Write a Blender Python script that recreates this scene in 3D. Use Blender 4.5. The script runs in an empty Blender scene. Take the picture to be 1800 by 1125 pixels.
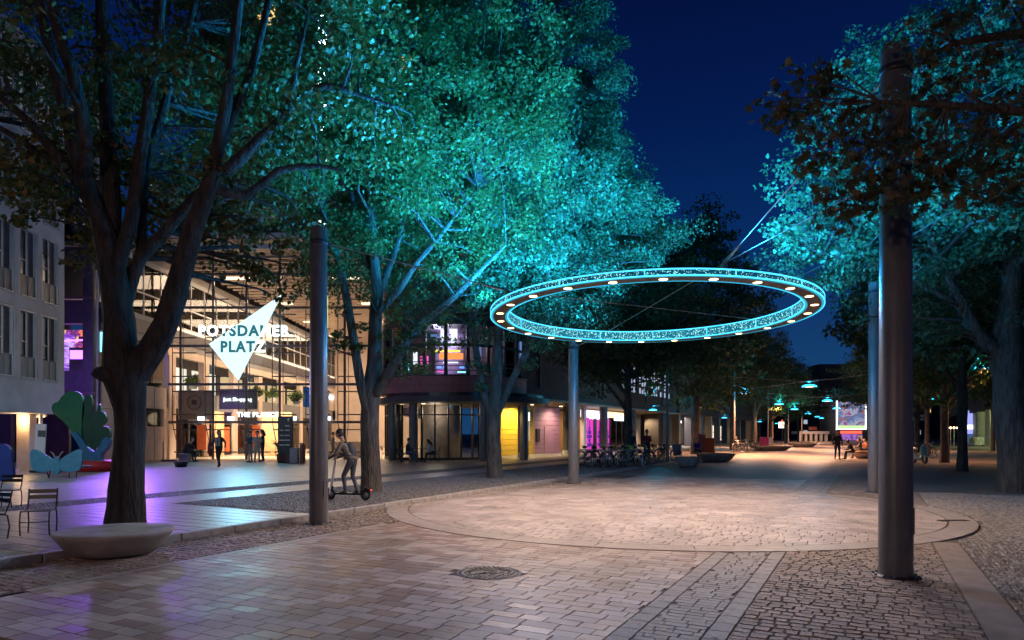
import bpy, math, random
import numpy as np
from mathutils import Vector, Matrix, Euler

scene = bpy.context.scene
COL = scene.collection
PI = math.pi
R = math.radians

# ------------------------------------------------------------------ camera, sky, exposure
CAMZ, HOR, FPX = 1.65, 762.0, 1200.0
cam_d = bpy.data.cameras.new('camera')
cam = bpy.data.objects.new('camera', cam_d)
COL.objects.link(cam)
cam.location = (0, 0, CAMZ)
cam.rotation_euler = (R(90), 0, 0)
cam_d.sensor_width = 36.0
cam_d.lens = 24.0
cam_d.shift_y = (HOR - 562.5) / 1800.0
cam_d.clip_start = 0.1
cam_d.clip_end = 3000
scene.camera = cam

world = bpy.data.worlds.new('World')
scene.world = world
world.use_nodes = True
_n = world.node_tree.nodes
_l = world.node_tree.links
_n.clear()
_o = _n.new('ShaderNodeOutputWorld')
_b = _n.new('ShaderNodeBackground')
_t = _n.new('ShaderNodeTexCoord')
_s = _n.new('ShaderNodeSeparateXYZ')
_r = _n.new('ShaderNodeValToRGB')
_l.new(_t.outputs['Generated'], _s.inputs[0])
_l.new(_s.outputs['Z'], _r.inputs[0])
_l.new(_r.outputs[0], _b.inputs[0])
_l.new(_b.outputs[0], _o.inputs[0])
_e = _r.color_ramp.elements
_e[0].position = 0.0
_e[0].color = (0.010, 0.060, 0.17, 1)
_e[1].position = 1.0
_e[1].color = (0.0005, 0.003, 0.028, 1)
for p, c in ((0.26, (0.0022, 0.024, 0.118, 1)), (0.40, (0.0012, 0.0115, 0.078, 1)), (0.55, (0.0008, 0.0052, 0.044, 1))):
    q = _e.new(p)
    q.color = c
_b.inputs[1].default_value = 1.0

scene.view_settings.view_transform = 'Standard'
scene.view_settings.look = 'None'
scene.view_settings.exposure = 0.0
scene.view_settings.gamma = 1.0
scene.view_settings.use_curve_mapping = False
scene.render.engine = 'CYCLES'
cy = scene.cycles
cy.use_denoising = True
try:
    cy.denoiser = 'OPENIMAGEDENOISE'
except Exception:
    pass
cy.max_bounces = 6
cy.diffuse_bounces = 3
cy.glossy_bounces = 3
cy.transmission_bounces = 3
cy.transparent_max_bounces = 12
cy.sample_clamp_indirect = 4.0
cy.sample_clamp_direct = 0.0
cy.caustics_reflective = False
cy.caustics_refractive = False
cy.use_light_tree = True

# ------------------------------------------------------------------ frames: street axis runs 27.5 deg right of the view
SA = R(27.5)
C_, S_ = math.cos(SA), math.sin(SA)
SR = -SA


def S(t, s, z=0.0):
    """street frame (t to the right of the street, s along it) -> world"""
    return Vector((t * C_ + s * S_, -t * S_ + s * C_, z))


def TS(x, y):
    return x * C_ - y * S_, x * S_ + y * C_


def P(px, py, d):
    return Vector(((px - 900) / FPX * d, d, CAMZ + (HOR - py) / FPX * d))


def G(px, py, z=0.0):
    d = (CAMZ - z) * FPX / (py - HOR)
    return Vector(((px - 900) / FPX * d, d, z))


def proj(x, y, z):
    return 900 + x / y * FPX, HOR - (z - CAMZ) / y * FPX


# ------------------------------------------------------------------ object helpers
def meta(o, label=None, cat=None, group=None, kind=None):
    if label:
        o['label'] = label
    if cat:
        o['category'] = cat
    if group:
        o['group'] = group
    if kind:
        o['kind'] = kind
    return o


def thing(name, loc, label, cat, group=None, rotz=0.0):
    o = bpy.data.objects.new(name, None)
    o.empty_display_size = 0.2
    COL.objects.link(o)
    o.location = loc
    o.rotation_euler = (0, 0, rotz)
    return meta(o, label, cat, group)


def link(name, me, mat=None, parent=None, loc=(0, 0, 0), rot=(0, 0, 0)):
    o = bpy.data.objects.new(name, me)
    COL.objects.link(o)
    if mat is not None:
        ms = mat if isinstance(mat, (list, tuple)) else [mat]
        if len(me.materials) == 0:
            for m in ms:
                me.materials.append(m)
    if parent is not None:
        o.parent = parent
    o.location = loc
    o.rotation_euler = rot
    return o


def copy_tree(o, parent=None):
    c = o.copy()
    COL.objects.link(c)
    if parent is not None:
        c.parent = parent
    for ch in list(o.children):
        copy_tree(ch, c)
    return c


class MB:
    """collects simple shapes into one mesh"""

    def __init__(self):
        self.v, self.f, self.m, self.sm = [], [], [], []

    def add(self, v, f, mi=0, smooth=False, M=None):
        b = len(self.v)
        if M is not None:
            v = [tuple(M @ Vector(p)) for p in v]
        self.v.extend([tuple(p) for p in v])
        for q in f:
            self.f.append([i + b for i in q])
            self.m.append(mi)
            self.sm.append(smooth)
        return self

    def box(self, c, s, mi=0, rz=0.0, bev=0.0, M=None):
        hx, hy, hz = s[0] / 2, s[1] / 2, s[2] / 2
        if bev > 0:
            b = min(bev, hx * .45, hy * .45, hz * .45)
            v, f = [], []
            for sz, e in ((-hz, b), (-hz + b, 0), (hz - b, 0), (hz, b)):
                ix, iy = hx - e, hy - e
                v += [(-ix + (b if e == 0 else 0), -iy, sz), (ix - (b if e == 0 else 0), -iy, sz), (ix, -iy + (b if e == 0 else 0), sz), (ix, iy - (b if e == 0 else 0), sz),
                      (ix - (b if e == 0 else 0), iy, sz), (-ix + (b if e == 0 else 0), iy, sz), (-ix, iy - (b if e == 0 else 0), sz), (-ix, -iy + (b if e == 0 else 0), sz)]
            f.append(list(range(7, -1, -1)))
            for k in range(3):
                for j in range(8):
                    f.append([k * 8 + j, k * 8 + (j + 1) % 8, (k + 1) * 8 + (j + 1) % 8, (k + 1) * 8 + j])
            f.append(list(range(24, 32)))
        else:
            v = [(-hx, -hy, -hz), (hx, -hy, -hz), (hx, hy, -hz), (-hx, hy, -hz), (-hx, -hy, hz), (hx, -hy, hz), (hx, hy, hz), (-hx, hy, hz)]
            f = [[3, 2, 1, 0], [4, 5, 6, 7], [0, 1, 5, 4], [1, 2, 6, 5], [2, 3, 7, 6], [3, 0, 4, 7]]
        T = Matrix.Translation(c) @ Matrix.Rotation(rz, 4, 'Z')
        if M is not None:
            T = M @ T
        return self.add(v, f, mi, False, T)

    def bb(self, a, b, mi=0, bev=0.0):
        """box from two corners"""
        return self.box([(a[i] + b[i]) / 2 for i in range(3)], [abs(b[i] - a[i]) for i in range(3)], mi, 0, bev)

    def tube(self, pts, rad, n=8, mi=0, cap=True, smooth=True):
        pts = [Vector(p) for p in pts]
        if not isinstance(rad, (list, tuple)):
            rad = [rad] * len(pts)
        v, f = [], []
        up = None
        for i, p in enumerate(pts):
            a = pts[min(i + 1, len(pts) - 1)] - pts[max(i - 1, 0)]
            if a.length < 1e-9:
                a = Vector((0, 0, 1))
            a.normalize()
            if up is None:
                up = Vector((1, 0, 0)) if abs(a.x) < 0.8 else Vector((0, 1, 0))
            x = (up - a * up.dot(a))
            if x.length < 1e-4:
                x = a.orthogonal()
            x.normalize()
            up = x
            y = a.cross(x)
            for k in range(n):
                t = 2 * PI * k / n
                v.append(p + x * (rad[i] * math.cos(t)) + y * (rad[i] * math.sin(t)))
        for i in range(len(pts) - 1):
            for k in range(n):
                f.append([i * n + k, i * n + (k + 1) % n, (i + 1) * n + (k + 1) % n, (i + 1) * n + k])
        self.add(v, f, mi, smooth)
        if cap:
            self.add(v[:n], [list(range(n - 1, -1, -1))], mi)
            self.add(v[-n:], [list(range(n))], mi)
        return self

    def lathe(self, prof, n=24, mi=0, a0=0.0, a1=2 * PI, smooth=True, c=(0, 0, 0), closed=False):
        full = abs(a1 - a0 - 2 * PI) < 1e-6
        m = n if full else n + 1
        v, f = [], []
        for k in range(m):
            t = a0 + (a1 - a0) * k / n
            for (r, z) in prof:
                v.append((c[0] + r * math.cos(t), c[1] + r * math.sin(t), c[2] + z))
        L = len(prof)
        for k in range(n):
            k2 = (k + 1) % m
            for i in range(L if closed else L - 1):
                i2 = (i + 1) % L
                f.append([k * L + i, k2 * L + i, k2 * L + i2, k * L + i2])
        self.add(v, f, mi, smooth)
        if closed and not full:
            self.add(v[:L], [list(range(L))], mi)
            self.add(v[-L:], [list(range(L - 1, -1, -1))], mi)
        return self

    def prism(self, poly, z0, z1, mi=0, M=None):
        n = len(poly)
        v = [(p[0], p[1], z0) for p in poly] + [(p[0], p[1], z1) for p in poly]
        f = [list(range(n - 1, -1, -1)), list(range(n, 2 * n))]
        for i in range(n):
            f.append([i, (i + 1) % n, n + (i + 1) % n, n + i])
        return self.add(v, f, mi, False, M)

    def ball(self, c, r, n=10, mi=0, sc=(1, 1, 1)):
        prof = [(r * math.sin(PI * i / (n // 2 + 1)), -r * math.cos(PI * i / (n // 2 + 1))) for i in range(n // 2 + 2)]
        b = len(self.v)
        self.lathe([(max(p[0], 1e-4), p[1]) for p in prof], n, mi)
        for i in range(b, len(self.v)):
            q = self.v[i]
            self.v[i] = (c[0] + q[0] * sc[0], c[1] + q[1] * sc[1], c[2] + q[2] * sc[2])
        return self

    def mesh(self, name, mats=None):
        me = bpy.data.meshes.new(name)
        me.from_pydata(self.v, [], self.f)
        if mats is not None:
            for m in (mats if isinstance(mats, (list, tuple)) else [mats]):
                me.materials.append(m)
        me.polygons.foreach_set('material_index', self.m)
        me.polygons.foreach_set('use_smooth', self.sm)
        me.update()
        return me

    def part(self, name, mats, parent, label=None, loc=(0, 0, 0), rot=(0, 0, 0), kind=None):
        o = link(name, self.mesh(name, mats), None, parent, loc, rot)
        return meta(o, label, None, None, kind)

    def solo(self, name, mats, label, cat, group=None, loc=(0, 0, 0), rotz=0.0, kind=None):
        o = link(name, self.mesh(name, mats), None, None, loc, (0, 0, rotz))
        return meta(o, label, cat, group, kind)


def quads_mesh(name, V, F, mat, smooth=False):
    """V (N,3) float, F (M,k) int arrays, all faces with k corners"""
    me = bpy.data.meshes.new(name)
    V = np.ascontiguousarray(V, dtype=np.float32)
    F = np.ascontiguousarray(F, dtype=np.int32)
    M, k = F.shape
    me.vertices.add(len(V))
    me.vertices.foreach_set('co', V.ravel())
    me.loops.add(M * k)
    me.loops.foreach_set('vertex_index', F.ravel())
    me.polygons.add(M)
    me.polygons.foreach_set('loop_start', np.arange(M, dtype=np.int32) * k)
    me.polygons.foreach_set('loop_total', np.full(M, k, dtype=np.int32))
    me.polygons.foreach_set('use_smooth', np.full(M, bool(smooth)))
    me.materials.append(mat)
    me.update(calc_edges=True)
    return me


def block_arrays(cx, cy_, hx, hy, rot, ztop, depth, bev, rng, jit=0.0):
    """N little stones with bevelled tops: 8 vertices, 5 quads each"""
    N = len(cx)
    sg = np.array([(-1, -1), (1, -1), (1, 1), (-1, 1)], dtype=float)
    jx = rng.uniform(-jit, jit, (N, 4))
    jy = rng.uniform(-jit, jit, (N, 4))
    bx = sg[None, :, 0] * hx[:, None] + jx
    by = sg[None, :, 1] * hy[:, None] + jy
    tx = bx - sg[None, :, 0] * bev
    ty = by - sg[None, :, 1] * bev
    c, s = np.cos(rot)[:, None], np.sin(rot)[:, None]
    tilt = rng.uniform(-1, 1, (N, 4)) * (0.0015 + jit * .12)
    V = np.zeros((N, 8, 3))
    V[:, :4, 0] = cx[:, None] + bx * c - by * s
    V[:, :4, 1] = cy_[:, None] + bx * s + by * c
    V[:, :4, 2] = (ztop - depth)[:, None]
    V[:, 4:, 0] = cx[:, None] + tx * c - ty * s
    V[:, 4:, 1] = cy_[:, None] + tx * s + ty * c
    V[:, 4:, 2] = ztop[:, None] + tilt
    f = np.array([[4, 5, 6, 7], [0, 1, 5, 4], [1, 2, 6, 5], [2, 3, 7, 6], [3, 0, 4, 7]])
    F = (np.arange(N) * 8)[:, None, None] + f[None]
    return V.reshape(-1, 3), F.reshape(-1, 4)


def text_mesh(body, size, mat, extrude=0.02, bold=0.0, align='CENTER', spacing=1.0):
    cu = bpy.data.curves.new('lettering', 'FONT')
    cu.body = body
    cu.size = size
    cu.extrude = extrude
    cu.offset = bold
    cu.align_x = align
    cu.align_y = 'CENTER'
    cu.space_character = spacing
    cu.resolution_u = 3
    o = bpy.data.objects.new('lettering', cu)
    COL.objects.link(o)
    dg = bpy.context.evaluated_depsgraph_get()
    me = bpy.data.meshes.new_from_object(o.evaluated_get(dg))
    bpy.data.objects.remove(o)
    me.materials.clear()
    me.materials.append(mat)
    return me


# ------------------------------------------------------------------ materials
def _new(name):
    m = bpy.data.materials.new(name)
    m.use_nodes = True
    nt = m.node_tree
    nt.nodes.clear()
    return m, nt.nodes, nt.links


def pm(name, c1, c2=None, scale=4.0, rough=0.7, bump=0.0, bscale=None, spec=0.4, metal=0.0, stretch=(1, 1, 1), detail=4.0, island=0.0, rvar=0.0, objrand=False, coords='Object', contrast=(0.35, 0.65)):
    """principled + noise colour variation + optional bump and per-piece random"""
    m, n, l = _new(name)
    out = n.new('ShaderNodeOutputMaterial')
    b = n.new('ShaderNodeBsdfPrincipled')
    l.new(b.outputs[0], out.inputs[0])
    b.inputs['Roughness'].default_value = rough
    b.inputs['Metallic'].default_value = metal
    b.inputs['Specular IOR Level'].default_value = spec
    c2 = c2 or tuple(x * .75 for x in c1)
    tc = n.new('ShaderNodeTexCoord')
    mp = n.new('ShaderNodeMapping')
    mp.inputs['Scale'].default_value = stretch
    l.new(tc.outputs[coords], mp.inputs[0])
    nz = n.new('ShaderNodeTexNoise')
    nz.inputs['Scale'].default_value = scale
    nz.inputs['Detail'].default_value = detail
    l.new(mp.outputs[0], nz.inputs['Vector'])
    rp = n.new('ShaderNodeValToRGB')
    rp.color_ramp.elements[0].position = contrast[0]
    rp.color_ramp.elements[1].position = contrast[1]
    rp.color_ramp.elements[0].color = (*c2, 1)
    rp.color_ramp.elements[1].color = (*c1, 1)
    l.new(nz.outputs['Fac'], rp.inputs[0])
    col = rp.outputs[0]
    if island > 0:
        ge = n.new('ShaderNodeNewGeometry')
        rnd = ge.outputs['Random Per Island']
        if objrand:
            oi = n.new('ShaderNodeObjectInfo')
            ad = n.new('ShaderNodeMath')
            ad.operation = 'ADD'
            l.new(rnd, ad.inputs[0])
            l.new(oi.outputs['Random'], ad.inputs[1])
            fr = n.new('ShaderNodeMath')
            fr.operation = 'FRACT'
            l.new(ad.outputs[0], fr.inputs[0])
            rnd = fr.outputs[0]
        mr = n.new('ShaderNodeMapRange')
        mr.inputs['To Min'].default_value = 1 - island
        mr.inputs['To Max'].default_value = 1 + island
        l.new(rnd, mr.inputs[0])
        mx = n.new('ShaderNodeVectorMath')
        mx.operation = 'SCALE'
        l.new(col, mx.inputs[0])
        l.new(mr.outputs[0], mx.inputs['Scale'])
        col = mx.outputs[0]
    l.new(col, b.inputs['Base Color'])
    if rvar > 0:
        mr2 = n.new('ShaderNodeMapRange')
        mr2.inputs['To Min'].default_value = max(.05, rough - rvar)
        mr2.inputs['To Max'].default_value = min(1, rough + rvar)
        l.new(nz.outputs['Fac'], mr2.inputs[0])
        l.new(mr2.outputs[0], b.inputs['Roughness'])
    if bump > 0:
        nb = n.new('ShaderNodeTexNoise')
        nb.inputs['Scale'].default_value = bscale or scale * 6
        nb.inputs['Detail'].default_value = 5
        l.new(mp.outputs[0], nb.inputs['Vector'])
        bp = n.new('ShaderNodeBump')
        bp.inputs['Strength'].default_value = bump
        bp.inputs['Distance'].default_value = 0.07 if 'bark' in name else 0.02
        l.new(nb.outputs['Fac'], bp.inputs['Height'])
        l.new(bp.outputs[0], b.inputs['Normal'])
    return m


def em(name, color, strength):
    m, n, l = _new(name)
    out = n.new('ShaderNodeOutputMaterial')
    e = n.new('ShaderNodeEmission')
    e.inputs[0].default_value = (*color, 1)
    e.inputs[1].default_value = strength
    l.new(e.outputs[0], out.inputs[0])
    return m


def em_tex(name, cols, strength, scale=3.0, kind='VORONOI', stretch=(1, 1, 1)):
    """a lit display: patches of several colours"""
    m, n, l = _new(name)
    out = n.new('ShaderNodeOutputMaterial')
    e = n.new('ShaderNodeEmission')
    e.inputs[1].default_value = strength
    tc = n.new('ShaderNodeTexCoord')
    mp = n.new('ShaderNodeMapping')
    mp.inputs['Scale'].default_value = stretch
    l.new(tc.outputs['Object'], mp.inputs[0])
    if kind == 'VORONOI':
        t = n.new('ShaderNodeTexVoronoi')
        t.inputs['Scale'].default_value = scale
        l.new(mp.outputs[0], t.inputs['Vector'])
        sp = n.new('ShaderNodeSeparateColor')
        l.new(t.outputs['Color'], sp.inputs[0])
        fac = sp.outputs[0]
    else:
        t = n.new('ShaderNodeTexNoise')
        t.inputs['Scale'].default_value = scale
        t.inputs['Detail'].default_value = 6
        t.inputs['Distortion'].default_value = 1.2
        l.new(mp.outputs[0], t.inputs['Vector'])
        fac = t.outputs['Fac']
    r = n.new('ShaderNodeValToRGB')
    r.color_ramp.interpolation = 'CONSTANT' if kind == 'VORONOI' else 'LINEAR'
    els = r.color_ramp.elements
    for i, c in enumerate(cols):
        p = i / len(cols) if kind == 'VORONOI' else 0.3 + 0.4 * i / max(1, len(cols) - 1)
        if i < 2:
            q = els[i]
            q.position = p
        else:
            q = els.new(p)
        q.color = (*c, 1)
    l.new(fac, r.inputs[0])
    l.new(r.outputs[0], e.inputs[0])
    l.new(e.outputs[0], out.inputs[0])
    return m


def glass(name, tint=(0.8, 0.86, 0.86), refl=0.10, rough=0.03):
    m, n, l = _new(name)
    out = n.new('ShaderNodeOutputMaterial')
    tr = n.new('ShaderNodeBsdfTransparent')
    tr.inputs[0].default_value = (*tint, 1)
    gl = n.new('ShaderNodeBsdfGlossy')
    gl.inputs['Roughness'].default_value = rough
    mx = n.new('ShaderNodeMixShader')
    fr = n.new('ShaderNodeFresnel')
    fr.inputs[0].default_value = 1.45
    ad = n.new('ShaderNodeMath')
    ad.operation = 'ADD'
    ad.inputs[1].default_value = refl - .04
    l.new(fr.outputs[0], ad.inputs[0])
    l.new(ad.outputs[0], mx.inputs[0])
    l.new(tr.outputs[0], mx.inputs[1])
    l.new(gl.outputs[0], mx.inputs[2])
    l.new(mx.outputs[0], out.inputs[0])
    return m


def leaf_mat(name, cols, transl=0.35, rough=0.45, spec=0.35):
    m, n, l = _new(name)
    out = n.new('ShaderNodeOutputMaterial')
    ge = n.new('ShaderNodeNewGeometry')
    r = n.new('ShaderNodeValToRGB')
    els = r.color_ramp.elements
    for i, (p, c) in enumerate(cols):
        if i < 2:
            q = els[i]
            q.position = p
        else:
            q = els.new(p)
        q.color = (*c, 1)
    l.new(ge.outputs['Random Per Island'], r.inputs[0])
    b = n.new('ShaderNodeBsdfPrincipled')
    b.inputs['Roughness'].default_value = rough
    b.inputs['Specular IOR Level'].default_value = spec
    t = n.new('ShaderNodeBsdfTranslucent')
    mx = n.new('ShaderNodeMixShader')
    mx.inputs[0].default_value = transl
    l.new(r.outputs[0], b.inputs['Base Color'])
    l.new(r.outputs[0], t.inputs[0])
    l.new(b.outputs[0], mx.inputs[1])
    l.new(t.outputs[0], mx.inputs[2])
    l.new(mx.outputs[0], out.inputs[0])
    return m


def brick_mat(name, ca, cb, split=0.55, rough=0.55, rvar=.12):
    """two-tone clay paver: each stone picks one of two tones, plus grain and fine dirt"""
    m, n, l = _new(name)
    out = n.new('ShaderNodeOutputMaterial')
    b = n.new('ShaderNodeBsdfPrincipled')
    b.inputs['Specular IOR Level'].default_value = 0.45
    l.new(b.outputs[0], out.inputs[0])
    ge = n.new('ShaderNodeNewGeometry')
    oi = n.new('ShaderNodeObjectInfo')
    ad = n.new('ShaderNodeMath')
    ad.operation = 'ADD'
    l.new(ge.outputs['Random Per Island'], ad.inputs[0])
    l.new(oi.outputs['Random'], ad.inputs[1])
    fr = n.new('ShaderNodeMath')
    fr.operation = 'FRACT'
    l.new(ad.outputs[0], fr.inputs[0])
    r = n.new('ShaderNodeValToRGB')
    els = r.color_ramp.elements
    els[0].position = 0.0
    els[0].color = (*ca, 1)
    els[1].position = 1.0
    els[1].color = tuple(x * 1.12 for x in cb) + (1,)
    for p, c in ((split - .02, tuple(x * 1.15 for x in ca)), (split + .02, tuple(x * .92 for x in cb))):
        q = els.new(p)
        q.color = (*c, 1)
    l.new(fr.outputs[0], r.inputs[0])
    tc = n.new('ShaderNodeTexCoord')
    nz = n.new('ShaderNodeTexNoise')
    nz.inputs['Scale'].default_value = 1.3
    nz.inputs['Detail'].default_value = 7
    nz.inputs['Roughness'].default_value = .65
    geo = n.new('ShaderNodeNewGeometry')
    l.new(geo.outputs['Position'], nz.inputs['Vector'])
    mr = n.new('ShaderNodeMapRange')
    mr.inputs['From Min'].default_value = .3
    mr.inputs['From Max'].default_value = .7
    mr.inputs['To Min'].default_value = .62
    mr.inputs['To Max'].default_value = 1.25
    l.new(nz.outputs['Fac'], mr.inputs[0])
    # trodden gum and oil spots
    vo = n.new('ShaderNodeTexVoronoi')
    vo.inputs['Scale'].default_value = 2.6
    l.new(geo.outputs['Position'], vo.inputs['Vector'])
    sp = n.new('ShaderNodeMapRange')
    sp.inputs['From Min'].default_value = .045
    sp.inputs['From Max'].default_value = .075
    sp.inputs['To Min'].default_value = .5
    sp.inputs['To Max'].default_value = 1.0
    l.new(vo.outputs['Distance'], sp.inputs[0])
    mu = n.new('ShaderNodeMath')
    mu.operation = 'MULTIPLY'
    l.new(mr.outputs[0], mu.inputs[0])
    l.new(sp.outputs[0], mu.inputs[1])
    sc = n.new('ShaderNodeVectorMath')
    sc.operation = 'SCALE'
    l.new(r.outputs[0], sc.inputs[0])
    l.new(mu.outputs[0], sc.inputs['Scale'])
    l.new(sc.outputs[0], b.inputs['Base Color'])
    mr2 = n.new('ShaderNodeMapRange')
    mr2.inputs['To Min'].default_value = rough - rvar
    mr2.inputs['To Max'].default_value = rough + rvar
    l.new(fr.outputs[0], mr2.inputs[0])
    l.new(mr2.outputs[0], b.inputs['Roughness'])
    nb = n.new('ShaderNodeTexNoise')
    nb.inputs['Scale'].default_value = 90
    nb.inputs['Detail'].default_value = 3
    l.new(geo.outputs['Position'], nb.inputs['Vector'])
    bp = n.new('ShaderNodeBump')
    bp.inputs['Strength'].default_value = .25
    bp.inputs['Distance'].default_value = .004
    l.new(nb.outputs['Fac'], bp.inputs['Height'])
    l.new(bp.outputs[0], b.inputs['Normal'])
    return m


M = {}
M['ground'] = pm('ground mat', (.09, .085, .08), (.06, .056, .053), 2.0, .85, .3)
M['joint'] = pm('joint sand', (.135, .11, .095), (.085, .07, .06), 8, .95, .5)
M['brick'] = brick_mat('clay paver', (.225, .15, .12), (.385, .315, .285), .5, .5)
M['brick_round'] = brick_mat('circle paver', (.30, .25, .235), (.38, .33, .315), .5, .5)
M['brick_far'] = pm('street paving', (.26, .215, .195), (.2, .16, .145), 3, .55, .35, 30, stretch=(1, 3, 1))
M['sett'] = pm('granite sett', (.30, .275, .265), (.22, .2, .195), 14, .6, .6, 60, island=.14, objrand=True)
M['cobble'] = pm('granite cobble', (.30, .235, .195), (.2, .155, .128), 12, .65, .8, 45, island=.28, objrand=True)
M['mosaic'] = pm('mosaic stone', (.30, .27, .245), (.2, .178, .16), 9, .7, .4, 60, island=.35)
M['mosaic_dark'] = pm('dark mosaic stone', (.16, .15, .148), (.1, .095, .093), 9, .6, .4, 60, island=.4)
M['mosaic_far'] = pm('mosaic paving', (.22, .19, .17), (.13, .11, .1), 40, .7, .6, 60)
M['slab'] = pm('granite slab', (.25, .24, .24), (.19, .18, .18), 2.5, .34, .12, 40, island=.12, rvar=.1)
M['band'] = pm('band stone', (.33, .29, .27), (.26, .225, .21), 5, .5, .25, 50, island=.06, objrand=True)
M['kerb'] = pm('kerb granite', (.33, .31, .29), (.2, .185, .17), 7, .5, .35, 50, objrand=True, island=.1)
M['strip'] = pm('stone strip', (.27, .215, .185), (.2, .155, .13), 4, .6, .3, 50)
M['iron'] = pm('cast iron', (.075, .06, .05), (.035, .03, .028), 30, .45, .5, 80, spec=.5, metal=.5)
M['conc'] = pm('cast concrete', (.33, .295, .265), (.19, .165, .145), 2.6, .75, .35, 45, detail=9, contrast=(.3, .62))
M['pole'] = pm('pole grey paint', (.125, .117, .115), (.095, .089, .088), 5, .36, .06, 90, spec=.5, stretch=(2, 2, .6), rvar=.1)
M['dark'] = pm('dark metal', (.035, .035, .04), (.025, .025, .03), 10, .4)
M['black'] = pm('black paint', (.016, .016, .018), (.012, .012, .013), 10, .35)
M['bark'] = pm('bark', (.105, .085, .066), (.042, .034, .027), 5, .9, 1.0, 11, stretch=(2.2, 2.2, .45), detail=8)
M['bark_dark'] = pm('dark bark', (.06, .05, .04), (.022, .018, .015), 5, .9, 1.0, 11, stretch=(2.2, 2.2, .45), detail=8)
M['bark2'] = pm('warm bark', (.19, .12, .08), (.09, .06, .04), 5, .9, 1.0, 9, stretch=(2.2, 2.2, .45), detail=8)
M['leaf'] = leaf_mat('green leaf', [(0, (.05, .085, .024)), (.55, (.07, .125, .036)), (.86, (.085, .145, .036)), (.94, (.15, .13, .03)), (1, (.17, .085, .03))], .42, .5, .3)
M['leaf_b'] = leaf_mat('bluish green leaf', [(0, (.04, .085, .042)), (.6, (.06, .13, .065)), (.9, (.075, .15, .06)), (1, (.14, .12, .04))], .42, .5, .3)
M['leaf_olive'] = leaf_mat('olive leaf', [(0, (.05, .06, .014)), (.55, (.075, .08, .017)), (.86, (.10, .10, .02)), (.94, (.18, .12, .03)), (1, (.2, .09, .03))], .25)
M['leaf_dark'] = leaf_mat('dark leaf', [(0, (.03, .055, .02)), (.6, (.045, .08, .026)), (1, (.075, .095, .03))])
M['leaf_autumn'] = leaf_mat('autumn leaf', [(0, (.05, .048, .02)), (.35, (.075, .06, .026)), (.7, (.11, .07, .03)), (.88, (.05, .075, .025)), (1, (.2, .11, .035))])
M['litter'] = leaf_mat('fallen leaf', [(0, (.16, .10, .04)), (.5, (.3, .2, .06)), (.8, (.42, .32, .1)), (1, (.45, .36, .22))], .1)
M['plant'] = leaf_mat('plant leaf', [(0, (.08, .13, .03)), (.6, (.13, .2, .05)), (1, (.2, .26, .08))])
M['facade'] = pm('grey facade stone', (.45, .46, .475), (.35, .355, .365), 1.2, .75, .12, 30)
M['facade_dark'] = pm('dark facade panel', (.075, .07, .085), (.055, .052, .062), 3, .5)
M['spandrel'] = pm('grey spandrel', (.24, .235, .235), (.2, .195, .195), 2, .55)
M['winframe'] = pm('window frame alloy', (.36, .37, .39), (.3, .31, .33), 6, .4)
M['pane_dark'] = pm('dark window pane', (.03, .05, .055), (.022, .036, .042), 3, .22, spec=.5)
M['infill'] = pm('grey infill panel', (.11, .115, .125), (.09, .095, .1), 3, .5)
M['beige'] = pm('beige wall', (.56, .45, .37), (.48, .38, .31), 2, .7)
M['peach'] = pm('atrium render', (.62, .50, .41), (.56, .45, .37), 1.4, .75)
M['steel'] = pm('mall steel', (.14, .11, .105), (.1, .08, .075), 6, .45)
M['white'] = pm('white paint', (.72, .72, .72), (.65, .65, .66), 5, .5)
M['wood'] = pm('timber panel', (.42, .25, .12), (.32, .18, .08), 3, .5, .15, 20, stretch=(1, 1, 6))
M['terracotta'] = pm('terracotta cladding', (.22, .09, .055), (.16, .06, .038), 5, .7, .2)
M['brickred'] = pm('red stone parapet', (.36, .15, .16), (.29, .12, .13), 3, .6, .15)
M['bmass'] = pm('dark building mass', (.07, .058, .055), (.05, .042, .04), 1.5, .8)
M['soffit'] = pm('soffit panel', (.26, .21, .16), (.21, .165, .125), 2, .6)
M['glass'] = glass('clear glass', (.88, .9, .9), .035)
M['glass_dark'] = glass('tinted glass', (.30, .33, .34), .12)
M['floor_in'] = pm('mall floor', (.5, .43, .36), (.44, .37, .3), 3, .25)
M['skin'] = pm('skin', (.45, .27, .19), (.4, .23, .16), 10, .5)
M['hair'] = pm('hair', (.03, .02, .014), (.02, .013, .01), 40, .5)
M['rubber'] = pm('rubber', (.02, .02, .02), (.014, .014, .014), 20, .7)
M['chrome'] = pm('bike metal', (.32, .32, .33), (.25, .25, .26), 10, .3, metal=.8)

M['cyan_rim'] = em('cyan light line', (.06, .60, 1.0), 2.3)
M['lens'] = em('warm lens', (1.0, .62, .30), 9.0)
M['lampcap'] = em('cyan lamp shell', (.03, .62, 1.0), 3.6)
M['lamplens'] = em('amber lamp lens', (1.0, .55, .25), 4.0)
M['warm_em'] = em('warm lit ceiling', (1.0, .74, .45), 3.0)
M['white_em'] = em('white lit panel', (.93, .97, 1.0), 3.0)
M['sign_white'] = em('lit white letters', (.9, 1.0, 1.0), 3.2)


def add_light(name, kind, loc, color, power, parent=None, rot=(0, 0, 0), size=.2, spot=None, blend=.5, size_y=None):
    ld = bpy.data.lights.new(name, kind)
    ld.color = color
    ld.energy = power
    if kind == 'AREA':
        ld.size = size
        if size_y:
            ld.shape = 'RECTANGLE'
            ld.size_y = size_y
    else:
        ld.shadow_soft_size = size
    if kind == 'SPOT':
        ld.spot_size = spot or R(120)
        ld.spot_blend = blend
    o = bpy.data.objects.new(name, ld)
    COL.objects.link(o)
    o.visible_camera = False
    if parent is not None:
        o.parent = parent
    o.location = loc
    o.rotation_euler = rot
    return o

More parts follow.
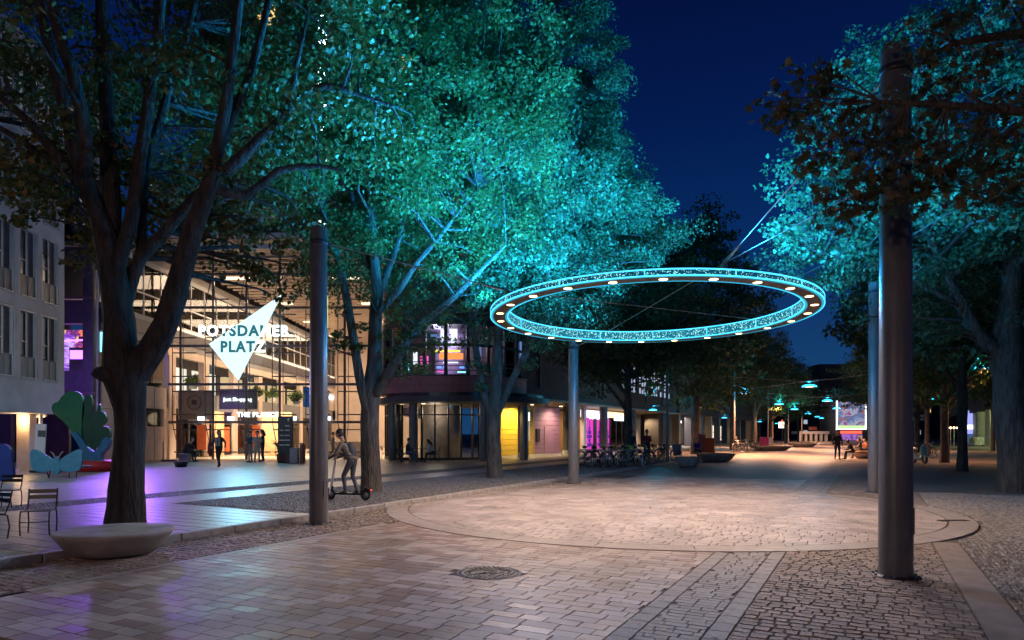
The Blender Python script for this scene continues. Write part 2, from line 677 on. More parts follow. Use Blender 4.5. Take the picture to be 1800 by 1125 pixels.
# ------------------------------------------------------------------ ground, paving (street frame, rotated by SR)
rng = np.random.default_rng(7)
random.seed(11)
CT, CS, CR = -4.25, 15.3, 6.05          # paved circle under the ring
T_G0, T_G1 = -9.4, -7.88                # cobbled gutter on the left
T_M0, T_M1 = -7.75, -1.88               # main brick paving
T_D0, T_D1 = -1.88, -1.0                # drain strip of setts and small bricks
T_C0, T_C1 = -1.0, .86                  # cobble field
T_K1 = 1.22                             # stone strip
WALK = 0.10


def sheet(name, t0, t1, s0, s1, z, mat, th=0.0):
    m = MB()
    m.add([(t0, s0, z), (t1, s0, z), (t1, s1, z), (t0, s1, z)], [[0, 1, 2, 3]])
    if th:
        m.add([(t1, s0, z - th), (t1, s1, z - th), (t1, s1, z), (t1, s0, z)], [[0, 1, 2, 3]])
    return meta(link(name, m.mesh(name, mat), None, None, (0, 0, 0), (0, 0, SR)), kind='structure')


gm = MB()
gm.add([(-900, -60, -.06), (900, -60, -.06), (900, 1500, -.06), (-900, 1500, -.06)], [[0, 1, 2, 3]])
gm.solo('ground', M['ground'], None, None, kind='structure')
roadbed = sheet('road', -9.45, 14, -4, 170, -.032, M['joint'])
road_far = sheet('road_surface', -9.42, 1.2, 26, 168, -.004, M['brick_far'])
pave_r = sheet('right_pavement', 1.22, 15, 20, 168, -.0035, M['mosaic_far'])
walk = sheet('left_pavement', -60, -9.47, -6, 170, WALK - .02, M['mosaic_far'], .13)


def visible(t, s, margin=40):
    w = S(t, s)
    if w.y < 1.0:
        return False
    x, y = proj(w.x, w.y, 0)
    return -margin < x < 1800 + margin and y < 1125 + margin


def in_circle(t, s, pad=0.0):
    return (t - CT) ** 2 + (s - CS) ** 2 < (CR + pad) ** 2


def bricks_courses(t0, t1, s0, s1, course, lens, gap, keep, along='t'):
    """running-bond courses; returns arrays of centres and half sizes"""
    out = []
    k = 0
    s = s0
    while s < s1:
        t = t0 - random.uniform(0, lens[0])
        while t < t1:
            L = random.choice(lens)
            a, b = max(t, t0), min(t + L, t1)
            if b - a > .05:
                c = ((a + b) / 2, s + course / 2)
                if keep(*c):
                    out.append((c[0], c[1], (b - a) / 2 - gap / 2, course / 2 - gap / 2))
            t += L
        s += course
        k += 1
    return np.array(out)


def lay(parent, arr, name, mat, n_single=300, ztop=0.0, zvar=.0007, depth=.02, bev=.003, jit=0.0, rotj=0.0, stuff='stuff'):
    """the nearest pieces in view become parts of their own, the rest one part of kind stuff"""
    w = [S(a[0], a[1]) for a in arr]
    vis = np.array([visible(a[0], a[1], 10) for a in arr])
    dist = np.array([p.length for p in w]) + np.where(vis, 0, 1e4)
    order = np.argsort(dist)
    single = [i for i in order[:n_single] if vis[i]]
    rest = np.ones(len(arr), bool)
    rest[single] = False
    cache = {}
    for i in single:
        t, s, hx, hy = arr[i]
        key = (round(hx, 2), round(hy, 2), random.randrange(4) if jit else 0)
        if key not in cache:
            one = np.zeros(1)
            V, F = block_arrays(one, one, np.array([key[0]]), np.array([key[1]]), one, one, depth, bev, rng, jit)
            cache[key] = quads_mesh(name, V, F, mat)
        o = link(name, cache[key], None, parent, (t, s, ztop + random.uniform(-zvar, zvar)), (0, 0, random.uniform(-rotj, rotj)))
    if rest.any():
        a = arr[rest]
        N = len(a)
        V, F = block_arrays(a[:, 0], a[:, 1], a[:, 2], a[:, 3], rng.uniform(-rotj, rotj, N), ztop + rng.uniform(-zvar, zvar, N), depth, bev, rng, jit)
        o = link(name + '_field', quads_mesh(name, V, F, mat), None, parent)
        meta(o, kind=stuff)


def bed(name, t0, t1, s0, s1, z, mat='joint'):
    return sheet(name, t0, t1, s0, s1, z, M[mat])


MH = TS(*G(860, 1007)[:2])               # manhole
brick_paving = bed('brick_paving', T_M0, T_M1, 2.0, 26, -.014)
arr = bricks_courses(T_M0, T_M1, 3.0, 26, .162, [.33, .33, .33, .245], .004,
                     lambda t, s: visible(t, s) and not in_circle(t, s, -.26) and (t - MH[0]) ** 2 + (s - MH[1]) ** 2 > .33 ** 2)
lay(brick_paving, arr, 'brick', M['brick'], 300)

drain_strip = bed('drain_strip', T_D0, T_D1, 2.0, 60, -.0135)
sarr = []
for t in (T_D0 + .095, T_D1 - .095):
    s = 3.0
    while s < 60:
        L = .26
        if visible(t, s) and not in_circle(t, s + .13, -.1):
            sarr.append((t, s + L / 2, .088, L / 2 - .004))
        s += L
lay(drain_strip, np.array(sarr), 'sett', M['sett'], 300, zvar=.001, bev=.005, jit=.002)
arr = bricks_courses(T_D0 + .192, T_D1 - .192, 3.0, 60, .105, [.21, .21, .16], .003, lambda t, s: visible(t, s) and not in_circle(t, s, -.15))
lay(drain_strip, arr, 'brick', M['sett'], 300)


def cobbles(t0, t1, s0, s1, pitch, keep, jit=.3):
    out = []
    s = s0
    while s < s1:
        t = t0
        ph = pitch * random.uniform(.85, 1.1)
        while t < t1 - .03:
            w_ = pitch * random.uniform(.8, 1.35)
            w_ = min(w_, t1 - t)
            if keep(t + w_ / 2, s + ph / 2):
                out.append((t + w_ / 2, s + ph / 2 + random.uniform(-.008, .008), w_ / 2 - .0045, ph / 2 - .004))
            t += w_
        s += ph
    return np.array(out)


P2T = TS(4.44, 7.9)
cobble_field = bed('cobble_field', T_C0, T_C1, 2.0, 30, -.009)
arr = cobbles(T_C0, T_C1, 3.2, 30, .125, lambda t, s: visible(t, s) and not in_circle(t, s, -.08) and (t - P2T[0]) ** 2 + (s - P2T[1]) ** 2 > .17 ** 2)
lay(cobble_field, arr, 'cobblestone', M['cobble'], 300, ztop=.0025, zvar=.002, depth=.02, bev=.0065, jit=.009, rotj=.06)

cobble_gutter = bed('cobble_gutter', T_G0, T_G1, 0, 60, -.013)
arr = cobbles(T_G0, T_G1, 2.0, 24, .115, lambda t, s: visible(t, s) and not in_circle(t, s, -.06))
lay(cobble_gutter, arr, 'cobblestone', M['cobble'], 300, ztop=.002, zvar=.0035, depth=.025, bev=.012, jit=.01, rotj=.08)
sarr = []
s = 2.0
while s < 26:
    L = 1.0
    if visible(-7.81, s, 150) and not in_circle(-7.81, s + .5, .35):
        sarr.append((-7.815, s + L / 2, .058, L / 2 - .004))
    s += L
lay(cobble_gutter, np.array(sarr), 'edge_stone', M['band'], 300, ztop=.003)

# right: stone strip and small mosaic stones
strip = bed('stone_border', T_C1, T_K1, 2, 60, -.0125)
sarr = []
s = 3.0
while s < 40:
    L = .92
    if not in_circle(1.04, s + .46, -.05):
        sarr.append((1.04, s + L / 2, .172, L / 2 - .004))
    s += L
lay(strip, np.array(sarr), 'slab', M['strip'], 300, ztop=.004, zvar=.002)


def mosaic(parent, t0, t1, s0, s1, pitch, mat, ztop, keep):
    nt, ns = int((t1 - t0) / pitch), int((s1 - s0) / pitch)
    tt, ss = np.meshgrid(np.arange(nt), np.arange(ns))
    ss = ss.ravel().astype(float)
    tt = tt.ravel().astype(float)
    # laid in shallow fans
    t = t0 + (tt + .5) * pitch + rng.uniform(-.1, .1, tt.size) * pitch
    s = s0 + (ss + .5) * pitch + rng.uniform(-.1, .1, tt.size) * pitch + .22 * np.abs(np.sin(t * 2.2))
    X = t * C_ + s * S_
    Y = -t * S_ + s * C_
    px = 900 + X / np.maximum(Y, .1) * FPX
    py = HOR + CAMZ / np.maximum(Y, .1) * FPX
    k = (Y > 2) & (px > -30) & (px < 1830) & (py < 1140) & keep(t, s)
    t, s = t[k], s[k]
    N = len(t)
    h = pitch / 2 * rng.uniform(.78, .92, N)
    h2 = pitch / 2 * rng.uniform(.78, .92, N)
    V, F = block_arrays(t, s, h, h2, rng.uniform(-.35, .35, N), ztop + rng.uniform(-.003, .003, N), .02, .008, rng, .004)
    o = link('mosaic_stones', quads_mesh('mosaic_stones', V, F, mat), None, parent)
    meta(o, kind='stuff')


mosaic_r = bed('mosaic_pavement', T_K1, 15, 1, 22, -.019)
mosaic(mosaic_r, T_K1 + .02, 9.5, 3, 22.2, .066, M['mosaic'], .003, lambda t, s: (t - CT) ** 2 + (s - CS) ** 2 > (CR + .08) ** 2)

# paved circle
circle = MB()
circle.add([(CT + (CR + .01) * math.cos(a), CS + (CR + .01) * math.sin(a), -.0095) for a in np.linspace(0, 2 * PI, 97)[:-1]], [list(range(96))])
paved_circle = meta(link('paved_circle', circle.mesh('paved_circle', M['joint']), None, None, (0, 0, 0), (0, 0, SR)), kind='structure')
arr = bricks_courses(CT - 5.6, CT + 5.6, CS - 5.6, CS + 5.6, .162, [.33, .33, .245], .002, lambda t, s: (t - CT) ** 2 + (s - CS) ** 2 < 5.74 ** 2)
lay(paved_circle, arr, 'brick', M['brick_round'], 300, ztop=.004, bev=.0015, zvar=.0004)
NB = 26
for i in range(NB):
    a0, a1 = 2 * PI * i / NB + .0015, 2 * PI * (i + 1) / NB - .0015
    m = MB()
    m.lathe([(5.60, -.012), (5.605, .011), (CR - .005, .011), (CR, -.012)], 6, 0, a0, a1, False, (CT, CS, 0))
    m.part('band_stone', M['band'], paved_circle)
# ring-shaped slot between the band and the bricks
m = MB()
m.lathe([(5.572, .0085), (5.598, .0085)], 96, 0, c=(CT, CS, 0), smooth=False)
m.part('slot_joint', M['iron'], paved_circle)
# narrow drain grating on the right of the band
dg = G(1676, 916)
m = MB()
m.box((0, 0, .009), (.55, .16, .012), 0)
for i in range(9):
    m.box((-.24 + .06 * i, 0, .018), (.03, .13, .008), 1)
o = m.solo('drain_grating', [M['black'], M['iron']], 'narrow dark iron drain grating set in the pale ring band at right', 'drain', loc=(dg.x, dg.y, 0), rotz=.05)

# kerb of granite stones along the left pavement
kerb = thing('kerb', S(-9.47, 0), 'raised granite kerb along the left pavement, yellowish top edge', 'kerb', rotz=SR)
km = MB().box((0, 0, .03), (.15, .985, .16), 0, 0, .012).mesh('kerb_stone', M['kerb'])
for i in range(-2, 110):
    link('kerb_stone', km, None, kerb, (0, i + .5, random.uniform(-.003, .003)), (0, 0, random.uniform(-.002, .002)))

# left pavement zones, on top of the raised walk
LW = WALK
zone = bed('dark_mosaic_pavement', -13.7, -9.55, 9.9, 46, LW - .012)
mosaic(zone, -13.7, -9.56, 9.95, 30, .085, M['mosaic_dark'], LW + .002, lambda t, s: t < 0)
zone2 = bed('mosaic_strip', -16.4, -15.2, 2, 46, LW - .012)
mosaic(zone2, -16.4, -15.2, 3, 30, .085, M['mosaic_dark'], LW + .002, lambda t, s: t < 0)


def slabs(name, t0, t1, s0, s1, L, W, mat, keep=None, n_single=300):
    z = bed(name, t0, t1, s0, s1, LW - .014)
    a = bricks_courses(t0, t1, s0, s1, W, [L, L, L * .7], .008, keep or (lambda t, s: visible(t, s, 60)))
    lay(z, a, 'slab', mat, n_single, ztop=LW, zvar=.001, bev=.004)
    return z


slabs('slab_path', -15.2, -13.7, 3, 46, .75, .5, M['slab'])
slabs('brick_terrace', -13.7, -9.55, 3, 9.8, .5, .33, M['slab'])
slabs('plaza', -46, -16.4, 4, 60, 1.0, .6, M['slab'])
border = bed('white_sett_border', -13.7, -9.6, 9.8, 9.9, LW - .011)
sarr = [(-13.7 + .1 * i + .05, 9.85, .038, .04) for i in range(40)]
lay(border, np.array(sarr), 'sett', M['band'], 300, ztop=LW + .003, zvar=.002, jit=.006)

# manhole cover
mp = G(860, 1007)
mh = thing('manhole_cover', (mp.x, mp.y, .0045), 'round cast-iron manhole cover with relief pattern in the brick paving', 'manhole', rotz=.4)
m = MB()
m.lathe([(.30, -.012), (.30, .003), (.385, .003), (.39, -.012)], 48, 0)
m.part('frame', M['sett'], mh)
m = MB()
m.lathe([(.001, .0), (.29, .0)], 48, 0, smooth=False)
m.lathe([(.268, 0), (.268, .008), (.29, .008), (.29, 0)], 48, 0, smooth=False)
m.lathe([(.19, 0), (.19, .007), (.205, .007), (.205, 0)], 48, 0, smooth=False)
for i in range(24):
    a = 2 * PI * i / 24
    m.box((.236 * math.cos(a), .236 * math.sin(a), .004), (.034, .03, .008), 0, a)
for a, r, L in ((.3, .1, .2), (1.2, .11, .16), (2.3, .09, .2), (3.3, .12, .15), (4.2, .1, .2), (5.4, .1, .18), (0, 0, .24), (1.6, 0.02, .2)):
    m.box((r * math.cos(a), r * math.sin(a), .004), (L, .022, .008), 0, a * 1.7 + .4)
m.part('cover', M['iron'], mh)
m = MB()
for i in range(36):
    a = 2 * PI * i / 36
    m.box((.342 * math.cos(a), .342 * math.sin(a), .0045), (.035, .03, .006), 0, a)
m.part('frame_studs', M['iron'], mh, kind='stuff')

# fallen leaves
N = 800
t = rng.uniform(-10, 3.5, N)
s = rng.uniform(3.5, 22, N)
near_kerb = rng.random(N) < .45
t[near_kerb] = np.clip(rng.normal(-9.15, .35, near_kerb.sum()), -9.35, -7.9)
zz = np.where(t < -9.55, LW + .012, .012)
sz = rng.uniform(.02, .042, N)
a = rng.uniform(0, 2 * PI, N)
base = np.array([[-1, 0], [-.2, -.75], [1.1, 0], [-.2, .75]])
V = np.zeros((N, 4, 3))
for k in range(4):
    V[:, k, 0] = t + sz * (base[k, 0] * np.cos(a) - base[k, 1] * np.sin(a))
    V[:, k, 1] = s + sz * (base[k, 0] * np.sin(a) + base[k, 1] * np.cos(a))
    V[:, k, 2] = zz + rng.uniform(0, .014, N)
o = link('fallen_leaves', quads_mesh('fallen_leaves', V.reshape(-1, 3), np.arange(N * 4).reshape(N, 4), M['litter']), None, None, (0, 0, 0), (0, 0, SR))
meta(o, 'scattered small yellow autumn leaves on the paving', 'leaves', kind='stuff')

# ------------------------------------------------------------------ buildings (X, Y frame: Y is depth)
def vwin(m, a, b):
    m.bb(a, b)


# --- grey stone building at far left -------------------------------------------------
gb = thing('grey_building', (-20.0, 30.5, 0), 'grey stone office building at far left with rows of tall recessed windows', 'building', rotz=R(4.75))
# local: y runs away from the camera along the facade, x=0 facade plane, building towards -x
PITCH, WW = 1.5, 1.22
rows = [(3.87, 6.72), (7.2, 10.02), (10.55, 13.35), (13.9, 16.7)]
cols = [-.43 - WW - PITCH * i for i in range(8)]       # near edge y of each window
top = 17.4
m = MB()
zs = [2.75] + [z for r_ in rows for z in r_] + [top]
y0 = -13.0
for k in range(0, len(zs), 2):
    m.bb((-.45, y0, zs[k]), (0, 0, zs[k + 1]), 0)
for (z0, z1) in rows:
    m.bb((-.45, cols[0] + WW, z0), (0, 0, z1), 0)
    for i, c in enumerate(cols):
        lo = cols[i + 1] + WW if i + 1 < len(cols) else y0
        m.bb((-.45, lo, z0), (0, c, z1), 0)
m.bb((-9, -.45, 2.75), (-.452, 0, top), 0)
m.bb((-9, y0, 2.5), (.04, 0.04, 2.748), 0)
m.bb((-9, y0, top + .002), (.15, .15, top + .35), 0)
m.part('wall', M['facade'], gb)
win_cache = None
for (z0, z1) in rows:
    for c in cols:
        if win_cache is None:
            H = z1 - z0
            f = MB()
            f.bb((-.30, .03, 0), (-.02, .09, 2.82))
            f.bb((-.30, WW - .09, 0), (-.02, WW - .03, 2.82))
            f.bb((-.30, .092, 2.74), (-.02, WW - .092, 2.82))
            f.bb((-.30, .092, .0), (.03, WW - .092, .06))
            f.bb((-.16, .62, .062), (-.10, .68, 2.738))
            f.bb((-.16, .092, 1.5), (-.10, .62, 1.55))
            g = MB().bb((-.19, .092, .95), (-.17, WW - .092, 2.738))
            p_ = MB().bb((-.29, .092, .065), (-.10, .618, .9)).bb((-.29, .682, .065), (-.07, WW - .094, .9))
            cu = MB().bb((-.168, .80, .95), (-.15, WW - .095, 2.735))
            win_cache = (f.mesh('window', M['winframe']), g.mesh('pane', M['pane_dark']), p_.mesh('infill_panel', M['infill']), cu.mesh('blind', M['facade_dark']))
        w = link('window', win_cache[0], None, gb, (0, c, z0 + .012))
        link('pane', win_cache[1], None, w)
        link('infill_panel', win_cache[2], None, w)
        link('blind', win_cache[3], None, w)
m = MB()
m.bb((-4.2, y0, 0), (-4, -.5, 2.498))
m.part('recessed_wall', M['bmass'], gb)
for yy in (-1.0, -4.2, -7.4, -10.6):
    MB().box((-1.0, yy, 1.25), (.55, .55, 2.498), 0, 0, .03).part('column', M['beige'], gb)
MB().tube([(-.25, -1.3, .1), (-.25, -1.3, 2.49)], .07, 10).part('downpipe', M['white'], gb)
MB().box((-.5, -.9, 2.42), (.5, .12, .1)).part('lamp_fitting', M['white'], gb)
MB().box((-.5, -.9, 2.36), (.3, .1, .02)).part('lamp_lens', M['warm_em'], gb)
add_light('soffit_glow', 'POINT', (-.9, -1.6, 2.2), (1, .62, .3), 60, gb, size=.1)

# --- mall: wing with the neon rooms, glazed atrium, tower -----------------------------
mall = thing('shopping_mall', (-20.7, 41, 0), 'shopping passage with a tall glazed atrium, warm lit shops and neon upper windows', 'building')
# everything below in world numbers, shifted by the root
OX, OY = -20.7, 41.0


def mp_(m, name, mats, label=None, parent=None):
    for i, q in enumerate(m.v):
        m.v[i] = (q[0] - OX, q[1] - OY, q[2])
    return m.part(name, mats, parent or mall, label)


XW = -20.7
# wing (front face at Y=34)
m = MB()
m.bb((-29, 34.3, 3.2), (XW - .3, 34.6, 3.75), 0)
m.bb((-29, 34.0, 3.752), (XW - .2, 34.6, 4.78), 0)
m.bb((-29, 34.0, 7.15), (XW - .2, 34.6, 8.3), 0)
m.bb((-29, 34.2, 10.2), (XW - .2, 34.6, 11.0), 0)
m.bb((-29, 34.0, 13.2), (XW - .2, 34.6, 14.2), 0)
m.bb((-29, 34.2, 16.4), (XW - .2, 34.6, 18.5), 0)
m.bb((-29, 34.3, 0.1), (-25.2, 34.6, 3.198), 0)
mp_(m, 'wing_front', M['facade_dark'])
m = MB()
for z in (3.6, 8.35, 11.1, 14.3):
    m.bb((-29, 33.86, z), (XW - .02, 33.99, z + .1), 0)
for x in (-29, -26.9, -24.9, -22.9):
    m.bb((x, 33.9, 4.8), (x + .12, 34.1, 16.4), 0)
mp_(m, 'wing_mullions', M['steel'])
m = MB()
m.bb((XW - .62, 33.9, .1), (XW - .1, 34.45, 18.4), 0)
mp_(m, 'corner_pillar', M['facade_dark'])
MBx = MB().tube([(XW - .02, 34.1, .1), (XW - .02, 34.1, 18)], .045, 8)
mp_(MBx, 'downpipe', M['winframe'])
for z0, z1 in ((8.42, 10.18), (11.2, 13.18), (14.4, 16.38)):
    mp_(MB().bb((-29, 34.25, z0), (XW - .65, 34.3, z1)), 'pane', M['glass_dark'])
mp_(MB().bb((-29, 36.5, .1), (XW - 3, 36.7, 18)), 'inner_wall', M['bmass'])
# neon room behind the front pane
M['arcade'] = em_tex('arcade colours', [(1, .32, .04), (1, .7, .25), (.55, .06, .5), (.06, .03, .22), (1, .12, .2), (.9, .5, .1)], 1.3, 1.5, 'NOISE', (1.2, 1, 1))
M['arcade_violet'] = em_tex('violet neon ceiling', [(.02, .005, .10), (.30, .06, .95), (.75, .45, 1.0), (.10, .02, .4), (.5, .1, .9)], 1.6, 1.1, 'NOISE', (1, .6, 3))
M['mural'] = em_tex('lit mural', [(.7, .12, .35), (.03, .12, .75), (.06, .35, .9), (.75, .55, .85), (.02, .06, .5)], 1.0, 2.2, 'NOISE')
M['violet'] = em('violet neon tube', (.45, .12, 1.0), 6)
M['cyan_em'] = em('cyan neon panel', (.25, .85, 1.0), 2.5)
M['magenta'] = em('magenta panel', (.95, .12, .62), 1.5)
M['blue_em'] = em('blue neon', (.10, .22, 1.0), 3.0)
M['orange_em'] = em('orange sign', (1.0, .25, .06), 2.0)
M['yellow_em'] = em('yellow sign', (1.0, .68, .12), 2.0)
M['red_em'] = em('red neon', (1.0, .07, .04), 3.0)
M['pink_panel'] = em('pink lit door panel', (.92, .08, .60), .9)
M['purple_print'] = em('purple print', (.16, .03, .48), .8)
M['gold_em'] = em('golden lit room', (1.0, .62, .22), 1.4)
room = MB()
room.bb((-27, 36.2, 4.8), (XW - .7, 36.3, 7.14))
mp_(room, 'game_room_wall', M['arcade'])
m = MB()
m.bb((-24.4, 35.4, 4.8), (-23.4, 36.0, 6.0)).bb((-22.9, 35.3, 4.8), (-22.1, 35.9, 6.1)).bb((-25.8, 35.3, 4.8), (-25.0, 35.9, 5.9))
m.bb((-23.9, 35.6, 6.5), (-23.4, 35.9, 6.9)).bb((-22.6, 35.6, 6.4), (-22.2, 35.9, 6.7))
mp_(m, 'game_cabinet', M['facade_dark'])
m = MB().bb((-24.3, 35.38, 5.4), (-23.5, 35.395, 5.9)).bb((-22.85, 35.28, 5.5), (-22.15, 35.295, 5.95))
mp_(m, 'game_screen', M['violet'])
mp_(MB().bb((-29, 34.15, 4.8), (XW - .65, 34.18, 7.14)), 'pane', M['glass'])
# wing side wall facing the plaza (plane X = XW)
m = MB()
m.bb((XW - .3, 34.5, .1), (XW, 38.0, 4.35), 0)
m.bb((XW - .3, 38.0, .1), (XW, 40.9, 2.05), 0)
m.bb((XW - .3, 38.0, 3.1), (XW, 40.9, 4.35), 0)
m.bb((XW - .3, 40.6, 2.05), (XW, 40.9, 3.1), 0)
mp_(m, 'wing_wall', M['beige'])
m = MB()
for yy in (36.2, 38.0, 39.5):
    m.bb((XW, yy, .12), (XW + .012, yy + .025, 4.33))
m.bb((XW, 34.52, 2.9), (XW + .012, 40.88, 2.925))
mp_(m, 'panel_joints', M['facade_dark'])
mp_(MB().bb((XW - 1.4, 37.8, 2.0), (XW - 1.3, 41, 3.2)), 'lit_room', M['gold_em'])
mp_(MB().bb((XW - .18, 38.0, 2.05), (XW - .15, 40.6, 3.1)), 'pane', M['glass'])
m = MB()
m.bb((XW - .3, 34.5, 6.85), (XW, 80, 7.25), 0)
m.bb((XW - .35, 34.5, 7.252), (XW + .06, 80, 8.0), 1)
m.bb((XW - .3, 34.5, 8.002), (XW, 80, 8.3), 0)
mp_(m, 'gallery_band', [M['spandrel'], M['facade_dark']])
m = MB()
yy = 34.6
while yy < 80:
    m.bb((XW - .1, yy, 8.302), (XW - .02, yy + .08, 11.2))
    yy += 1.9
m.bb((XW - .12, 34.5, 11.2), (XW + .04, 80, 11.45))
m.bb((XW - .1, 34.5, 9.5), (XW - .02, 80, 9.58))
mp_(m, 'gallery_frame', M['winframe'])
mp_(MB().bb((XW - .08, 34.5, 8.31), (XW - .05, 80, 11.19)), 'gallery_glazing', M['glass'])
mp_(MB().bb((XW - 3.2, 34.7, 8.31), (XW - 3.0, 80, 11.4)), 'gallery_back_wall', M['peach'])
mp_(MB().bb((XW - 6, 34.62, 11.46), (XW, 80, 11.9)), 'gallery_roof', M['spandrel'])
# neon room on the side: violet ceiling, mural, columns
mp_(MB().bb((XW - 2.6, 34.7, 4.4), (XW - 2.5, 41.2, 6.84)), 'violet_room_wall', M['arcade_violet'])
m = MB()
for yy, z in ((35, 6.4), (36.4, 6.1), (37.8, 6.5), (39.2, 6.2), (40.2, 6.5)):
    m.tube([(XW - 2.3, yy, z), (XW - .5, yy + .5, z + .15)], .05, 6)
mp_(m, 'violet_neon_tube', M['violet'])
mp_(MB().bb((XW - .9, 38.9, 4.4), (XW - .85, 40.6, 6.5)), 'mural', M['mural'])
mp_(MB().bb((XW - .15, 34.5, 4.36), (XW - .12, 41, 6.84)), 'pane', M['glass'])
mp_(MB().bb((XW - .2, 34.62, 5.8), (XW + .05, 34.95, 6.8)), 'blade_sign', M['cyan_em'])
for _x, _y in ((-4.0, -7.6), (-1.5, -7.6), (.8, -5.6)):
    add_light('violet_glow', 'SPOT', (_x, _y, 5.9), (.34, .13, 1.0), 4600, mall, Vector((.42, -.74, -.50)).to_track_quat('-Z', 'Y').to_euler(), .25, R(62), .9)
# the left wall of the atrium: bays with shops below and planted windows above
m = MB()
m.bb((XW - .3, 41.1, 3.2), (XW, 80, 4.3), 1)
m.bb((XW - .3, 41.1, 6.4), (XW, 80, 6.848), 0)
bays = []
yy = 41.2
while yy < 78:
    w_ = 4.6 + (yy - 41) * .05
    m.bb((XW - .35, yy, .1), (XW + .03, yy + .8, 6.398), 0)
    bays.append((yy + .8, yy + w_))
    yy += w_
m.bb((XW - .35, yy, .1), (XW, 80, 6.398), 0)
mp_(m, 'atrium_wall', [M['peach'], M['spandrel']])
M['shop_a'] = em('warm shop light', (1.0, .70, .36), .95)
M['shop_b'] = em('pale shop light', (1.0, .88, .70), 1.3)
for i, (a, b) in enumerate(bays):
    mp_(MB().bb((XW - 4, a - .4, .1), (XW - 3.9, b + .4, 3.2)), 'shop_back_wall', M['wood'] if i % 2 else M['peach'])
    mp_(MB().bb((XW - 3.8, a, 3.05), (XW - .5, b, 3.12)), 'shop_ceiling_light', M['shop_a'] if i % 3 else M['shop_b'])
    mp_(MB().bb((XW - 3.5, a + .1, 4.32), (XW - 3.4, b - .1, 6.4)), 'upper_room', M['shop_b'] if i in (1, 2) else M['shop_a'])
    mp_(MB().bb((XW - .12, a, .1), (XW - .1, b, 3.19)), 'pane', M['glass'])
    m = MB()
    m.bb((XW - .14, (a + b) / 2 - .04, .1), (XW - .06, (a + b) / 2 + .04, 3.19)).bb((XW - .14, a, 2.3), (XW - .06, b, 2.36))
    mp_(m, 'shop_frame', M['steel'])
# red hanging banners and orange door panels of the shops
m = MB()
for yy, z0, z1 in ((44.2, .6, 2.2), (47.8, .4, 2.1), (53.6, .5, 2.3), (57.6, .3, 2.2)):
    m.bb((XW + .3, yy, z0), (XW + .9, yy + .06, z1))
mp_(m, 'red_banner', pm('orange red panel', (.62, .14, .05), (.55, .11, .04), 3, .5))
mp_(MB().bb((XW - 4.6, 41.1, .1), (XW - 4.3, 81, 13)), 'rear_wall', M['bmass'])
# end wall and right wall of the passage, floor, slatted ceiling
m = MB()
m.bb((XW - 1, 80.0, .1), (-6, 80.4, 16), 0)
m.bb((-8.6, 47.5, 3.0), (-8.2, 80, 16), 0)
mp_(m, 'passage_wall', M['peach'])
mp_(MB().bb((XW - 4, 41.05, .09), (-7.5, 80, .104)), 'passage_floor', M['floor_in'])
m = MB()
m.bb((-10.4, 56, 5.1), (-8.6, 70, 6.3), 0)
m.bb((-12, 78.5, 4.9), (-8.6, 79.9, 6.2), 0)
mp_(m, 'white_balcony', M['white'])
nsl = 0
sl_me = None
yy = 41.4
while yy < 80:
    if sl_me is None:
        sl_me = MB().box((0, 0, 0), (12.4, .42, .16), 0, 0, .02).mesh('ceiling_slat', M['peach'])
    link('ceiling_slat', sl_me, None, mall, (-14.5 - OX, yy - OY, 12.35), (R(12), 0, 0))
    yy += 1.05
m = MB()
for x in (-20, -17.2, -14.5, -11.8, -9):
    m.bb((x - .07, 41.2, 12.5), (x + .07, 80, 12.9))
mp_(m, 'ceiling_beam', M['steel'])
mp_(MB().bb((XW - 4, 41.2, 13.4), (-7, 80, 13.6)), 'roof', M['spandrel'])
for yy in (46, 55, 64, 73):
    for x in (-18.6, -11.2):
        mp_(MB().bb((x - .9, yy - .2, 12.05), (x + .9, yy + .2, 12.16)), 'ceiling_lamp', M['warm_em'])
    add_light('atrium_lamp', 'AREA', (-15 - OX, yy - OY, 11.9), (1.0, .70, .47), 1600, mall, (0, 0, 0), 8, size_y=5)
add_light('atrium_lamp', 'AREA', (-14.2 - OX, 44.5 - OY, 3.3), (1.0, .80, .56), 1700, mall, (R(28), 0, 0), 10, size_y=1.2)
for yy in (44, 50, 57):
    add_light('shop_lamp', 'POINT', (-2.2, yy - OY, 2.6), (1.0, .78, .5), 700, mall, size=.4)
add_light('gallery_lamp', 'AREA', (-1.6, 10, 11.1), (1.0, .70, .46), 800, mall, (0, 0, 0), 2, size_y=24)

mp_(MB().bb((XW + .06, 42, 8.05), (XW + .16, 79, 8.15)), 'ceiling_fill_strip', M['warm_em'])  # glowing strip added to brighten the slatted ceiling from below
add_light('ceiling_fill_light', 'AREA', (.6, 18, 8.2), (1.0, .68, .46), 950, mall, (PI, R(-25), 0), 1.0, size_y=34)
add_light('ceiling_fill_light', 'AREA', (7, 14, 4.2), (1.0, .66, .42), 650, mall, (PI, 0, 0), 4.0, size_y=24)  # second upward fill added in mid-air, without a fixture
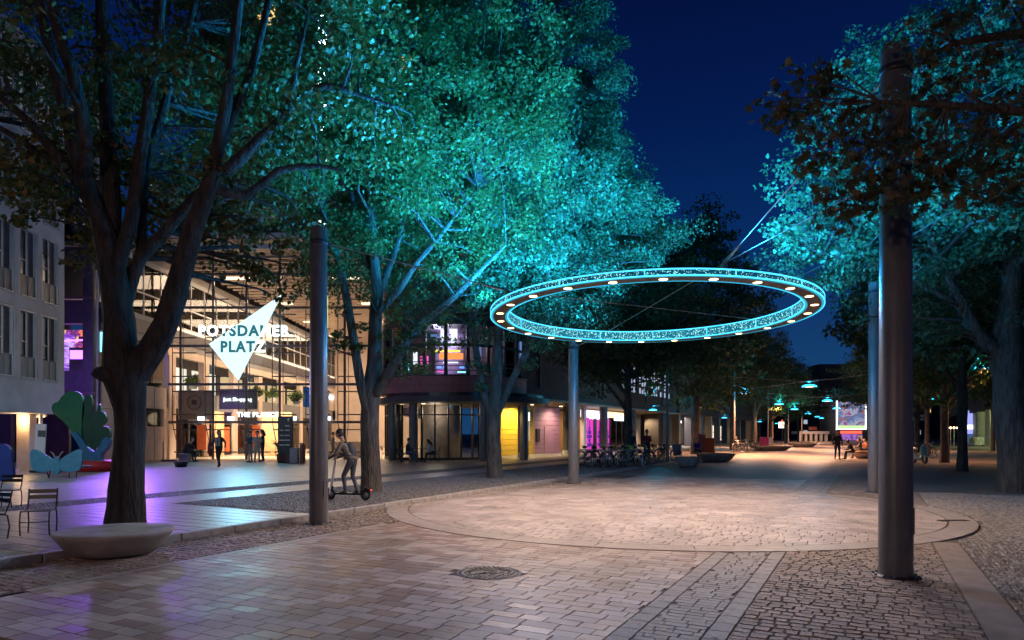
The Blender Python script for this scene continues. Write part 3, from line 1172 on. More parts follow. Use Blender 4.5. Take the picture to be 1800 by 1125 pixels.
# glass screen with cable trusses
YS = 41.0
post_x = [-19.9, -17.95, -15.95, -13.95, -11.95, -10.05, -8.1]
m = MB()
for x in post_x:
    m.tube([(x, YS, .1), (x, YS, 12.6)], .075, 8)
mp_(m, 'screen_post', M['steel'])
m = MB()
for x in post_x[:-1]:
    for dx in (.55,):
        m.tube([(x, YS - .05, .1), (x - .32, YS - .35, 2.33), (x - .32, YS - .35, 9.2), (x, YS - .05, 11.4)], .028, 6)
        m.tube([(x, YS - .05, .1), (x + .32, YS - .35, 2.33), (x + .32, YS - .35, 9.2), (x, YS - .05, 11.4)], .022, 6)
mp_(m, 'truss_cable', M['steel'])
beam_z = (2.33, 4.6, 6.9, 9.2, 11.2)
for z in beam_z:
    mp_(MB().bb((-20.6, YS - .11, z - .075), (-8.0, YS - .03, z + .075)), 'screen_beam', M['steel'])
m = MB()
for x in post_x[:-1]:
    for z in (2.33, 4.6, 6.9, 9.2):
        for dz in (-.45, .45):
            m.bb((x - .3, YS - .36, z + dz - .035), (x + 1.1, YS - .3, z + dz + .035))
    m.bb((x - .3, YS - .2, .5), (x + 1.5, YS - .12, .58))
mp_(m, 'bracket', M['steel'])
for i in range(len(post_x) - 1):
    for z0, z1 in ((.12, 2.25), (2.41, 4.52), (4.68, 6.82), (6.98, 9.12), (9.28, 11.12), (11.28, 12.5)):
        if z0 < 1 and i in (1, 3):
            continue
        mp_(MB().bb((post_x[i] + .08, YS - .012, z0), (post_x[i + 1] - .08, YS + .004, z1)), 'pane', M['glass'])
# roof edge: white beams and zigzag trusses, dark canopy above
for z, yy in ((12.75, 40.6), (13.35, 40.3), (14.7, 40.9), (15.5, 40.7)):
    mp_(MB().bb((-21, yy - .12, z - .12), (-7.4, yy + .12, z + .12)), 'roof_edge_beam', M['white'])
m = MB()
x = -21.0
k = 0
while x < -8:
    m.tube([(x, 40.45, 12.8 + .5 * (k % 2)), (x + .6, 40.45, 12.8 + .5 * ((k + 1) % 2))], .035, 5)
    m.tube([(x, 40.8, 14.75 + .7 * (k % 2)), (x + .6, 40.8, 14.75 + .7 * ((k + 1) % 2))], .035, 5)
    x += .6
    k += 1
mp_(m, 'roof_truss', M['winframe'])
mp_(MB().bb((-22, 40.9, 16.2), (-7, 60, 16.8)), 'upper_canopy', M['spandrel'])
for z0 in (17.5, 21, 24.5, 28):
    mp_(MB().bb((-22, 52, z0), (-7, 52.4, z0 + 1.2)), 'tower_band', M['facade_dark'])
mp_(MB().bb((-24, 52.5, 13.7), (-4, 70, 44)), 'tower', M['bmass'])
mp_(MB().bb((-13.0, 45.8, 15.8), (-12.52, 46.1, 31)), 'tower_light_strip', em('tower light strip', (.75, .92, 1.0), 14))
mp_(MB().bb((-13.3, 46.11, 13.6), (-12.2, 46.6, 31.5)), 'lift_shaft', M['facade_dark'])
m = MB()
for x, z in ((-22.6, 27), (-23.2, 29.5), (-19.5, 33), (-16, 24), (-9, 29)):
    mp_(MB().bb((x, 52.3, z), (x + 1.3, 52.49, z + 1.5)), 'tower_window', M['gold_em'])
# yellow vertical advert by the pole
mp_(MB().bb((-11.1, 40.2, 7.8), (-10.85, 40.25, 10.4)), 'yellow_banner', M['yellow_em'])
# fascia signs: grey panel and white lit letters
mp_(MB().bb((-18.1, 42.2, 3.15), (-15.75, 42.3, 4.4)), 'sign_panel', M['spandrel'])
tm = text_mesh('Just Shopping', .3, M['sign_white'], .02, .004, spacing=1.06)
link('letters', tm, None, mall, (-16.95 - OX, 42.15 - OY, 3.75), (R(90), 0, 0))
tm = text_mesh('THE PLAYCE', .40, M['sign_white'], .02, .008, spacing=1.12)
link('letters', tm, None, mall, (-15.1 - OX, 40.5 - OY, 2.76), (R(90), 0, 0))
m = MB()
m.lathe([(.46, 0), (.46, .05), (.40, .05), (.40, 0)], 20, closed=True)
m2 = MB()
for q in m.v:
    m2.v.append((q[0] - 19.35 + .0, 41.6 - q[2], q[1] + 3.55))
m2.f, m2.m, m2.sm = m.f, m.m, m.sm
m2.bb((-19.5, 41.55, 3.4), (-19.2, 41.6, 3.7))
mp_(m2, 'round_emblem', M['steel'])
mp_(MB().bb((-20.5, 41.9, 2.5), (-18.3, 42.0, 4.3)), 'emblem_wall', M['beige'])
# white exit boxes on the beam
for x in (-18.75, -16.98, -11.2, -13.25):
    mp_(MB().bb((x, YS - .3, 2.44), (x + .36, YS - .16, 2.66)), 'exit_sign', M['white_em'])
# red lettered strip on the wing wall
m = MB()
for i in range(7):
    m.bb((XW + .014, 37.55, .75 + i * .28), (XW + .025, 38.0, .94 + i * .28))
mp_(MB().bb((XW, 37.4, .5), (XW + .013, 38.15, 2.9)), 'poster', M['spandrel'])
mp_(m, 'poster_print', pm('red print', (.35, .06, .05), (.3, .05, .04), 5, .6))
# handrail and counter inside
m = MB()
for i in range(9):
    m.bb((-14.9 + i * .2, 43.0, .1), (-14.87 + i * .2, 43.03, 1.0))
m.bb((-15, 42.98, 1.0), (-13.1, 43.05, 1.06))
mp_(m, 'handrail', M['steel'])
mp_(MB().bb((-12.8, 43.5, .1), (-9, 43.9, 1.15)), 'counter', M['beige'])
mp_(MB().bb((-19.6, 44.5, .1), (-19.4, 46, 3.1)), 'shop_divider', M['wood'])
mp_(MB().bb((-17.0, 46.4, .1), (-15.0, 46.6, 3.1)), 'timber_wall', M['wood'])

# large lit sign: white triangle with the name across it
D = 40.0
tri = [P(494, 519, D), P(368, 605, D), P(419, 668, D)]
sc = sum((q for q in tri), Vector()) / 3
sign = thing('illuminated_sign', (sc.x, D, sc.z), 'large white illuminated triangle sign reading POTSDAMER PLATZ on the glass front', 'sign')
m = MB()
loc = [(q.x - sc.x, q.z - sc.z) for q in tri]
m.add([(p[0], -.08, p[1]) for p in loc] + [(p[0], .08, p[1]) for p in loc], [[0, 1, 2], [5, 4, 3], [0, 3, 4, 1], [1, 4, 5, 2], [2, 5, 3, 0]])
m.part('triangle', em('sign face', (.70, .97, 1.0), 1.25), sign)


def split_letters(name):
    """letters that are lit white off the triangle and dark teal where they cross it"""
    mm, n, l = _new(name)
    out = n.new('ShaderNodeOutputMaterial')
    e = n.new('ShaderNodeEmission')
    l.new(e.outputs[0], out.inputs[0])
    ge = n.new('ShaderNodeNewGeometry')
    last = None
    for i in range(3):
        a, b = tri[i], tri[(i + 1) % 3]
        c = tri[(i + 2) % 3]
        nx, nz = -(b.z - a.z), (b.x - a.x)
        if nx * (c.x - a.x) + nz * (c.z - a.z) < 0:
            nx, nz = -nx, -nz
        off = -(nx * a.x + nz * a.z)
        d = n.new('ShaderNodeVectorMath')
        d.operation = 'DOT_PRODUCT'
        d.inputs[1].default_value = (nx, 0, nz)
        l.new(ge.outputs['Position'], d.inputs[0])
        g = n.new('ShaderNodeMath')
        g.operation = 'GREATER_THAN'
        l.new(d.outputs['Value'], g.inputs[0])
        g.inputs[1].default_value = -off
        if last is None:
            last = g.outputs[0]
        else:
            mu = n.new('ShaderNodeMath')
            mu.operation = 'MULTIPLY'
            l.new(last, mu.inputs[0])
            l.new(g.outputs[0], mu.inputs[1])
            last = mu.outputs[0]
    mx = n.new('ShaderNodeMix')
    mx.data_type = 'RGBA'
    mx.inputs[6].default_value = (.85, 1.0, 1.0, 1)
    mx.inputs[7].default_value = (.012, .07, .09, 1)
    l.new(last, mx.inputs[0])
    l.new(mx.outputs[2], e.inputs[0])
    e.inputs[1].default_value = 2.4
    return mm


LM = split_letters('two-tone letters')
for body, px, py, wpx, h in (('POTSDAMER', 430, 583, 160, 20), ('PLATZ', 428, 611, 78, 20)):
    tm = text_mesh(body, .84, LM, .02, .03, spacing=1.18)
    xs = [v.co.x for v in tm.vertices]
    ys = [v.co.y for v in tm.vertices]
    kx = wpx * D / FPX / (max(xs) - min(xs))
    ky = h * D / FPX / (max(ys) - min(ys))
    q = P(px, py, D)
    o = link('letters', tm, None, sign, (q.x - sc.x, -.16, q.z - sc.z), (R(90), 0, 0))
    o.scale = (kx, ky, 1)
m = MB()
for q in (P(432, 575, D), P(432, 615, D), P(490, 560, D)):
    m.tube([(q.x - sc.x, .08, q.z - sc.z), (q.x - sc.x, .9, q.z - sc.z)], .03, 6)
m.part('bracket', M['steel'], sign)
add_light('sign_glow', 'SPOT', (0, -.35, -.2), (.22, .72, 1.0), 2600, sign, (R(-50), 0, R(10)), .3, R(85), .9)

# --- rotunda with neon upper floor ----------------------------------------------------
rc = Vector((-3.7, 42.5))
rot = thing('rotunda_building', (rc.x, rc.y, 0), 'curved corner building with a red stone parapet and neon lit upper windows', 'building')
A0, A1 = R(-205), R(25)
RO = 4.6


def ringwall(r0, r1, z0, z1, name, mat, a0=A0, a1=A1, n=48, parent=rot, label=None):
    m = MB()
    m.lathe([(r0, z0), (r1, z0), (r1, z1), (r0, z1)], n, 0, a0, a1, False, closed=True)
    return m.part(name, mat, parent, label)


ringwall(RO - .5, RO, 3.95, 4.86, 'parapet', M['brickred'])
ringwall(RO - .3, RO + .04, 4.34, 4.36, 'parapet_joint', M['facade_dark'])
ringwall(RO - .5, RO + .06, 4.88, 4.94, 'parapet_coping', M['facade_dark'])
for nm, r_, z0, z1, mt in (('canopy', 5.25, 3.42, 3.72, 'facade_dark'), ('soffit', 5.2, 3.38, 3.415, 'soffit'), ('dark_band', 4.9, 3.725, 3.93, 'black')):
    MB().lathe([(.4, z0), (r_, z0), (r_, z1), (.4, z1)], 56, closed=True, smooth=False).part(nm, M[mt], rot, None, (.75, -.2, 0))
for z in (5.15, 5.4, 5.65):
    ringwall(RO - .1, RO - .05, z, z + .045, 'balcony_rail', M['dark'])
ringwall(RO - .32, RO - .29, 4.95, 7.75, 'window_band', M['glass'])
ringwall(RO - .36, RO - .24, 6.55, 6.7, 'transom', M['dark'])
for i in range(15):
    a = A0 + (A1 - A0) * i / 14
    m = MB().box((0, 0, 6.3), (.16, .2, 2.9))
    m.part('mullion', M['dark'], rot, None, ((RO - .3) * math.cos(a), (RO - .3) * math.sin(a), 0), (0, 0, a))
ringwall(.9, RO - .2, 7.76, 8.1, 'floor_slab', M['dark'])
ringwall(1.0, 1.1, 4.95, 7.75, 'inner_wall', pm('purple room wall', (.35, .3, .42), (.28, .24, .36), 3, .7))
for i in range(9):
    ringwall(RO - .75, RO - .35, 8.15 + i * .3, 8.30 + i * .3, 'louver', M['terracotta'])
ringwall(RO - .9, RO - .8, 8.1, 11, 'louver_backing', M['bmass'])
ringwall(RO - .9, RO - .85, 11.0, 12.4, 'golden_room', M['gold_em'], R(-150), R(-60))
ringwall(RO - .5, RO - .46, 10.95, 12.5, 'upper_glazing', M['glass_dark'])
ringwall(RO - 1.4, RO - .4, 12.5, 22, 'upper_wall', M['terracotta'])
ringwall(RO - .42, RO - .38, 14.3, 15.9, 'upper_window', M['gold_em'], R(-84), R(-77), 4)
add_light('neon_room_light', 'POINT', (-.5, -2.4, 7.3), (.75, .6, 1.0), 420, rot, size=.5)
# neon pieces in the windows
def neon(px, py, w, h, mat, r=4.6, name='neon_sign', tilt=0.0):
    for r in (2.9, 3.3, 3.7, 4.05, 4.2):
        if neon_at(px, py, w, h, mat, r, name, tilt):
            return


def neon_at(px, py, w, h, mat, r, name, tilt):
    """flat lit sign hung inside the round room at radius r, seen at image column px"""
    k = (px - 900) / FPX
    # solve |(k*d - cx, d - cy)| = r on the near side
    A = k * k + 1
    B = -2 * (k * rc.x + rc.y)
    Cc = rc.x ** 2 + rc.y ** 2 - r * r
    disc = B * B - 4 * A * Cc
    if disc < 1.2:
        return False
    d = (-B - math.sqrt(disc)) / (2 * A)
    q = P(px, py, d)
    a = math.atan2(q.y - rc.y, q.x - rc.x)
    ww, hh = w * d / FPX, h * d / FPX
    MB().box((0, 0, 0), (.06, ww, hh), 0, 0, .012).part(name, mat, rot, None, (q.x - rc.x, q.y - rc.y, q.z), (tilt, 0, a * .5 - PI / 4))
    return True


M['white_neon'] = em('white projected panel', (.85, .85, 1.0), 1.7)
M['pale_blue'] = em('pale blue screen', (.16, .28, .62), .85)
for (px, py, w, h, k_) in ((668, 620, 5, 45, 'cyan_em'), (682, 622, 9, 34, 'pale_blue'), (688, 655, 14, 9, 'magenta'), (716, 645, 8, 18, 'cyan_em'), (730, 632, 8, 26, 'white_neon'),
                           (746, 634, 15, 16, 'magenta'), (765, 590, 16, 5, 'pale_blue'), (780, 585, 11, 26, 'white_neon'), (797, 594, 14, 32, 'white_neon'), (787, 617, 44, 4, 'yellow_em'), (793, 626, 42, 11, 'orange_em'),
                           (792, 637, 27, 2.5, 'white_neon'), (772, 645, 8, 5, 'blue_em'), (783, 645, 8, 5, 'blue_em'), (812, 645, 8, 5, 'blue_em'), (822, 648, 7, 4, 'blue_em'), (775, 653, 14, 2.5, 'magenta'), (812, 654, 16, 2.5, 'cyan_em'),
                           (843, 615, 6, 22, 'pale_blue'), (859, 625, 5, 17, 'red_em'), (859, 640, 4, 7, 'blue_em'), (878, 630, 10, 34, 'pale_blue'), (897, 622, 16, 40, 'pale_blue'), (912, 620, 12, 40, 'pale_blue'), (897, 655, 18, 5, 'red_em'), (925, 620, 10, 34, 'pale_blue')):
    neon(px, py, w, h, M[k_], 4.8 if h > 15 else 4.95)
# cartoon-free outlines in the big white panel
# ground floor: glass drum and metal columns
M['cafe_wall'] = pm('cafe wall', (.3, .26, .22), (.24, .2, .17), 3, .6)
GX, GY = -.75, .35
for nm, r0, r1, z0, z1, mt in (('ground_glazing', 3.4, 3.43, .1, 3.36, 'glass'), ('ground_inner_wall', 1.2, 1.3, .1, 3.36, 'cafe_wall'), ('ground_transom', 3.36, 3.48, 2.7, 2.78, 'steel'), ('ground_plinth', 3.36, 3.5, .1, .25, 'dark')):
    MB().lathe([(r0, z0), (r1, z0), (r1, z1), (r0, z1)], 40, 0, A0, A1, False, closed=True).part(nm, M[mt], rot, None, (GX, GY, 0))
for i in range(19):
    a = A0 + (A1 - A0) * i / 18
    MB().box((0, 0, 1.73), (.12, .09, 3.26)).part('ground_mullion', M['dark'], rot, None, (GX + 3.43 * math.cos(a), GY + 3.43 * math.sin(a), 0), (0, 0, a))
for x, y in ((-3.3, -2.6), (-1.9, -3.6), (2.1, -4.0), (4.4, -2.2)):
    MB().tube([(0, 0, .1), (0, 0, 3.37)], .24, 16).part('column', M['pole'], rot, None, (x, y, 0))
    MB().box((0, 0, 3.36), (.2, .2, .03)).part('soffit_lamp', M['warm_em'], rot, None, (x + .5, y + .4, 0))
add_light('soffit_lamp_glow', 'SPOT', (3.2, -2.4, 3.3), (1.0, .62, .25), 260, rot, (0, 0, 0), .1, R(150), .6)
# warm lit end bay beside the atrium
MB().lathe([(2.9, .3), (2.95, .3), (2.95, 3.2), (2.9, 3.2)], 4, 0, R(-172), R(-160), False, closed=True).part('lit_bay', M['gold_em'], rot, None, (GX, GY, 0))
MB().lathe([(2.9, .3), (2.95, .3), (2.95, 3.2), (2.9, 3.2)], 4, 0, R(-152), R(-146), False, closed=True).part('lit_bay', M['shop_b'], rot, None, (GX, GY, 0))
add_light('cafe_lamp', 'POINT', (-.9, -1.8, 2.9), (1.0, .8, .6), 60, rot, size=.3)

# --- long street building with arcade (left side of the street) -----------------------
sb = thing('arcade_building', S(-19.5, 38, 0), 'long dark street building with an arcade of columns and lit shops below', 'building', rotz=SR)


def st(m, name, mats, label=None, parent=None):
    for i, q in enumerate(m.v):
        m.v[i] = (q[0] + 19.5, q[1] - 38, q[2])
    return m.part(name, mats, parent or sb, label)


st(MB().bb((-27, 36, 3.95), (-18.9, 76, 13.5)), 'upper_mass', M['bmass'])
st(MB().bb((-24.5, 36, 3.80), (-18.7, 76, 3.94)), 'soffit', M['soffit'])
for s_ in (38.6, 45.8, 53.4, 61.1, 71.0):
    st(MB().tube([(-19.3, s_, .1), (-19.3, s_, 3.79)], .34, 16), 'column', M['facade_dark'])
    st(MB().tube([(-19.3, s_, .1), (-19.3, s_, .45)], .36, 16), 'column_base', M['winframe'])
M['yellow_wall'] = pm('yellow glazed cladding', (.55, .38, .03), (.5, .34, .02), 3, .5)
M['pink_wall'] = pm('mauve cladding', (.34, .2, .24), (.3, .17, .21), 3, .55)
for nm, s0, s1, mat in (('yellow_wall', 40.5, 46.4, 'yellow_wall'), ('mauve_wall', 46.9, 51.6, 'pink_wall')):
    st(MB().bb((-22.8, s0, .1), (-22.53, s1, 3.79)), nm, M['joint'])
    for i in range(10):
        st(MB().box((-22.5, (s0 + s1) / 2, .28 + i * .365), (.06, s1 - s0, .345), 0, 0, .012), 'plank', M[mat])
st(MB().bb((-22.7, 46.42, .1), (-22.4, 46.88, 3.79)), 'wall_pier', M['wood'])
st(MB().bb((-22.46, 48.6, .1), (-22.42, 50.2, 2.2)), 'metal_door', M['pink_wall'])
st(MB().bb((-22.46, 45.2, 1.1), (-22.40, 45.9, 3.3)), 'notice_board', M['white'])
st(MB().bb((-22.36, 45.25, 2.6), (-22.35, 45.8, 3.2)), 'notice_screen', M['white_em'])
st(MB().bb((-22.44, 46.95, 1.0), (-22.3, 47.5, 2.0)), 'letter_box', M['black'])
for s_ in (41.8, 44.4, 49.2):
    st(MB().box((-21.2, s_, 3.77), (.35, .35, .04)), 'soffit_lamp', M['warm_em'])
add_light('arcade_lamp', 'SPOT', (-1.9, 5.0, 3.7), (1.0, .72, .32), 1500, sb, (0, R(12), 0), .15, R(150), .6)
add_light('arcade_lamp', 'SPOT', (-1.6, 11.6, 3.7), (1.0, .7, .5), 600, sb, (0, R(14), 0), .15, R(150), .6)
# shop: pink doors and white/amber fascia
st(MB().bb((-26, 51.7, .1), (-25.7, 74, 3.79)), 'shop_rear_wall', M['wood'])
st(MB().bb((-20.6, 51.7, .1), (-20.35, 52.2, 3.79)), 'shop_pier', M['white'])
for i in range(8):
    st(MB().box((-20.33, 51.95, .3 + i * .44), (.03, .5, .42), 0, 0, .01), 'tile', M['white'])
for s0, s1 in ((52.4, 54.2), (54.9, 56.6), (57.0, 58.2)):
    st(MB().bb((-20.6, s0, .25), (-20.5, s1, 2.95)), 'door_panel', M['pink_panel'])
    m = MB()
    c = (s0 + s1) / 2
    for z, w_ in ((.7, 1.0), (1.05, .5), (1.4, 1.05), (1.75, .8), (2.05, .35)):
        m.bb((-20.49, c - w_ / 2, z - .14), (-20.48, c + w_ / 2, z + .14))
    m.bb((-20.488, c - .06, .4), (-20.478, c + .06, 2.75))
    st(m, 'door_print', M['purple_print'])
st(MB().bb((-20.62, 54.25, .1), (-20.42, 54.85, 3.1)), 'door_post', M['dark'])
st(MB().bb((-20.62, 52.25, .1), (-20.56, 58.2, .24)), 'door_plinth', M['dark'])
st(MB().bb((-20.9, 52.3, 3.0), (-20.6, 58.3, 3.6)), 'fascia', em('blown-out fascia', (.95, .85, 1.0), 1.8))
st(MB().bb((-20.9, 58.4, 3.1), (-20.6, 65, 3.6)), 'fascia', em('amber fascia', (1.0, .75, .4), 1.9))
tm = text_mesh('Gemma', .85, M['sign_white'], .03, .02)
link('letters', tm, None, sb, (-20.45 + 19.5, 54.4 - 38, 3.15), (R(90), 0, R(90)))
tm = text_mesh('Gelateria', .8, M['sign_white'], .03, .02)
link('letters', tm, None, sb, (-20.45 + 19.5, 61 - 38, 3.1), (R(90), 0, R(90)))
for s_ in (58.3, 60.0, 61.6, 63.2, 64.8):
    st(MB().bb((-20.56, s_, .1), (-20.44, s_ + .1, 2.98)), 'shop_mullion', M['dark'])
st(MB().bb((-20.5, 58.4, .1), (-20.48, 65, 2.98)), 'pane', M['glass'])
st(MB().bb((-25.5, 64.85, .1), (-20.7, 65.0, 2.95)), 'glowing_end_wall', em('amber glowing shop wall', (1.0, .50, .15), .85))  # wall glows amber by itself, in place of lamp light on it
st(MB().bb((-25.5, 64.8, 1.3), (-20.7, 64.84, 1.4)).bb((-24, 64.8, .1), (-23.8, 64.84, 2.9)).bb((-22.4, 64.8, .1), (-22.2, 64.84, 2.9)), 'wall_shelf', M['wood'])
for i, s_ in enumerate((59.3, 62.2, 63.6)):
    st(MB().bb((-23.5, s_ - .5, .1), (-23.4, s_ + .6, 2.9)), 'lit_shelf', em('amber shelf %d' % i, (1.0, .50, .14), 1.0))
st(MB().bb((-22, 60.6, 1.9), (-21.98, 61.3, 2.5)), 'price_sign', M['sign_white'])
add_light('shop_lamp', 'AREA', (-2.2, 23.5, 3.5), (1.0, .68, .36), 520, sb, (0, 0, 0), 3, size_y=6)
add_light('shop_lamp', 'AREA', (-.4, 17, 3.5), (1.0, .5, .9), 60, sb, (0, R(10), 0), .6, size_y=5)
# second shop: grey interior with spot
st(MB().bb((-20.6, 65.1, .1), (-20.3, 65.7, 3.79)), 'shop_pier', M['facade_dark'])
st(MB().bb((-22.6, 65.7, .1), (-22.4, 74, 3.79)), 'shop_wall', M['beige'])
st(MB().bb((-22.38, 68.2, .3), (-22.34, 70.2, 2.7)), 'shop_door', M['gold_em'])
st(MB().bb((-22.3, 66.1, .1), (-22.1, 67.0, 3.79)), 'blue_column', pm('blue column', (.08, .1, .35), (.06, .08, .3), 3, .3))
add_light('shop_lamp', 'SPOT', (-1.9, 33.6, 3.7), (1.0, .72, .42), 1200, sb, (0, R(-20), 0), .1, R(120), .6)
st(MB().bb((-21.5, 72.5, .1), (-19.6, 76, 3.79)), 'end_pier', M['bmass'])
# upper floor window grids
M['cool_win'] = em('cool lit window', (.62, .75, 1.0), .6)
wme = MB().box((0, 0, 0), (.03, .42, .5)).mesh('upper_window', M['cool_win'])
for (s0, s1) in ((57, 60.5), (62, 64.5), (66.0, 72.5)):
    s_ = s0
    while s_ < s1:
        for z in (5.4, 6.1, 6.8, 7.5):
            if random.random() < .8:
                link('upper_window', wme, None, sb, (-18.87 + 19.5, s_ + .21 - 38, z + .25))
        s_ += .8
for i in range(6):
    st(MB().bb((-18.9, 40 + i * 6, 4.6), (-18.75, 40.15 + i * 6, 13)), 'pilaster', M['facade_dark'])
# third stretch further on: separate building
fb = thing('far_street_building', S(-19.5, 78, 0), 'far dark street building with small white lit shop windows', 'building', rotz=SR)


def ft(m, name, mats):
    for i, q in enumerate(m.v):
        m.v[i] = (q[0] + 19.5, q[1] - 78, q[2])
    return m.part(name, mats, fb)


ft(MB().bb((-40, 77, 4.0), (-18.8, 150, 14)), 'upper_mass', M['bmass'])
ft(MB().bb((-26, 77, .1), (-22.6, 150, 3.99)), 'rear_wall', M['bmass'])
M['shop_bright'] = em('bright shop window', (1.0, .86, .68), 1.7)
for i in range(12):
    s_ = 78 + i * 6
    ft(MB().bb((-19.9, s_, .1), (-19.1, s_ + .8, 3.99)), 'pillar', M['facade_dark'] if i % 3 else M['wood'])
    if i in (0, 2, 3, 5, 6, 8, 9, 11):
        mt = [M['shop_bright'], M['gold_em'], M['shop_bright']][i % 3]
        ft(MB().bb((-21.6, s_ + 1.4, .5), (-21.55, s_ + 4.6, 2.9)), 'shop_window', mt)
        m = MB()
        for j in range(4):
            m.bb((-21.54, s_ + 1.4 + j * .95, .4), (-21.48, s_ + 1.5 + j * .95, 3.0))
        m.bb((-21.54, s_ + 1.4, 1.0 + (i % 3) * .4), (-21.5, s_ + 4.6, 1.1 + (i % 3) * .4))
        ft(m, 'shop_frame', M['dark'])
tm = text_mesh('Adina', .6, em('pink lit letters', (1.0, .55, .6), 3), .02, .015)
link('letters', tm, None, fb, (-20.0 + 19.5, 82.3 - 78, 3.1), (R(90), 0, R(90)))
add_light('shop_lamp', 'AREA', (-1.2, 4, 3.6), (1.0, .88, .75), 900, fb, (0, 0, 0), 2, size_y=8)
wme2 = MB().box((0, 0, 0), (.04, 1.0, 1.6)).mesh('upper_window', M['infill'])
for i in range(26):
    link('upper_window', wme2, None, fb, (-18.76 + 19.5, 79.5 + i * 2.6 - 78, 6.1))

# --- end of the street: lit cinema screen, small pavilion, bright signs ----------------
def endp(px, py, d):
    return P(px, py, d)


cin = thing('cinema_front', (P(1497, 762, 150).x, 151, 0), 'distant cinema front with a bulb-framed colourful screen and red neon line', 'building')
cx0 = cin.location.x


def ct(m, name, mat):
    for i, q in enumerate(m.v):
        m.v[i] = (q[0] - cx0, q[1] - 151, q[2])
    return m.part(name, mat, cin)


def rect(px0, py0, px1, py1, d, th=.2):
    a, b = P(px0, py1, d), P(px1, py0, d)
    return MB().bb((a.x, d, a.z), (b.x, d + th, b.z))


ct(rect(1440, 640, 1580, 774, 151.3, 6), 'building_mass', M['bmass'])
ct(rect(1471, 706, 1521, 753, 150.5), 'screen', em_tex('cinema screen', [(.05, .06, .3), (.6, .1, .5), (.9, .85, 1.0), (.1, .3, .8), (.8, .3, .15), (.02, .02, .08)], .5, .42, 'NOISE'))
ct(rect(1472, 748, 1521, 752, 150.4, .05), 'screen_caption', em('caption strip', (.6, .9, .35), 1.2))
m = MB()
for k in range(15):
    y = 705 + k * 3.4
    q = P(1471, y, 150)
    m.box((q.x, 150, q.z), (.25, .2, .3))
    q = P(1522, y, 150)
    m.box((q.x, 150, q.z), (.25, .2, .3))
for k in range(16):
    q = P(1471 + k * 3.35, 754, 150)
    m.box((q.x, 150, q.z), (.32, .2, .25))
ct(m, 'bulbs', M['white_em']).__setitem__('kind', 'stuff')
ct(rect(1478, 757.5, 1515, 762, 150.2), 'neon_line', M['red_em'])
ct(rect(1480, 763, 1516, 774, 150.6), 'foyer', em_tex('foyer light', [(.25, .08, .6), (.5, .2, .75), (.1, .05, .2), (.7, .35, .3)], .8, .6, 'NOISE'))

pav = thing('pavilion', (P(1432, 762, 140).x, 140, 0), 'low pale pavilion with square openings at the street end', 'pavilion')


def pv(m, name, mat):
    for i, q in enumerate(m.v):
        m.v[i] = (q[0] - pav.location.x, q[1] - 140, q[2])
    return m.part(name, mat, pav)


pv(rect(1405, 758, 1458, 763, 139.6, 4), 'roof', M['white'])
for px in (1405, 1415, 1424, 1433, 1442, 1451):
    pv(rect(px, 763.1, px + 4, 776, 139.8, .5), 'pillar', M['white'])
pv(rect(1405, 763, 1458, 776, 142, .3), 'rear_wall', M['bmass'])
pv(rect(1422, 750, 1436, 756, 139.5, .4), 'sign_board', pm('rust sign', (.4, .1, .05), (.3, .08, .04), 3, .6))
ks = P(1375, 747, 118)
kiosk = thing('lit_box_sign', (ks.x, 118, 0), 'small bright white and green box sign with a letter R', 'sign')
MB().box((0, 0, ks.z), (1.15, .4, 1.05), 0, 0, .04).part('box', em('sign box', (.95, 1.0, .65), 2.6), kiosk)
tm = text_mesh('R', .9, em('red letter', (.8, .12, .1), 1.0), .02, .02)
link('letters', tm, None, kiosk, (0, -.25, ks.z), (R(90), 0, 0))
MB().tube([(0, 0, 0), (0, 0, ks.z - .5)], .06, 8).part('post', M['dark'], kiosk)
MB().ball((0, 0, ks.z + .75), .14, 8).part('red_lamp', M['red_em'], kiosk)

# --- right side: building with round pillars, far behind the trees ---------------------
rb = thing('pillared_building', S(14, 90, 0), 'dark building with thick pale pillars behind the right row of trees', 'building', rotz=SR)


def rt(m, name, mats):
    for i, q in enumerate(m.v):
        m.v[i] = (q[0] - 14, q[1] - 90, q[2])
    return m.part(name, mats, rb)


rt(MB().bb((13.2, 70, 4.6), (40, 165, 15)), 'upper_mass', M['bmass'])
rt(MB().bb((18, 70, 0), (18.4, 165, 4.59)), 'rear_wall', M['bmass'])
M['pale_pillar'] = pm('pale plaster', (.5, .48, .36), (.42, .4, .3), 3, .7)
for s_ in (80, 89, 97, 104, 112, 121, 131):
    rt(MB().tube([(13.9, s_, 0), (13.9, s_, 4.59)], .75, 18), 'pillar', M['pale_pillar'])
add_light('arcade_lamp', 'POINT', (1.8, 12, 4.0), (.85, 1.0, .4), 900, rb, size=.2)
add_light('arcade_lamp', 'POINT', (-.6, 4, 4.0), (.85, 1.0, .4), 500, rb, size=.2)
sq = P(1701, 747, 100)
MBq = thing('glowing_banner_column', (sq.x, 100, 0), 'tall thin blue and white glowing advertising column on the right side', 'sign')
MB().bb((-.65, -.15, 1.6), (.65, .15, 5.0)).part('upper_face', em('blue white screen', (.35, .38, .95), 1.2), MBq)
MB().bb((-.65, -.17, 2.3), (.65, .13, 2.9)).part('bright_band', M['white_em'], MBq)
MB().bb((-.65, -.13, .1), (.65, .14, 1.58)).part('lower_face', em('dim blue screen', (.06, .12, .3), .8), MBq)

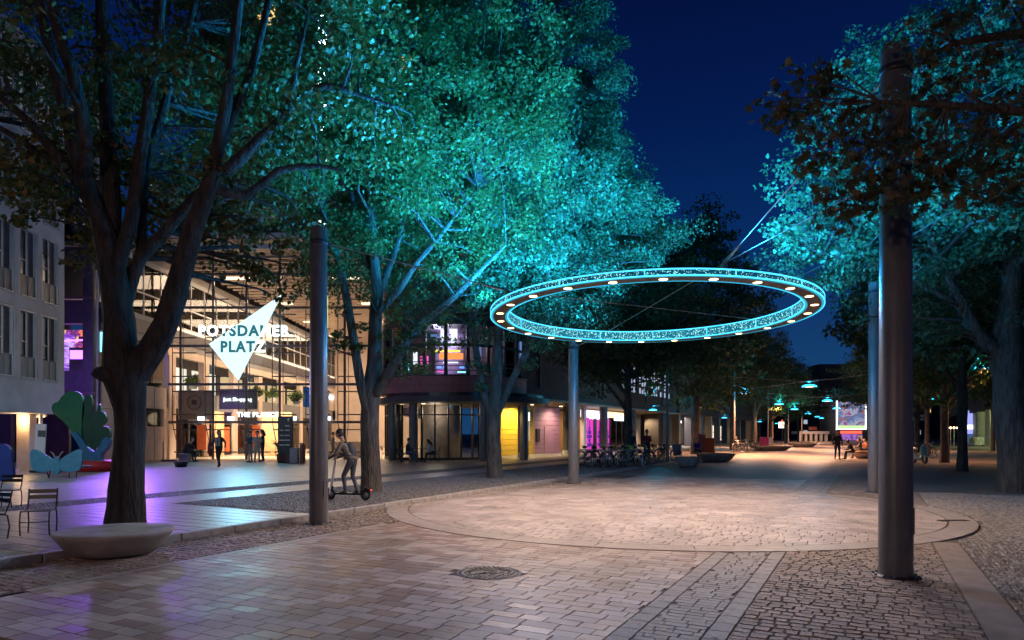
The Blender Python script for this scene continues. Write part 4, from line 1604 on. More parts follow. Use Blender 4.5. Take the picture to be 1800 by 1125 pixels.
# --- distant blocks closing the street
dw = MB().box((0, 0, 0), (1.5, .06, 1.3)).mesh('window', M['gold_em'])
dw2 = MB().box((0, 0, 0), (1.5, .06, 1.3)).mesh('window', M['cool_win'])
for i, (px0, px1, py, d_, lab) in enumerate(((1120, 1310, 668, 200, 'distant dark block left of the box sign, behind the left trees'), (1308, 1452, 700, 215, 'distant low dark block behind the pavilion'), (1570, 1690, 690, 205, 'distant dark block right of the cinema screen'), (1688, 1960, 660, 195, 'distant dark block behind the pale pillars'), (880, 1125, 640, 230, 'distant dark block far behind the arcade building'))):
    x0, x1 = P(px0, 0, d_).x, P(px1, 0, d_).x
    h = P(0, py, d_).z
    t = thing('distant_block', ((x0 + x1) / 2, d_, 0), lab, 'building')
    MB().bb((-(x1 - x0) / 2, 0, 0), ((x1 - x0) / 2, 14, h)).part('wall', M['bmass'], t)
    MB().bb((-(x1 - x0) / 2 - .3, -.3, h + .002), ((x1 - x0) / 2 + .3, 14.3, h + .6)).part('parapet', M['facade_dark'], t)
    nx = int((x1 - x0) / 3)
    for a in range(nx):
        for b in range(int(h / 3.3)):
            if random.random() < .16:
                link('window', dw if random.random() < .5 else dw2, None, t, (-(x1 - x0) / 2 + 1.5 + a * 3, -.04, 2 + b * 3.3))

# ------------------------------------------------------------------ poles, ring lamp, street lamps
RC = Vector((3.12, 15.45))
RZ0, RZ1 = 4.285, 4.42
TILT = R(-1.7)
RIN, ROUT = 3.22, 3.60


def pole(x, y, h, r0, r1, label, seam, z0=0.0):
    t = thing('steel_pole', (x, y, z0), label, 'pole', 'tall grey poles that carry the ring of light')
    m = MB()
    m.lathe([(r0, .0), (r0 * .995, seam - .012)], 40)
    m.lathe([(r0 * .985, seam - .011), (r0 * .985, seam + .011)], 40)
    m.lathe([(r0 * .998, seam + .012), (r1, h - .03), (r1 - .02, h), (.001, h)], 40)
    m.part('shaft', M['pole'], t)
    m = MB()
    m.lathe([(r0 + .02, -.01), (r0 + .02, .018), (r0 + .004, .024)], 40)
    m.part('base_flange', M['dark'], t)
    m = MB()
    for i in range(12):
        a = 2 * PI * i / 12
        m.lathe([(.001, .03), (.016, .03), (.018, .012)], 6, c=((r0 + .05) * math.cos(a), (r0 + .05) * math.sin(a), 0))
    m.lathe([(r0 + .08, -.01), (r0 + .08, .012), (r0 - .01, .014)], 40)
    m.part('base_plate', M['dark'], t)
    m = MB()
    m.box((0, -r0 * .99, seam + .35), (.09, .02, .3), 0, 0, .008)
    m.part('service_door', M['pole'], t, None, (0, 0, 0), (0, 0, R(60)))
    m = MB()
    m.tube([(0, -r1 - .01, h - .28), (0, -r1 - .09, h - .28)], .02, 8)
    m.lathe([(r1 + .001, h - .32), (r1 + .012, h - .32), (r1 + .012, h - .24), (r1 + .001, h - .24)], 32, closed=True)
    m.part('cable_clamp', M['dark'], t, None, (0, 0, 0), (0, 0, math.atan2(RC.y - y, RC.x - x) + PI / 2))
    return t


PO = [(-3.54, 12.5, 5.42, .17, .152, 'grey pole left of centre, in front of the tree trunk by the scooter', .30),
      (4.44, 7.9, 6.12, .182, .158, 'thick grey pole closest to the camera, on the cobbles at right', .30),
      (2.03, 22.5, 4.75, .172, .158, 'grey pole beyond the ring, beside the parked bicycles', .30),
      (10.2, 19.2, 5.9, .172, .158, 'grey pole half hidden behind the thick pole at right', .30)]
for p in PO:
    pole(*p)

ring = thing('ring_lamp', (RC.x, RC.y, RZ0), 'huge glowing cyan ring lamp hung on cables over the round paving', 'ring lamp')
ring.rotation_euler = (TILT, 0, 0)
RINV = Matrix.Rotation(-TILT, 4, 'X') @ Matrix.Translation((-RC.x, -RC.y, -RZ0))
RMAT = RINV.inverted()


def perforated(name, base, hole, strength, scale, dens):
    m, n, l = _new(name)
    out = n.new('ShaderNodeOutputMaterial')
    e = n.new('ShaderNodeEmission')
    tc = n.new('ShaderNodeTexCoord')
    v = n.new('ShaderNodeTexVoronoi')
    v.inputs['Scale'].default_value = scale
    l.new(tc.outputs['Object'], v.inputs['Vector'])
    mr = n.new('ShaderNodeMapRange')
    mr.inputs['From Min'].default_value = dens
    mr.inputs['From Max'].default_value = dens - .16
    l.new(v.outputs['Distance'], mr.inputs[0])
    nz = n.new('ShaderNodeTexNoise')
    nz.inputs['Scale'].default_value = scale * .55
    l.new(tc.outputs['Object'], nz.inputs['Vector'])
    mr3 = n.new('ShaderNodeMapRange')
    mr3.inputs['From Min'].default_value = .42
    mr3.inputs['From Max'].default_value = .55
    l.new(nz.outputs['Fac'], mr3.inputs[0])
    mu = n.new('ShaderNodeMath')
    mu.operation = 'MULTIPLY'
    l.new(mr.outputs[0], mu.inputs[0])
    l.new(mr3.outputs[0], mu.inputs[1])
    mx = n.new('ShaderNodeMix')
    mx.data_type = 'RGBA'
    mx.inputs[6].default_value = (*base, 1)
    mx.inputs[7].default_value = (*hole, 1)
    l.new(mu.outputs[0], mx.inputs[0])
    l.new(mx.outputs[2], e.inputs[0])
    e.inputs[1].default_value = strength
    l.new(e.outputs[0], out.inputs[0])
    return m


M['perf_out'] = perforated('perforated outer band', (.003, .045, .085), (.30, .95, 1.0), 1.5, 34, .45)
M['perf_in'] = perforated('perforated inner band', (.004, .12, .19), (.40, 1.0, 1.0), 1.5, 30, .47)
hz = RZ1 - RZ0
hi = .255
m = MB()
m.lathe([(RIN + .012, 0), (ROUT - .012, 0), (ROUT - .012, hz), (RIN + .012, hi)], 128, closed=True, smooth=False)
m.part('ring_body', pm('ring underside', (.10, .085, .08), (.08, .07, .065), 5, .5), ring)
NP = 14
for i in range(NP):
    a0, a1 = 2 * PI * i / NP + .004, 2 * PI * (i + 1) / NP - .004
    m = MB().lathe([(ROUT - .011, .022), (ROUT, .024), (ROUT, hz - .024), (ROUT - .011, hz - .022)], 12, 0, a0, a1, False)
    m.part('outer_panel', M['perf_out'], ring)
    m = MB().lathe([(RIN + .011, hi - .022), (RIN, hi - .024), (RIN, .024), (RIN + .011, .022)], 12, 0, a0, a1, False)
    m.part('inner_panel', M['perf_in'], ring)
    a = 2 * PI * i / NP
    m = MB().box((ROUT - .004, 0, hz / 2), (.02, .018, hz - .04)).box((RIN + .004, 0, hi / 2), (.02, .018, hi - .04))
    m.part('panel_seam', M['cyan_rim'], ring, None, (0, 0, 0), (0, 0, a))
for r_, z in ((ROUT, .012), (ROUT, hz - .012), (RIN, .012), (RIN, hi - .012)):
    m = MB().lathe([(r_ - .011, z - .011), (r_ + .011, z - .011), (r_ + .011, z + .011), (r_ - .011, z + .011)], 128, closed=True)
    m.part('light_rim', M['cyan_rim'], ring)
m = MB().lathe([(ROUT - .055, -.004), (ROUT - .018, -.004)], 128, smooth=False)
m.lathe([(RIN + .018, -.004), (RIN + .055, -.004)], 128, smooth=False)
m.part('underside_glow', em('soft cyan edge', (.04, .42, .62), 1.0), ring)
ND = 24
dl = MB().lathe([(.001, -.010), (.078, -.010), (.082, 0)], 14).mesh('downlight', M['lens'])
dh = MB().lathe([(.086, -.002), (.105, -.002), (.105, -.012), (.086, -.012)], 16, closed=True).mesh('bezel', M['steel'])
for i in range(ND):
    a = 2 * PI * (i + .5) / ND
    q = ((RIN + ROUT) / 2 * math.cos(a), (RIN + ROUT) / 2 * math.sin(a), -.002)
    d_ = link('downlight', dl, None, ring, q)
    d_.scale = (1, 1, 1)
    link('bezel', dh, None, d_)
    add_light('downlight_beam', 'SPOT', (q[0], q[1], -.05), (1.0, .73, .60), 150, ring, (0, 0, 0), .07, R(166), .6)
# the cyan light that leaves the ring upwards and sideways
for i in range(12):
    a = 2 * PI * (i + .5) / 12
    q = (3.42 * math.cos(a), 3.5 * math.sin(a), hi + .12)
    add_light('uplight', 'SPOT', q, (.012, .345, .88), 4000, ring, (PI, 0, 0), .12, R(168), .55)
for i in range(8):
    a = 2 * PI * i / 8
    q = (3.78 * math.cos(a), 3.84 * math.sin(a), hz * .6)
    add_light('side_glow', 'SPOT', q, (.01, .36, .95), 560, ring, (R(100), 0, a + PI / 2 + PI), .05, R(165), .8)


def attach(px, py):
    """direction from the ring centre to a pole"""
    v = Vector((px, py)) - RC
    return v.normalized()


tops = [Vector((p[0], p[1], p[2] - .28)) for p in PO]
att = []
for p in tops:
    d_ = attach(p.x, p.y)
    a = RC + d_ * (ROUT - .1)
    al = Vector((d_.x * (ROUT - .1), d_.y * (ROUT - .1), hz + .12))
    att.append(RMAT @ al)
    q = p - Vector((d_.x, d_.y, 0)) * .2
    m = MB().tube([al, RINV @ q], .011, 6)
    m.part('suspension_cable', M['chrome'], ring)
    k = att[-1] + (q - att[-1]).normalized() * .55
    m = MB().tube([al, RINV @ k], [.035, .02], 8)
    m.part('turnbuckle', M['chrome'], ring)
    m = MB().box((0, 0, hz + .06), (.14, .1, .12), 0, 0, .015)
    m.part('bracket', M['chrome'], ring, None, (a.x - RC.x, a.y - RC.y, 0), (0, 0, math.atan2(d_.y, d_.x)))
off = Vector((RC.x, RC.y, RZ0))
for i, j in ((0, 3), (1, 2)):
    MB().tube([RINV @ att[i], RINV @ att[j]], .008, 6).part('cross_cable', M['chrome'], ring)
q = Vector((PO[1][0] + .02, PO[1][1] + .2, 4.7))
MB().tube([RINV @ att[1], RINV @ q], .008, 6).part('stay_cable', M['chrome'], ring)

# street lamps: cyan shell, amber lens, hung on a cable or held on an arm
shell = MB()
shell.lathe([(.47, .0), (.45, .05), (.30, .115), (.08, .14), (.001, .142)], 24)
shell_me = shell.mesh('shell', M['lampcap'])
rim_me = MB().lathe([(.47, -.05), (.49, -.05), (.49, 0), (.47, 0)], 24, closed=True).mesh('rim', M['lampcap'])
lens_me = MB().lathe([(.001, -.045), (.30, -.05)], 20).mesh('lens', M['lamplens'])
houses = MB().lathe([(.31, -.052), (.31, -.02), (.465, -.02), (.465, -.05)], 20, closed=True).mesh('housing', M['dark'])


def lamp(t, s, z, label, group, arm=None, cable=None, power=0.0, size=1.0, glow=380, beam=None):
    w = S(t, s, z)
    L = thing('street_lamp', w, label, 'street lamp', group, SR)
    for nm, me in (('shell', shell_me), ('rim', rim_me), ('lens', lens_me), ('housing', houses)):
        link(nm, me, None, L).scale = (size,) * 3
    MB().tube([(0, 0, .13), (0, 0, .3)], .03, 6).part('stem', M['dark'], L)
    if arm:
        MB().tube([(0, 0, .3), (arm, 0, .34)], .03, 6).part('arm', M['dark'], L)
    if cable:
        MB().tube([(cable[0], 0, .95), (0, 0, .3), (cable[1], 0, .95)], .012, 5).part('span_cable', M['chrome'], L)
    if power and beam:
        add_light('beam', 'POINT', (0, 0, -.2), beam, power, L, size=.15)
    elif power:
        add_light('beam', 'SPOT', (0, 0, -.08), (1.0, .46, .22), power, L, (0, 0, 0), .12, R(168), .8)
        add_light('shell_glow', 'POINT', (0, 0, .45), (.02, .45, .75), glow, L, size=.2)
    return L


ORD = ['nearest', 'second nearest', 'third nearest', 'fourth nearest', 'fifth nearest', 'sixth nearest', 'farthest']
for i, (s_, pw) in enumerate(((57.5, 9000), (81, 7500), (99, 4800), (122, 4800), (146, 4400), (160, 0), (175, 0))):
    lamp(-8.7, s_, 4.9, 'cyan street lamp hung over the left side of the street, %s of its row' % ORD[i], 'cyan lamps over the left side of the street', None, (-1.2, 6), pw)
for i, (s_, pw) in enumerate(((52, 8500), (76, 7000), (100, 4000))):
    lamp(-3.6, s_, 4.95, 'cyan street lamp hung over the middle of the street, %s of its row' % ['nearest', 'second nearest', 'farthest'][i], 'cyan lamps over the middle of the street', None, (-6, 6), pw)
for i, (s_, pw) in enumerate(((51.5, 900), (81, 900), (110, 800), (132, 0))):
    lamp(-14.6, s_, 3.45, 'cyan street lamp low on an arm over the left pavement, %s of its row' % ['nearest', 'second nearest', 'third nearest', 'farthest'][i], 'cyan lamps over the left pavement', 1.4, None, pw, .62)
lamp(5.9, 76, 4.9, 'single cyan street lamp under the right row of trees beside the thick pole', None, 2.0, None, 1800)
NB = (1.0, .64, .46)  # unseen lamps added to light the foreground and the left facade
lamp(-8.7, -5.5, 4.9, 'added unseen street lamp behind the camera on the left side', 'street lamps behind the camera', None, (-1.2, 6), 260, beam=NB)
lamp(-3.6, -8.0, 4.95, 'added unseen street lamp behind the camera over the middle', 'street lamps behind the camera', None, (-6, 6), 900, beam=NB)
lamp(5.2, 1.5, 4.1, 'added unseen street lamp behind the camera on the right pavement', 'street lamps behind the camera', 2.0, None, 85, beam=(1.0, .55, .3))
lamp(*TS(-16.8, 18.5), 5.2, 'added unseen street lamp outside the frame on the left plaza', 'street lamps behind the camera', 1.4, None, 820, .8, beam=(.80, .93, 1.0))  # added beyond the frame to brighten the grey facade
lamp(5.9, 47, 5.4, 'added amber street lamp hidden in the right row of crowns', None, 2.0, None, 1600)  # added out of sight to brighten the dark middle of the street
for i, s_ in enumerate((37.2, 58.6, 80, 102, 124)):
    h = (7.2, 7.4, 6.8, 6.8, 6.8)[i]
    t = thing('lamp_post', S(-9.75, s_, 0), 'slim grey lamp post at the left kerb, %s the camera' % ['nearest to', 'second from', 'third from', 'fourth from', 'farthest from'][i], 'lamp post', 'slim lamp posts along the left kerb', SR)
    MB().tube([(0, 0, 0), (0, 0, .9)], .1, 12).part('sleeve', M['pole'], t)
    MB().tube([(0, 0, .9), (0, 0, h)], [.075, .055], 12).part('shaft', M['pole'], t)
    MB().tube([(0, 0, h), (0, 0, h + .06)], [.07, .02], 10).part('cap', M['dark'], t)

# ------------------------------------------------------------------ trees
def bark_tube(m, pts, rad, rnd, n=10, rough=.1):
    """limb with a slightly knotted surface"""
    pts = [Vector(p) for p in pts]
    # resample along a smooth curve
    P2, R2 = [], []
    for i in range(len(pts) - 1):
        p0 = pts[max(i - 1, 0)]
        p1, p2 = pts[i], pts[i + 1]
        p3 = pts[min(i + 2, len(pts) - 1)]
        k = max(2, int((p2 - p1).length / .35))
        for j in range(k):
            t = j / k
            q = .5 * ((2 * p1) + (p2 - p0) * t + (2 * p0 - 5 * p1 + 4 * p2 - p3) * t * t + (3 * p1 - 3 * p2 + p3 - p0) * t ** 3)
            P2.append(q)
            R2.append(rad[i] + (rad[i + 1] - rad[i]) * t)
    P2.append(pts[-1])
    R2.append(rad[-1])
    b = len(m.v)
    m.tube(P2, R2, n, 0, True, True)
    e = b + len(P2) * n
    for i in range(b, e):
        k = (i - b) // n
        c = P2[k]
        v = Vector(m.v[i])
        m.v[i] = tuple(c + (v - c) * (1 + rnd.uniform(-rough, rough) * .55 + rough * .6 * math.sin(k * .9 + ((i - b) % n) * 1.9)))
    return P2, R2


LEAF6 = np.array([[-.55, 0, 0], [-.25, -.42, .06], [.25, -.34, .05], [.62, 0, -.06], [.25, .34, .05], [-.25, .42, .06]])
_ma = [(0, .62), (17, .33), (38, .56), (58, .27), (82, .48), (112, .22), (150, .30), (180, .12), (210, .30), (248, .22), (278, .48), (302, .27), (322, .56), (343, .33)]
LEAFM = np.array([[r_ * math.cos(R(a_)), r_ * math.sin(R(a_)), -.12 * abs(math.sin(R(a_))) ** 2 * r_ + .03 * math.cos(R(3 * a_))] for a_, r_ in _ma])
LEAF4 = np.array([[-.55, 0, 0], [0, -.42, .05], [.6, 0, -.05], [0, .42, .05]])


def leaf_cloud(centers, radii, counts, size, rnd, flat=.75, hexa=False):
    """leaves scattered round clump centres"""
    tot = int(sum(counts))
    idx = np.repeat(np.arange(len(centers)), counts)
    d = rnd.normal(size=(tot, 3))
    d /= np.linalg.norm(d, axis=1)[:, None] + 1e-9
    rr = radii[idx] * rnd.random(tot) ** .45
    pos = centers[idx] + d * rr[:, None] * np.array([1, 1, flat])
    # drooping leaves: normals mostly outward and up, tips down
    nrm = d * .7 + rnd.normal(size=(tot, 3)) * .65 + np.array([0, 0, .35])
    nrm /= np.linalg.norm(nrm, axis=1)[:, None] + 1e-9
    tmp = rnd.normal(size=(tot, 3)) + np.array([0, 0, -.6])
    ax = tmp - nrm * (tmp * nrm).sum(1)[:, None]
    ax /= np.linalg.norm(ax, axis=1)[:, None] + 1e-9
    ay = np.cross(nrm, ax)
    L = LEAFM if hexa == 'maple' else LEAF6 if hexa else LEAF4
    sz = size * rnd.uniform(.6, 1.25, tot)
    V = pos[:, None, :] + sz[:, None, None] * (L[None, :, 0, None] * ax[:, None, :] + L[None, :, 1, None] * ay[:, None, :] + L[None, :, 2, None] * nrm[:, None, :])
    k = len(L)
    F = np.arange(tot * k).reshape(tot, k)
    return V.reshape(-1, 3), F


def crown_points(n, c, r, up, down, rnd, seed, shell=.35, tmin=None, gap=.12):
    """clump centres inside an uneven egg: radius r, height up above and down below the centre"""
    out = []
    ph = rnd.uniform(0, 6.28, 8)
    tries = 0
    while len(out) < n and tries < n * 60:
        tries += 1
        a = rnd.uniform(0, 2 * PI)
        u = rnd.uniform(-1, 1)
        h = math.sqrt(max(0, 1 - u * u))
        wob = 1 + .13 * math.sin(3 * a + ph[0] + 2 * u) + .10 * math.sin(5 * a + ph[1] - 4 * u) + .09 * math.sin(7 * u + ph[2] + a)
        f = (shell + (1 - shell) * rnd.random() ** .55) * wob
        z = u * (up if u > 0 else down) * f
        tp = 1 - .34 * max(0.0, u * f)
        p = (c[0] + r * h * f * tp * math.cos(a), c[1] + r * h * f * tp * math.sin(a), c[2] + z)
        g = math.sin(p[0] * 1.7 + ph[3]) * math.sin(p[1] * 1.5 + ph[4]) * math.sin(p[2] * 1.6 + ph[5])
        if g > gap:
            continue
        out.append(p)
    return np.array(out)


def make_tree(name, base, label, limbs, crown, leafsize, mat, seed, clumps=260, per=150, clump_r=.62, extra=(), front=None, flat=.55, bark='bark', hexa=False, twigs=True, group=None, extra_mat=None, extra_r=.42, extra_n=130, tris=10):
    rnd = np.random.default_rng(seed)
    pr = random.Random(seed)
    t = thing(name, base, label, 'tree', group)
    B = Vector(base)
    m = MB()
    nodes = []
    for pts, rad in limbs:
        loc = [Vector(p) - B for p in pts]
        P2, R2 = bark_tube(m, loc, rad, pr, tris)
        nodes += [(P2[i], R2[i]) for i in range(len(P2)) if P2[i].z > 2.2]
    c, r, up, down = crown
    cl = crown_points(clumps, (c[0] - B.x, c[1] - B.y, c[2] - B.z), r, up, down, rnd, seed)
    if front:
        keep = [i for i in range(len(cl)) if cl[i][1] + B.y > front[0] or cl[i][2] + B.z > front[1] or pr.random() < .1]
        cl = cl[keep]
    ex = [tuple(Vector(p) - B) for p in extra]
    if twigs and nodes:
        NA = np.array([tuple(n_[0]) for n_ in nodes])
        NR = np.array([n_[1] for n_ in nodes])
        tgt = [cl[i] for i in range(0, len(cl), 2)] + ex
        for q in tgt:
            q = np.array(q)
            dd = NA - q
            dist = np.linalg.norm(dd, axis=1) + np.maximum(0, NA[:, 2] - q[2]) * 1.2
            k = int(np.argmin(dist))
            if np.linalg.norm(dd[k]) < .25:
                continue
            a = Vector(NA[k])
            b = Vector(q)
            mid = a.lerp(b, .5) + Vector((pr.uniform(-.2, .2), pr.uniform(-.2, .2), pr.uniform(.05, .4))) * min(1, (b - a).length * .4)
            r0 = min(NR[k] * .55, .018 + .012 * (b - a).length)
            m.tube([a, a.lerp(mid, .6), mid, mid.lerp(b, .6) + Vector((0, 0, .05)), b], [r0, r0 * .85, r0 * .65, r0 * .42, .004], 5, 0, False)
    m.part('trunk', M[bark], t)
    cnt = np.maximum(8, (per * rnd.uniform(.5, 1.5, len(cl))).astype(int))
    rad = clump_r * rnd.uniform(.65, 1.35, len(cl))
    V, F = leaf_cloud(cl, rad, cnt, leafsize, rnd, flat, hexa)
    if ex:
        exa = np.array(ex)
        V2, F2 = leaf_cloud(exa, np.full(len(exa), extra_r) * rnd.uniform(.7, 1.3, len(exa)), np.full(len(exa), extra_n), leafsize, rnd, .6, hexa)
        if extra_mat is None:
            F = np.concatenate([F, F2 + len(V)])
            V = np.concatenate([V, V2])
        else:
            link('low_crown', quads_mesh('low_crown', V2, F2, M[extra_mat]), None, t)
    link('crown', quads_mesh('crown', V, F, M[mat]), None, t)
    return t


def LP(d, *pts):
    """limb through image points (px, py, radius[, depth offset]) at depth d"""
    return [P(q[0], q[1], d + (q[3] if len(q) > 3 else 0)) for q in pts], [q[2] for q in pts]


# --- the big tree behind the round planter, left
d = 11.3
b1 = G(223, 935)
t1_limbs = [
    LP(d, (222, 938, .46), (222, 915, .38), (224, 860, .345), (226, 790, .30), (228, 720, .29), (222, 668, .40), (214, 640, .36), (207, 560, .30, .1), (198, 480, .28, .15), (188, 420, .25, .2), (168, 365, .20, .2), (140, 290, .17, .1), (118, 200, .13), (88, 90, .11, -.2), (60, -40, .09, -.3), (30, -260, .05, -.4)),
    LP(d, (195, 455, .17, .2), (197, 360, .19, .4), (190, 250, .16, .5), (184, 120, .14, .6), (178, -20, .12, .8), (170, -260, .05, .9)),
    LP(d, (150, 310, .12, .1), (150, 240, .13, -.3), (128, 130, .12, -.4), (92, 10, .10, -.5), (80, -200, .05, -.6)),
    LP(d, (206, 470, .15, .1), (232, 380, .14, .3), (246, 280, .13, .5), (262, 170, .12, .5), (280, 40, .10, .6), (300, -180, .04, .8)),
    LP(d, (236, 655, .30), (262, 625, .27), (292, 570, .24, -.1), (318, 480, .21, -.2), (340, 400, .19, -.3), (368, 330, .16, -.3), (385, 250, .13, -.4), (400, 160, .11, -.5), (415, 50, .09, -.6), (440, -150, .04, -.7)),
    LP(d, (212, 560, .17, .2), (228, 500, .15, .3), (246, 455, .14, .4), (290, 408, .12, .5), (340, 350, .12, .5), (420, 285, .11, .5), (480, 215, .10, .5), (530, 170, .09, .6), (575, 152, .08, .6), (630, 166, .05, .7), (690, 186, .03, .8)),
    LP(d, (246, 455, .11, .4), (252, 370, .10, .6), (256, 300, .09, .8), (290, 180, .08, 1.0), (335, 40, .07, 1.2), (370, -120, .03, 1.3)),
    LP(d, (172, 372, .12, .2), (120, 300, .11, 0), (70, 235, .09, -.2), (0, 170, .07, -.4), (-90, 110, .03, -.6)),
    LP(d, (118, 298, .08, 0), (60, 262, .07, .3), (-20, 215, .06, .5), (-120, 170, .03, .8)),
    LP(d, (372, 325, .12, -.3), (430, 345, .09, 0), (490, 300, .08, .2), (560, 292, .05, .4), (600, 300, .03, .5)),
    LP(d, (395, 300, .11, -.4), (460, 240, .09, -.2), (505, 190, .07, 0), (520, 120, .05, 0), (540, 30, .03, 0)),
    LP(d, (385, 260, .1, -.4), (440, 130, .08, -.2), (470, 10, .07, 0), (500, -140, .03, .2)),
    LP(d, (212, 672, .22, -.1), (190, 660, .17, -.2), (172, 655, .13, -.3), (166, 652, .10, -.32)),
]
t1_ex = [P(*q) for q in [(20, 345, 10.5), (60, 350, 11), (95, 335, 11), (145, 420, 12), (160, 445, 12), (130, 455, 12.3), (170, 395, 12), (75, 300, 10.8), (30, 300, 10.4),
                         (300, 440, 12.5), (330, 400, 12.5), (300, 370, 12), (400, 400, 12.8), (430, 440, 13), (460, 480, 13), (440, 400, 12.6), (500, 430, 13.4), (530, 390, 13.4), (520, 470, 13.4), (390, 360, 12.6), (350, 345, 12.4),(480, 490, 13.5),
                         (490, 350, 13), (540, 340, 13), (250, 430, 12.4), (280, 400, 12.2), (110, 375, 11.6), (40, 385, 11), (488, 522, 13.6), (440, 350, 12.6), (415, 460, 13), (360, 420, 12.7), (540, 430, 13.4), (440, 475, 13.1)]]
t1_limbs = [(pts, [r_ * .8 for r_ in rr]) for pts, rr in t1_limbs]
make_tree('leafy_tree', (b1.x, d, 0), 'big dark many-limbed tree behind the round concrete planter at left', t1_limbs,
          ((-6.7, 11.8, 9.6), 5.6, 7.0, 4.0), .095, 'leaf_olive', 21, clumps=900, per=80, clump_r=.62, front=(10.9, 11.5), bark='bark_dark', extra=t1_ex, hexa=True, extra_r=.36, extra_n=55)

# --- second tree, by the scooter
d = 18.3
t2_limbs = [
    LP(d, (652, 876, .34), (652, 860, .29), (652, 800, .26), (650, 740, .25), (652, 690, .25), (658, 640, .20), (660, 580, .18), (662, 520, .17), (658, 460, .13), (652, 380, .12), (650, 280, .10), (655, 150, .07), (660, 0, .03)),
    LP(d, (646, 720, .14, -.1), (635, 680, .13, -.2), (622, 600, .12, -.2), (610, 530, .11, -.2), (598, 470, .10, -.2), (580, 400, .08, -.2), (560, 310, .06), (545, 200, .03)),
    LP(d, (660, 540, .11, 0), (680, 480, .10, .2), (700, 420, .09, .4), (715, 340, .07, .6), (735, 230, .05, .8), (750, 100, .02, 1)),
    LP(d, (663, 550, .10, -.1), (700, 510, .10, -.2), (730, 465, .08, -.3), (765, 425, .07, -.4), (800, 380, .04, -.5), (840, 330, .02, -.6)),
    LP(d, (662, 690, .16, -.1), (690, 645, .14, -.3), (720, 590, .12, -.4), (750, 560, .11, -.5), (800, 520, .08, -.6), (850, 470, .05, -.8), (890, 430, .02, -1)),
    LP(d, (650, 470, .09, .1), (625, 380, .08, .3), (610, 260, .06, .5), (600, 120, .03, .6)),
]
t2_ex = [P(*q) for q in [(585, 500, 18), (600, 540, 18), (590, 590, 18), (605, 605, 18), (635, 575, 17.8), (600, 460, 18), (690, 560, 17.8), (710, 590, 17.8), (735, 520, 17.6), (700, 540, 17.6), (760, 610, 17.8), (725, 640, 17.8), (740, 650, 18), (590, 430, 18), (640, 520, 17.5), (780, 560, 17.5), (820, 540, 17.4), (850, 520, 17.3), (760, 480, 17), (800, 470, 17), (690, 620, 17.9), (705, 655, 18), (575, 615, 18.2), (630, 610, 18), (780, 600, 17.6), (675, 590, 17.7), (735, 575, 17.6), (720, 615, 17.7)]]
make_tree('leafy_tree', (P(652, 870, d).x, d, WALK - .02), 'tall tree with blue lit limbs beside the electric scooter and left pole', t2_limbs,
          ((-3.6, 18.3, 10.0), 4.7, 7.6, 4.0), .09, 'leaf', 33, clumps=850, per=150, clump_r=.6, extra=t2_ex, hexa=False, extra_r=.36, extra_n=75)

# --- third tree, brightly lit by the ring
d = 23.9
t3_limbs = [
    LP(d, (869, 852, .36), (869, 835, .28), (868, 770, .25), (868, 725, .25), (872, 680, .2), (876, 600, .17), (878, 520, .14), (870, 420, .11), (872, 300, .08), (880, 150, .04)),
    LP(d, (864, 735, .14), (850, 690, .13), (836, 610, .12), (824, 550, .1), (812, 490, .08), (800, 420, .06), (790, 330, .03)),
    LP(d, (874, 725, .14), (900, 670, .13), (925, 620, .12), (945, 570, .1), (965, 510, .09), (1000, 430, .07), (1040, 340, .03)),
    LP(d, (878, 570, .1), (910, 500, .09), (950, 440, .08), (1010, 390, .05), (1080, 350, .02)),
    LP(d, (874, 500, .09), (840, 400, .08), (830, 280, .06), (835, 140, .03)),
]
t3_ex = [P(*q) for q in [(830, 570, 23), (850, 600, 23), (835, 640, 23.5), (845, 680, 23.6), (815, 600, 23.2), (900, 590, 23), (930, 640, 23.4), (950, 610, 23), (880, 540, 22.4), (910, 530, 22.2), (960, 560, 22.4), (1000, 520, 22), (1020, 560, 22.4), (1040, 530, 22), (1080, 510, 22), (1110, 480, 22), (1150, 460, 22), (850, 520, 22), (980, 480, 21.6), (950, 490, 21.6), (1060, 470, 21.6), (1020, 590, 23.6), (860, 650, 23.5), (990, 580, 23), (1120, 440, 21.8), (900, 470, 21.2), (870, 490, 21.4)]]
make_tree('leafy_tree', (P(869, 846, d).x, d, WALK - .02), 'tall tree glowing cyan above the ring lamp, before the curved building', t3_limbs,
          ((.25, 23.6, 9.4), 5.3, 8.2, 4.2), .095, 'leaf_b', 44, clumps=1000, per=170, clump_r=.62, extra=t3_ex, hexa=False, extra_r=.40, extra_n=90)

# --- right row: nearest tree out of the frame, its autumn branches hang in from the right
d = 7.0
b0 = S(4.1, 9.9)
tr0_limbs = [
    ([(b0.x, b0.y, -.05), (b0.x, b0.y, .1), (b0.x, b0.y, 2.6), (b0.x - .1, b0.y, 4.2), (b0.x - .3, b0.y, 7), (b0.x - .2, b0.y, 10.5)], [.5, .4, .33, .28, .2, .06]),
    ([(b0.x, b0.y, 2.9), (b0.x - .8, b0.y - .3, 3.9), (b0.x - 2.0, b0.y - .4, 4.5), (b0.x - 3.2, b0.y - .3, 4.75), (b0.x - 4.6, b0.y - .2, 4.9)], [.16, .12, .08, .05, .02]),
    ([(b0.x - .1, b0.y, 4.2), (b0.x - 1.0, b0.y + .1, 5.3), (b0.x - 2.4, b0.y + .2, 5.8), (b0.x - 3.6, b0.y + .2, 5.7)], [.14, .1, .07, .03]),
    ([(b0.x - .1, b0.y, 3.4), (b0.x - .8, b0.y + .3, 3.9), (b0.x - 1.6, b0.y + .4, 4.1), (b0.x - 2.6, b0.y + .3, 4.0)], [.12, .08, .05, .02]),
]
